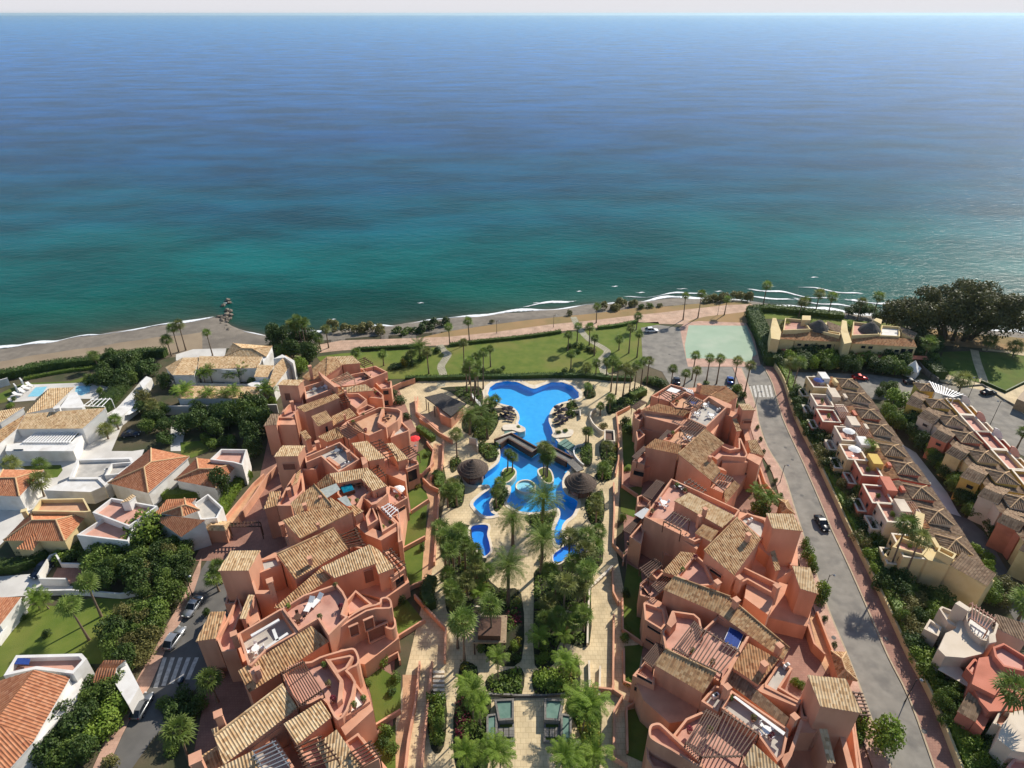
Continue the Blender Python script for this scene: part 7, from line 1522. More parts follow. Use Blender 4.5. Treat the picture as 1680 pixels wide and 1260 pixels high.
    poly_thing('ramp_wall', 'broad white sloping ramp wall beside the dark hedge', 'wall', L1, [(628, 492), (765, 360), (800, 420), (690, 505)], 2.4, 2.6, 'white_wall'); poly_thing('ramp_wall', 'white stepped wall end near the beach villa', 'wall', L1, [(800, 310), (840, 270), (872, 282), (820, 340)], 2.4, 2.6, 'white_wall')
    parasol(L1, 735, 500, 0, 2.4, 3.0, 'white_cloth', 'large pale square shade sail beside the white ramp wall'); sheet('yard', P(L2, [(330, 110), (470, 112), (560, 40), (620, 60), (480, 170), (400, 205), (280, 205)]), 'dark_pink_paving', .008)
    for q in ((130, 318), (95, 350)): wall_line(L1, [q, (q[0] + 14, q[1] + 16)], 2.2, 'white_wall', 'white garden pillar beside the loungers, %s' % ('farther one' if q[0] > 100 else 'nearer one'))
    loungers(L1, [(175, 328), (155, 345), (130, 362), (105, 382)], 'white_cloth', 1.2, 'white lounger beside the small villa pool', 'white loungers at the villa pool', .05, 1.3)
    # planting
    hedge(SS, [(-40, 490), (100, 468), (250, 435), (400, 420), (520, 405), (640, 385), (760, 372), (820, 372)], 3.0, 2.4, 'leaf_dark', 'long dark hedge between beach and villa gardens', 24, .22); hedge(SS, [(120, 490), (300, 455), (500, 430)], 1.0, .8, 'leaf_mid', 'low green hedge behind the left villa lawn')
    hedge(L1, [(415, 680), (500, 610), (580, 500), (640, 430), (720, 340), (800, 260)], 3.0, 3.0, 'leaf_dark', 'tall dark hedge between white villa and driveway', 30); hedge(L1, [(860, 960), (1000, 965), (1100, 955), (1240, 945)], 2.0, 1.6, 'leaf_mid', 'hedge in front of the two orange roofed houses', 26); hedge(L1, [(1260, 1090), (1330, 960), (1400, 870), (1440, 840)], 2.4, 1.8, 'leaf_bright', 'hedge beside the left entrance ramp', 26)
    hedge(L1, [(520, 980), (600, 930), (640, 890)], 2.2, 2, 'leaf_dark', 'dark hedge left of the biggest orange roof', 26); hedge(L2, [(0, 125), (100, 120), (180, 95), (280, 60)], 2.4, 2.0, 'leaf_dark', 'dark hedge along the lower left driveway', 26)
    G = 'leafy trees around the left villas'; fill(L1, [(640, 180), (880, 160), (910, 240), (800, 300), (740, 360), (660, 380), (600, 360), (620, 260)], ['broad', 'dark', 'dark'], 12, (2.2, 3.4), (3.5, 5.5), 'leafy tree in the dense belt left of the beach villa', G, True, 1)
    fill(L1, [(790, 440), (920, 440), (990, 540), (1000, 680), (840, 690), (800, 600)], ['broad', 'dark', 'olive'], 9, (1.8, 3.0), (3, 5), 'leafy tree in the garden beside the villa drive', 'trees beside the villa drive', True, 2)
    fill(L1, [(1050, 500), (1280, 480), (1290, 640), (1180, 640), (1050, 600)], ['dark', 'broad'], 6, (2.2, 3.2), (4, 5.5), 'leafy tree below the long pale grey wall', 'trees below the grey wall', True, 3); fill(L1, [(1290, 500), (1540, 480), (1540, 660), (1480, 760), (1430, 690), (1300, 650)], ['dark', 'dark', 'broad'], 10, (2.4, 3.6), (4.5, 6.5), 'dark tree crowding the wall of the terracotta row', 'dark trees by the terracotta row', True, 4)
    fill(ZA, [(500, 10), (760, 10), (740, 140), (600, 110), (530, 60)], ['dark', 'dark', 'broad'], 10, (2.2, 3.4), (4, 7), 'dark tree between the beach villa and the park', 'dark trees behind the beach villa', True, 5); tree('bright', ZA(680, 185), 3.0, 5.0, 'bright round tree beside the first terracotta building'); tree('bright', L1(850, 1235), 5.2, 6.5, 'largest round bright green tree beside the stepped terraces')
    tree('dark', L1(1290, 960), 2.2, 7.0, 'dark conical evergreen beside the small orange house'); tree('dark', L1(960, 340), 2.2, 4.2, 'dark tree at the corner of the beach villa'); tree('dark', SS(530, 480), 2.0, 5.0, 'round topped dark tree on the left villa lawn')
    fill(ZA, [(100, 180), (420, 170), (400, 240), (280, 250), (90, 240)], ['mid', 'bright', 'dark'], 9, (1.0, 1.6), (1.5, 2.5), 'shrub in the courtyard of the beach villa', 'shrubs of the villa courtyard', seed=6); fill(ZA, [(0, 330), (540, 340), (540, 390), (0, 385)], ['mid', 'bright', 'dark'], 14, (1.2, 1.9), (1.5, 3), 'shrub in front of the beach villa wing', 'shrubs before the villa wing', seed=7)
    palms('feather', ZA, [(170, 240, 170), (130, 250, 190), (310, 240, 190), (360, 225, 160), (280, 235, 200)], 'in the courtyard of the beach villa', 'feathery palms in the villa courtyard', 1.1); palms('feather', ZA, [(170, 385, 300), (270, 385, 300), (320, 388, 290), (30, 380, 290), (480, 350, 270), (510, 340, 280), (100, 385, 330)], 'in front of the beach villa wing', 'feathery palms before the villa wing', 1.3)
    palms('fan', L1, [(255, 960, 870)], 'with the broadest crown on the left driveway', None, 1.5); palms('fan', L1, [(258, 832, 775), (90, 830, 770)], 'on the small driveway lawn', 'palms on the driveway lawn', 1.2); palms('fan', L1, [(682, 575, 520), (622, 630, 575), (890, 520, 450)], 'along the white villa drive', 'palms along the villa drive', 1.1); palms('feather', L1, [(1085, 420, 340), (1030, 420, 360)], 'at the left end of the grey wall', 'feathery palms at the grey wall', 1.2)
    palms('fan', L2, [(512, 525, 320), (582, 390, 200)], 'on the lower left lawn', 'tall palms on the lower left lawn', 1.15); palms('feather', L2, [(230, 350, 290), (280, 345, 300)], 'at the corner of the lower left lawn', 'low palms at the lawn corner', 1.1); bushes(L2, [('dark', 272, 500, .9, 1.3), ('mid', 140, 400, .8, .8)], 'alone on the lower left lawn', 'shrubs on the lower left lawn')
    fill(L2, [(560, 60), (850, 20), (860, 240), (600, 240), (560, 150)], ['dark', 'broad', 'broad'], 11, (2.0, 3.2), (3.5, 5), 'leafy tree above the lower left lawn', 'trees above the lower left lawn', True, 8); fill(L2, [(980, 10), (1120, 10), (1110, 160), (1040, 280), (960, 420), (860, 600), (790, 720), (620, 640), (640, 560), (760, 420), (840, 300), (860, 160)], ['broad', 'olive', 'broad', 'dark'], 34, (1.8, 2.8), (3, 4.6), 'leafy tree in the belt along the left pavement', 'trees along the left pavement', True, 9)
    fill(L2, [(540, 800), (640, 790), (720, 880), (640, 1040), (540, 1240), (250, 1240), (80, 1240), (230, 1120), (320, 980), (440, 900)], ['broad', 'bright', 'broad', 'dark'], 32, (1.8, 2.8), (2.8, 4.4), 'leafy tree beside the long red roof, lower left corner', 'trees of the lower left corner', True, 10); fill(L2, [(90, -40), (520, -60), (520, 80), (380, 90), (300, 60), (180, 80)], ['mid', 'dark', 'bright'], 16, (1.4, 2.2), (1.6, 2.6), 'shrub around the lower left driveway', 'shrubs around the lower driveway', seed=11)
    fill(L2, [(480, 660), (520, 660), (560, 800), (470, 860), (440, 860)], ['mid', 'olive'], 5, (.8, 1.2), (1, 1.6), 'shrub beside the small gate lodge', 'shrubs beside the gate lodge', seed=12); fill(SS, [(0, 440), (160, 415), (330, 400), (340, 410), (160, 440), (20, 460)], ['olive', 'mid'], 9, (.8, 1.4), (.7, 1.4), 'low scrub on the left beach', 'low scrub on the beach', seed=13)
    fill(L1, [(60, 410), (120, 400), (110, 480), (40, 470)], ['mid', 'bright'], 3, (.8, 1.2), (.8, 1.4), 'shrub beside the white villa', 'shrubs beside the white villa', seed=14); fill(L1, [(500, 300), (640, 260), (700, 300), (640, 400), (560, 400)], ['mid', 'dark'], 10, (1.2, 2.0), (1.4, 2.4), 'shrub at the pool end of the white villa garden', 'shrubs at the villa pool', seed=15)
    fill(L1, [(1180, 640), (1330, 640), (1400, 680), (1200, 690)], ['mid', 'bright', 'dark'], 7, (1.2, 2), (1.5, 2.6), 'shrub behind the railed roof terrace', 'shrubs behind the railed terrace', seed=16); fill(L1, [(400, 1210), (720, 1225), (740, 1290), (400, 1290)], ['mid', 'dark'], 9, (1.2, 2), (1.4, 2.4), 'shrub below the stepped terraces', 'shrubs below the stepped terraces', seed=17)
villas()
# ================================================================= THE RIGHT-HAND ESTATE
T1, T2, T3, T4, T5 = Reg(1300, 600, 1/7), Reg(1460, 600, .130952), Reg(1380, 740, .178571), Reg(1480, 960, .238095), Reg(1240, 500, 1/6)
GT = 'stepped town houses of the right estate'
def pyramid(B, c, u, v, w, ze, zr, m='tile_brown'):
    k = [c + u * a * w + v * b * w for a, b in ((-1, -1), (1, -1), (1, 1), (-1, 1))]
    for p in k: p.z = ze
    ap = Vector((c.x, c.y, zr))
    mb = MB()
    for i in range(4):
        poly = [k[i], k[(i + 1) % 4], ap]
        if area2(poly) < 0: poly.reverse()
        roof_obj('roof', poly, plane3(*poly), m, B.root, [], .1, B.wall); mb.tube([k[i] + Vector((0, 0, .12)), ap + Vector((0, 0, .14))], .13, 6)
    mb.build('ridge_tiles', M['ridge_tile'], B.root)
    B.W.prism([Vector((p.x, p.y, ze - .12)) for p in offset(k, .25 if area2(k) > 0 else .25)], [Vector((p.x, p.y, -.2)) for p in offset(k, .25)])
class WBlock(Block):
    """same kit, but outlines in metres along the row (u) and across it (v)"""
    def frame(s, o, u, v): s.o, s.u, s.v = o, u, v
    def q(s, pts, z): return [Vector((s.o.x + s.u.x * a + s.v.x * b, s.o.y + s.u.y * a + s.v.y * b, z)) for a, b in pts]
    def rect(s, a0, a1, b0, b1): return [(a0, b0), (a1, b0), (a1, b1), (a0, b1)]
    def wvol(s, r, z, m=None):
        if m is None: s.W.ext(s.q(s.rect(*r), s.zz(z)), -.2)
        else: mb = MB(); mb.ext(s.q(s.rect(*r), s.zz(z)), -.2); mb.build('wing', M[m], s.root)
    def wter(s, r, z, ph=.9, fm='rose_wall', t=.28):
        keep = s.R; s.R = None; o = s.q(s.rect(*r), s.zz(z))
        if area2(o) < 0: o.reverse()
        i_ = offset(o, t); n = 4; qq = lambda L, zz: [Vector((p[0], p[1], zz)) for p in L]; idx = [[i, (i + 1) % n, n + (i + 1) % n, n + i] for i in range(n)]; z = o[0].z
        s.W.add(qq(o, -.2) + qq(o, z), idx); s.W.add(qq(o, z) + qq(i_, z), idx); s.W.add(qq(i_, z) + qq(i_, z - ph), idx); mb = MB(); mb.sheet(qq(offset(o, t * .6), z - ph)); mb.build('terrace_floor', M[fm], s.root); s.R = keep
        cp = MB(); X, Y = offset(o, -.04), offset(o, t + .04)
        for A_, B_ in ((qq(X, z - .1), qq(X, z + .06)), (qq(X, z + .06), qq(Y, z + .06)), (qq(Y, z + .06), qq(Y, z - .1))): cp.add(A_ + B_, idx)
        cp.build('coping', M['coping'], s.root)
    def wroof(s, r, z0, z1, axis, m='tile_brown', wall=True):
        o = s.q(s.rect(*r), 0)
        for (a, b), p in zip(s.rect(*r), o):
            t = (a - r[0]) / (r[1] - r[0]) if axis == 'u' else (b - r[2]) / (r[3] - r[2]); p.z = z0 + (z1 - z0) * t
        pl = plane3(*o[:3])
        if area2(o) < 0: o.reverse()
        roof_obj('roof', o, pl, m, s.root, [], .12, s.wall)
        if wall: s.W.prism([p - Vector((0, 0, .15)) for p in offset(o, .1)], [Vector((p.x, p.y, -.2)) for p in offset(o, .1)])
def town():
    CA = [(T1, 640, 160), (T1, 770, 325), (T1, 885, 512), (T1, 1020, 692), (T1, 1158, 925), (T1, 1312, 1132), (T3, 735, 342), (T3, 888, 560), (T3, 1052, 822)]
    tips = [(T1, 300, 205), (T1, 345, 390), (T1, 440, 560), (T1, 600, 790), (T1, 690, 980), (T1, 860, 1180), (T3, 380, 390), (T3, 470, 560), (T3, 640, 850)]
    cols = ['cream_wall', 'pale_wall', 'pink_wall', 'pale_wall', 'cream_wall', 'pink_wall', 'pink_wall', 'pale_wall', 'cream_wall']
    names = ['with blue parasol on its terrace, first of the roadside row', 'with grey stair box, second of the roadside row', 'in deep pink with timber pergola, third of the roadside row', 'with white parasol and striped rust roof, fourth of the roadside row', 'with potted palm terrace, fifth of the roadside row', 'with white chimney box, sixth of the roadside row', 'with pale railed terrace, seventh of the roadside row', 'with bright rust roof, eighth of the roadside row', 'in yellow behind two tall palms, ninth of the roadside row']
    C = [R(x, y, 7.6) for R, x, y in CA]; TP = [R(x, y, 6.4) for R, x, y in tips]
    for i, c in enumerate(C):
        a, b = C[max(0, i - 1)], C[min(len(C) - 1, i + 1)]
        u = (b - a); u.z = 0; sp = u.length / (min(len(C) - 1, i + 1) - max(0, i - 1)); u.normalize(); v = Vector((u.y, -u.x, 0))
        d = TP[i] - c; d.z = 0
        if v.dot(d) < 0: v = -v
        reach = d.dot(v); sh = d.dot(u); h = sp * .5 - .05; w_ = cols[i]
        B = WBlock('town_house', 'brown roofed town house ' + names[i], 'house', PX, (0, 0), wall=w_, group=GT); B.root.location = Vector((c.x, c.y, 0)); B.frame(c, u, v)
        pyramid(B, c, u, v, min(2.3, h), 6.5, 7.6)
        B.wroof((-h, h, -4.2, 2.4), 5.2, 6.2, 'v'); B.wroof((-h, h, 2.4, 5.0), 6.4, 5.7, 'v', 'tile_rust' if i in (0, 2, 3, 4, 5, 7) else 'tile_brown')
        jr = random.Random(40 + i); reach += jr.uniform(-.9, .9); jz = jr.uniform(-.35, .5); sh += jr.uniform(-.5, .5)
        B.wvol((-h + .1, jr.uniform(-.3, 1.2), 4.6, 6.6), 7.2 + 1.5 * jz, ['white_wall', None, 'pale_wall', None, 'white_wall', 'yellow_wall', None, 'pale_wall', None][i]); B.wvol((-h, h, 4.9, reach * .75), 4.4)
        B.wter((-h * .8 + sh, h * .8 + sh, reach - 2.0, reach + 2.2), 6.2 + jz, .9, 'rose_wall' if i % 2 == 0 else 'terracotta_floor'); B.wter((-h * .9 + sh * .7, h * .7 + sh * .7, reach - 4.6, reach - 1.7), 5.1 + jz, .8, 'rose_wall')
        B.wter((-h * .5 + sh * 1.15, h * .6 + sh * 1.15, reach + 2.3, reach + 4.0), 3.4, .7, 'terracotta_floor'); B.wvol((-h * .3, h * jr.uniform(0, .4), 2.8, 3.5), 7.0 + jz)
        for k in (-.5, .45): B.opening(B.q([(sh, reach + 2.22)], 0)[0], u, v, h * k - .5, h * k + .5, 3.9, 5.0, 'glass')
        if i in (2, 3, 7):
            a_, b_, c_, d_ = B.q([(-h * .8 + sh * .5, reach - 4.4), (h * .8 + sh * .5, reach - 4.4), (h * .8 + sh * .5, reach - 1.8), (-h * .8 + sh * .5, reach - 1.8)], 7.0); mb = MB(); mb.bar(a_, d_, .14, .16); mb.bar(b_, c_, .14, .16)
            for k in range(7): t = k / 6; mb.bar(a_.lerp(d_, t) + Vector((0, 0, .13)), b_.lerp(c_, t) + Vector((0, 0, .13)), .1, .12)
            mb.build('pergola', M['dark_pink_paving'], B.root)
        B.done()
        p = B.q([(sh, reach)], 5.35)[0]
        if i in (0, 3, 4): 
            R0 = type('W', (), {'__call__': lambda s, x, y, z=0: p})(); parasol(R0, 0, 0, 0, 2.3, 1.4, 'blue_cloth' if i == 0 else 'white_cloth', ['blue parasol on the first roadside town house', '', '', 'white parasol on the fourth roadside town house', 'white parasol beside the palm on the fifth town house'][i])
        else: bush('mid', p, .6, 1.1, 'potted shrub on the terrace of the %s roadside town house' % ORD[i])
    # second row: gabled wings traced, pyramids and curved terraces behind
    RB = [(T2, (270, 370), (420, 445), (330, 312), (500, 385), (202, 482), (395, 548), 'yellow_wall', 'in yellow nearest the sea, first of the lane row', (610, 430)), (T2, (435, 550), (620, 655), (510, 503), (690, 592), (345, 640), (540, 742), 'pale_wall', 'with pale wall, second of the lane row', (790, 640)), (T2, (590, 800), (790, 900), (650, 722), (860, 822), (505, 885), (712, 978), 'pink_wall', 'with deep pink wall, third of the lane row', (985, 850)), (T2, (775, 1010), (968, 1110), (848, 930), (1060, 1030), (692, 1088), (885, 1192), 'cream_wall', 'with cream wall, fourth of the lane row', (1190, 1090)),
        (T3, (1160, 155), (1330, 228), (1215, 95), (1388, 172), (1088, 238), (1275, 312), 'yellow_wall', 'in mustard yellow, fifth of the lane row', (1502, 205)), (T3, (1310, 340), (1492, 412), (1385, 275), (1562, 352), (1252, 412), (1440, 492), 'pale_wall', 'with barred window in its pale gable, sixth of the lane row', (1645, 430)), (T3, (1480, 578), (1690, 665), (1550, 498), (1740, 580), (1428, 652), (1630, 745), 'pink_wall', 'with white shuttered windows in its red gable, seventh of the lane row', (1820, 640)), (T3, (1690, 830), (1900, 920), (1750, 750), (1960, 840), (1630, 910), (1850, 1010), 'cream_wall', 'in cream at the right edge, eighth of the lane row', (2020, 880))]
    cen = [q[0](*q[9], 7.6) for q in RB]
    for i, (R, ra, rb, da, db, la, lb, w_, nm, pc) in enumerate(RB):
        B = WBlock('town_house', 'gabled town house ' + nm, 'house', R, la, wall=w_, group=GT)
        B.roof([ra, rb, lb, la], (7.2, 7.2, 6.1), 'tile_brown'); B.roof([ra, rb, db, da], (7.2, 7.2, 5.7), 'tile_brown')
        B.window((la[0], la[1], 6.0), (lb[0], lb[1], 6.0), [(la[0] + (lb[0] - la[0]) * .38, la[1] + (lb[1] - la[1]) * .38 + 35, la[0] + (lb[0] - la[0]) * .62, la[1] + (lb[1] - la[1]) * .62 + 72)], 'glass' if i != 6 else 'white_plastic')
        a, b = cen[max(0, i - 1)], cen[min(len(cen) - 1, i + 1)]; c = cen[i]; u = b - a; u.z = 0; sp = u.length / (min(7, i + 1) - max(0, i - 1)); u.normalize(); v = Vector((-u.y, u.x, 0))
        if v.x < 0: v = -v
        h = sp * .5 - .05; B.frame(c, u, v); pyramid(B, c, u, v, min(2.3, h), 6.5, 7.5); B.wroof((-h, h, -4.5, 3.4), 6.0, 5.4, 'v')
        B.wter((-h, h, 3.5, 7.0), 6.2, .8, 'rose_wall' if i % 2 else 'terracotta_floor'); B.wter((-h * .8, h * .8, 7.0, 10.0), 4.8, .8, 'rose_wall')
        mb = MB(); pts = [B.q([(-h + .2, 7.2 + 1.6 * k)], 7.6 - .9 * k * k)[0] for k in (0, .4, .8, 1.2, 1.6)]
        for p, q in zip(pts, pts[1:]): mb.add([Vector((p.x, p.y, 3)), Vector((q.x, q.y, 3)), q, p] + [Vector((p.x, p.y, 3)) + u * .3, Vector((q.x, q.y, 3)) + u * .3, q + u * .3, p + u * .3], [[0, 1, 2, 3], [7, 6, 5, 4], [3, 2, 6, 7], [0, 4, 5, 1]])
        mb.build('stair_wall', M['white_wall' if i % 2 == 0 else 'rose_wall'], B.root)
        if i == 0: B.pergola([(480, 200), (560, 330), (800, 400), (920, 372)], 7.2, 18, 2.4, 'white_plastic', w=.2); pyramid(B, T2(455, 232, 7.5), u, v, 2.1, 6.5, 7.4)
        B.done()
    # yellow house with blank garden wall, then the white and pink houses
    B = Block('town_house', 'yellow end house with tall blank garden wall and small round window, between two tall palms', 'house', T3, (800, 1000), wall='cream_wall', group=GT)
    B.terrace([(470, 880), (550, 786), (805, 885), (752, 955)], 6.6, .9, fm='rose_wall'); B.vol([(660, 700), (690, 550), (770, 580), (750, 700), (740, 720)], 7.8); B.terrace([(885, 918), (905, 868), (1062, 945), (1030, 992)], 7.8, .8, fm='sand_floor'); B.vol([(800, 890), (890, 910), (1030, 995), (1410, 1190), (1330, 1250), (1000, 1050), (800, 1000), (752, 958)], 6.2)
    B.roof([(1110, 928), (1000, 1052), (1345, 1245), (1425, 1130)], (7.2, 6.4, 6.4), 'tile_brown'); B.terrace([(395, 955), (430, 905), (500, 935), (470, 1000)], 4, .7); B.window((885, 925, 7.6), (1330, 1160, 6.2), [(895, 1095, 950, 1130)], 'glass'); B.done()
    B = Block('town_house', 'white house with curved parapet and white planters, lower right', 'house', T4, (400, 480), wall='pale_wall', group=GT)
    B.vol([(250, 440), (300, 330), (370, 300), (420, 180), (470, 200), (470, 280), (520, 350), (590, 385), (560, 470), (430, 500), (300, 490)], 6.0); B.terrace([(440, 210), (475, 150), (560, 200), (665, 270), (600, 390), (500, 340), (462, 280)], 7.2, 1.0, fm='white_wall', smooth=2); B.pergola([(470, 125), (470, 225), (590, 310), (650, 240)], 8.0, 10, 2, 'dark_pink_paving'); B.terrace([(150, 300), (190, 232), (275, 290), (250, 352)], 4.2, .6, fm='white_wall')
    B.vol([(365, 125), (395, 108), (470, 158), (455, 180)], 8.4); B.terrace([(255, 160), (275, 145), (415, 200), (380, 290), (320, 260)], 5.6, .8, fm='white_wall'); B.roof([(640, 200), (620, 285), (860, 400), (860, 270)], (7.2, 6.8, 6.4), 'tile_brown'); B.vol([(600, 340), (640, 320), (650, 390), (600, 400)], 7.8); B.done()
    B = Block('town_house', 'deep pink house with rose roof terrace and pale awning, lower right', 'house', T4, (580, 640), wall='pink_wall', group=GT)
    B.terrace([(625, 425), (700, 398), (870, 500), (870, 600), (700, 560), (640, 490)], 7.6, .8, fm='rose_wall'); B.vol([(530, 500), (640, 485), (720, 640), (640, 760), (480, 680)], 6.6); B.terrace([(440, 570), (500, 498), (552, 560), (505, 642)], 5.6, .6, fm='rose_wall'); B.vol([(480, 680), (640, 650), (860, 720), (860, 860), (600, 870), (540, 800)], 5.8)
    mb = MB(); q = [T4(*p, 3.6) for p in ((245, 582), (330, 498), (480, 660), (468, 712))]; mb.prism([p + Vector((0, 0, .12)) for p in q], q, bottom=True); mb.build('awning', M['pale_wall'], B.root)
    B.roof([(455, 735), (378, 872), (505, 945), (560, 830)], (5.4, 4.4, 4.4), 'tile_brown'); B.vol([(500, 940), (560, 840), (620, 880), (560, 1000)], 4.4); B.done()
    B = Block('town_house', 'pale house with pink corner balcony at the lower right edge', 'house', T4, (760, 1000), wall='pale_wall', group=GT); B.vol([(660, 1060), (690, 960), (770, 870), (900, 850), (900, 1160), (760, 1140)], 6.2); B.terrace([(625, 950), (680, 848), (765, 880), (722, 992)], 5.6, .9, fm='terracotta_floor'); B.done()
    B = Block('town_house', 'rose terrace corner cut by the bottom right edge', 'house', T4, (800, 1230), wall='rose_wall', group=GT); B.terrace([(728, 1240), (820, 1135), (900, 1160), (900, 1330), (760, 1330)], 4.6, .8, fm='rose_wall'); B.done()
    # seaside block
    B = Block('apartment_building', 'long cream seaside block with rust tiled roofs and two dark tent roofs on its terraces', 'building', T5, (800, 500), wall='cream_wall')
    B.roof([(395, 258), (835, 290), (850, 368), (385, 350)], (7.4, 7.4, 6.3), 'tile_rust'); B.roof([(242, 268), (388, 256), (385, 348), (236, 340)], (7.2, 7.2, 6.3), 'tile_rust'); B.roof([(942, 300), (1550, 338), (1585, 420), (945, 382)], (7.4, 7.4, 6.3), 'tile_rust')
    B.vol([(145, 240), (165, 130), (200, 130), (250, 270), (236, 345), (150, 330)], 7.6); B.terrace([(270, 250), (290, 130), (470, 145), (540, 240)], 8.4, .9, fm='terracotta_floor'); B.vol([(455, 150), (458, 105), (542, 108), (540, 150)], 9.6); B.terrace([(530, 240), (540, 225), (835, 275), (830, 300)], 8.0, .8); B.vol([(540, 225), (720, 165), (840, 215), (835, 280)], 7.6)
    B.roof([(700, 160), (840, 215), (835, 285), (715, 235)], (8.8, 8.4, 7.8), 'tile_brown'); B.vol([(835, 260), (850, 150), (895, 160), (905, 250), (945, 370), (870, 385)], 8.2); B.terrace([(945, 300), (960, 165), (1160, 190), (1220, 290)], 8.2, .8); B.vol([(1160, 150), (1185, 130), (1242, 145), (1235, 190)], 9.6); B.terrace([(1220, 300), (1240, 200), (1420, 215), (1420, 310)], 8.0, .8, fm='white_wall'); B.roof([(1420, 215), (1590, 280), (1550, 335), (1440, 280)], (8.6, 8, 7.8), 'tile_brown')
    for cx, cy in ((615, 235), (1125, 255)):
        c = T5(cx, cy, 7.6); mb = MB(); mb.lathe([(3.3, 0), (2.2, 1.3), (.7, 2.6), (.05, 2.8)], c, 14); mb.build('tent_roof', M['bar_roof'], B.root)
    B.window((236, 342, 6.2), (850, 368, 6.2), [(252, 350, 290, 385), (335, 352, 370, 390), (410, 380, 445, 405), (480, 385, 515, 412), (560, 388, 598, 418), (632, 390, 668, 420), (700, 385, 732, 440), (772, 388, 808, 445)], 'glass'); B.window((945, 384, 6.2), (1585, 422, 6.2), [(1040, 400, 1075, 430), (1110, 405, 1145, 435), (1295, 438, 1330, 468), (1368, 440, 1402, 472), (1432, 430, 1462, 485), (1500, 432, 1532, 490)], 'glass')
    a, b = T5(236, 342, 6.2), T5(700, 362, 6.2); mb = MB(); d = (b - a); d.z = 0; L_ = d.length; d.normalize(); nr = Vector((d.y, -d.x, 0)); nr = nr if nr.y < 0 else -nr
    for o, ln in ((a + d * 1.0, L_ - 1), (T5(1010, 388, 6.2), 20)): mb = MB(); mb.add([Vector((o.x, o.y, 3.2)) + d * s * ln + nr * k * 1.5 + Vector((0, 0, -.4 * k + t)) for t in (0, .1) for s, k in ((0, 0), (1, 0), (1, 1), (0, 1))], [[3, 2, 1, 0], [4, 5, 6, 7], [0, 1, 5, 4], [1, 2, 6, 5], [2, 3, 7, 6], [3, 0, 4, 7]]); mb.build('awning', M['pink_wall'], B.root)
    B.done()
    c = T5(1520, 690, 0); t = thing('tent', 'white pointed tent pavilion beside the black car on the right lane', 'tent', c); mb = MB(); mb.lathe([(2.6, 2.1), (1.3, 3.2), (.4, 4.3), (.03, 4.8)], c, 4); mb.build('canopy', M['white_cloth'], t); mb = MB(); mb.lathe([(2.45, 0), (2.45, 2.1)], c, 4); mb.build('wall', M['white_cloth'], t)
    # fences, hedges, walls
    wall_line(R1, [(100, 150), (140, 260), (180, 350), (205, 415)], 2.4, 'grey_sheet', 'pale blue green fence along the sports court', .1, 'court_fence'); hedge(R1, [(115, 130), (160, 240), (210, 340), (235, 420)], 4.5, 3.2, 'leaf_dark', 'tall dark hedge behind the sports court fence', 26, .24); hedge(R1, [(100, 112), (200, 102), (330, 112), (480, 130), (640, 145)], 3.2, 1.8, 'leaf_mid', 'green hedge in front of the surf, above the seaside block', 24, .24)
    wall_line(R1, [(1040, 390), (1100, 460), (1180, 520)], 1.6, 'slate', 'dark wall between seaside block and park'); hedge(R1, [(1060, 360), (1120, 430), (1190, 500)], 4.0, 3.0, 'leaf_dark', 'dark hedge between seaside block and park', 26, .24)
    wall_line(R1, [(1430, 515), (1470, 530), (1570, 575), (1680, 520), (1780, 500)], .7, 'leaf_dark', 'low dark edging hedge of the park lawn'); wall_line(R1, [(1300, 545), (1440, 532), (1560, 615), (1660, 670)], .4, 'slate', 'dark kerb wall along the right lane')
    poly_thing('shed', 'brown flat roofed shed at the right edge beside the park path', 'shed', R1, [(1640, 610), (1680, 560), (1760, 580), (1740, 650)], 3, 3.2, 'pale_wood', 'tile_brown' if False else None)
    # planting
    palms('fan', R1, [(385, 142, 52), (415, 122, 52), (480, 118, 5), (553, 135, 22), (722, 155, 52), (812, 142, 22), (178, 92, -40)], 'in the shoreline row before the seaside block', 'palms before the seaside block', 1.25); palms('fan', R1, [(1095, 410, 290)], 'beside the dark hedge at the park', None, 1.7); palms('fan', R1, [(310, 550, 400), (345, 580, 400)], 'pair with long bare trunks below the seaside block', 'pair of palms below the seaside block', 1.35)
    palms('fan', R1, [(652, 300, 195), (770, 320, 235), (285, 300, 190)], 'in front of the seaside block facade', 'palms at the seaside facade', 1.3); palms('fan', R1, [(1308, 565, 495), (1465, 335, 275), (1615, 365, 310)], 'around the right park lawn', 'palms around the right park', 1.6); palms('fan', R1, [(1635, 900, 800), (738, 1010, 880)], 'tall beside the town houses', 'palms beside the town houses', 1.2)
    palms('fan', R2, [(618, 350, 120), (688, 385, 180)], 'tall pair before the yellow end house', 'pair of palms at the yellow house', 1.25); palms('fan', R2, [(1085, 1110, 900)], 'with big drooping crown in the lower right corner', None, 1.7); palms('fan', R2, [(1235, 560, 480)], 'at the right edge beside the dark lane', None, 1.7)
    fill(R1, [(250, 380), (560, 370), (700, 400), (840, 380), (1000, 430), (1010, 480), (800, 465), (420, 452), (260, 448)], ['broad', 'dark', 'bright', 'broad'], 34, (2.0, 3.2), (3.0, 5.0), 'leafy tree in the dense belt before the seaside block', 'trees before the seaside block', True, 20); fill(R1, [(620, 110), (960, 120), (980, 170), (860, 175), (640, 140)], ['dark', 'broad'], 6, (2, 3), (2.5, 4), 'dark shore tree behind the seaside block', 'shore trees behind the block', True, 21)
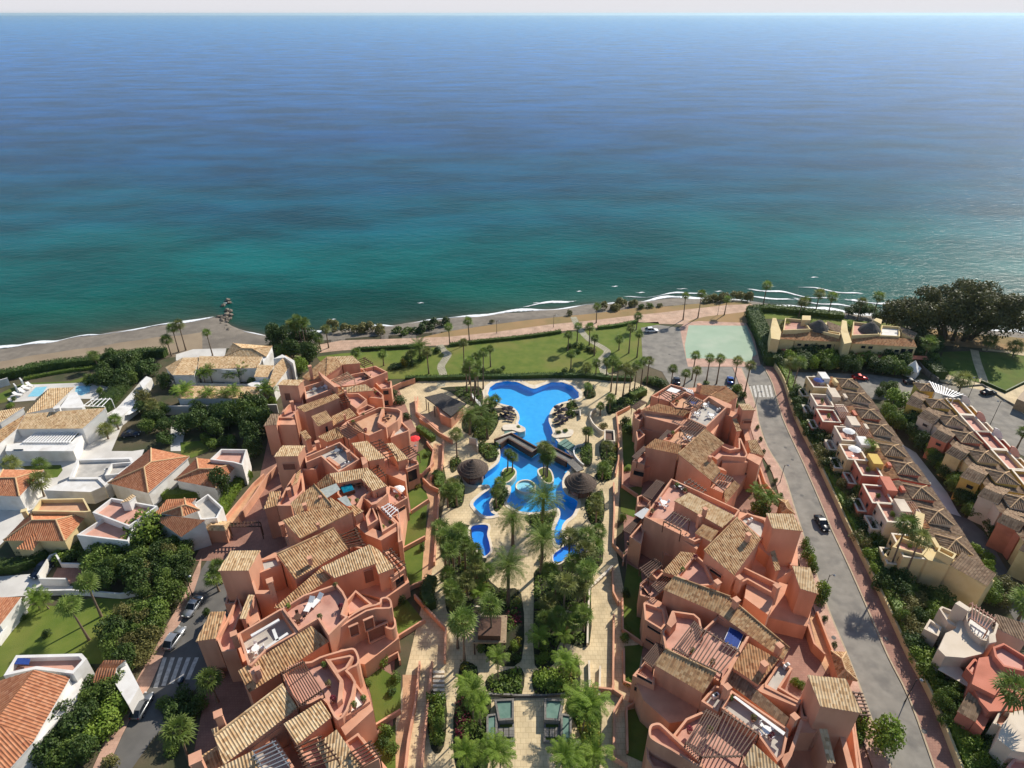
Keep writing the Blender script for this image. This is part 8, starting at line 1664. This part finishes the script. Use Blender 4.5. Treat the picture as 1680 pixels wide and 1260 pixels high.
    fill(R1, [(960, 230), (1080, 250), (1180, 320), (1150, 420), (1060, 330), (1000, 300)], ['dark', 'dark', 'broad'], 10, (2, 3), (3, 5), 'dark tree below the huge ficus', 'dark trees below the ficus', True, 22); fill(R1, [(830, 540), (920, 560), (900, 620), (840, 600)], ['broad'], 3, (1.6, 2.2), (2.5, 3.5), 'small tree on the lane between the town houses', 'small trees on the lane', True, 23); tree('bright', R1(930, 670), 4.0, 5.5, 'broad round tree at the head of the lane row')
    fill(R1, [(860, 700), (940, 720), (1000, 740), (1100, 780), (1200, 920), (1300, 1040), (1380, 1180), (1320, 1250), (1230, 1110), (1120, 960), (1000, 820), (900, 780)], ['dark', 'broad', 'broad', 'bright'], 46, (1.5, 2.6), (3, 4.8), 'leafy tree on the lane between the two town house rows', 'trees between the town house rows', True, 24)
    fill(R1, [(330, 590), (420, 620), (470, 720), (540, 860), (640, 1030), (760, 1200), (820, 1330), (700, 1330), (600, 1150), (500, 960), (400, 760)], ['dark', 'broad', 'olive'], 48, (1.5, 2.5), (2.2, 3.8), 'leafy tree between the roadside hedge and town houses', 'trees behind the roadside hedge', True, 25)
    fill(R2, [(480, 60), (580, 200), (620, 330), (760, 420), (880, 490), (840, 560), (780, 640), (860, 880), (960, 1000), (1080, 1180), (1040, 1290), (930, 1150), (830, 950), (740, 760), (640, 560), (540, 350), (470, 180)], ['broad', 'dark', 'olive', 'bright'], 46, (1.4, 2.4), (2, 3.6), 'leafy tree in the gardens along the lower right wall', 'trees along the lower right wall', True, 26)
    fill(R2, [(1010, 230), (1080, 260), (1130, 330), (1080, 360)], ['bright'], 4, (1.3, 1.8), (1.5, 2.2), 'bright shrub on the lane side of the yellow house', 'bright shrubs by the yellow house', seed=27); fill(R2, [(1050, 400), (1180, 420), (1180, 520), (1080, 490)], ['olive', 'broad'], 5, (1.6, 2.4), (2.4, 3.6), 'olive green tree beside the dark lane', 'olive trees beside the dark lane', True, 28); fill(R2, [(920, 0), (1030, 20), (1120, 100), (1230, 260), (1180, 300), (1080, 160), (940, 80)], ['dark', 'broad'], 10, (1.6, 2.4), (2.4, 3.6), 'dark tree in front of the red gabled house', 'dark trees before the gabled houses', True, 29)
    fill(R2, [(900, 900), (1000, 960), (1080, 1060), (1180, 1200), (1230, 1290), (1060, 1290), (980, 1100)], ['dark', 'broad'], 14, (1.6, 2.6), (2.2, 3.4), 'dark tree in the shade of the pale corner house', 'dark trees at the pale corner house', True, 30)
town()
# ================================================================= SEA AIR
mb = MB(); mb.box((0, 10000, -6.5), (130000, 100000, 108)); hz_o = mb.build('haze', [])
m = bpy.data.materials.new('sea_air'); m.use_nodes = True; nt = m.node_tree; nt.nodes.clear(); o_ = nt.nodes.new('ShaderNodeOutputMaterial'); v_ = nt.nodes.new('ShaderNodeVolumePrincipled')
v_.inputs['Color'].default_value = (.62, .86, 1, 1); v_.inputs['Density'].default_value = 3.4e-5; v_.inputs['Anisotropy'].default_value = .35; nt.links.new(v_.outputs[0], o_.inputs['Volume'])
hz_o.data.materials.append(m); hz_o['kind'] = 'stuff'
def rm(o):
    for c in list(o.children): rm(c)
    bpy.data.objects.remove(o)
for o in HID: rm(o)
# ================================================================= LIGHT, SKY, CAMERA
SUN_AZ = math.radians(43.0)      # to the right of the view axis (+Y)
SUN_EL = math.radians(37.0)
w = bpy.data.worlds.new('World'); S.world = w; w.use_nodes = True
nt = w.node_tree; bg = nt.nodes['Background']
sky = nt.nodes.new('ShaderNodeTexSky'); sky.sky_type = 'NISHITA'; sky.sun_disc = False
sky.sun_elevation = SUN_EL; sky.sun_rotation = SUN_AZ; sky.altitude = 90; sky.air_density = 1.0; sky.dust_density = .35; sky.ozone_density = 1.5
tcw = nt.nodes.new('ShaderNodeTexCoord'); sx = nt.nodes.new('ShaderNodeSeparateXYZ'); nt.links.new(tcw.outputs['Generated'], sx.inputs[0])
hz = nt.nodes.new('ShaderNodeMapRange'); hz.inputs['From Min'].default_value = .022; hz.inputs['From Max'].default_value = .06; hz.inputs['To Min'].default_value = 1; hz.inputs['To Max'].default_value = 0; hz.interpolation_type = 'SMOOTHSTEP'; nt.links.new(sx.outputs['Z'], hz.inputs['Value'])
mxw = nt.nodes.new('ShaderNodeMix'); mxw.data_type = 'RGBA'; nt.links.new(hz.outputs[0], mxw.inputs[0]); nt.links.new(sky.outputs[0], mxw.inputs[6]); mxw.inputs[7].default_value = (6.4, 6.3, 6.6, 1)
nt.links.new(mxw.outputs[2], bg.inputs[0]); bg.inputs[1].default_value = .11
sd = bpy.data.lights.new('sun', 'SUN'); sd.energy = 4.9; sd.angle = math.radians(.53); sd.color = (1.0, .93, .82)
so = bpy.data.objects.new('sun', sd); COL.objects.link(so)
d = Vector((math.sin(SUN_AZ) * math.cos(SUN_EL), math.cos(SUN_AZ) * math.cos(SUN_EL), math.sin(SUN_EL)))
so.rotation_euler = d.to_track_quat('Z', 'Y').to_euler(); so.location = d * 300
cd = bpy.data.cameras.new('camera'); cd.sensor_width = 36; cd.lens = 36 * F / 1680; cd.clip_start = 1; cd.clip_end = 120000
co = bpy.data.objects.new('camera', cd); COL.objects.link(co); co.location = CAM
co.rotation_euler = (math.radians(90) - TH, 0, 0); S.camera = co
S.view_settings.view_transform = 'Standard'; S.view_settings.look = 'None'; S.view_settings.exposure = 0.18; S.view_settings.gamma = 1
S.view_settings.use_curve_mapping = False
S.cycles.volume_bounces = 0; S.cycles.max_bounces = 6; S.cycles.transparent_max_bounces = 12; S.cycles.caustics_reflective = False; S.cycles.caustics_refractive = False
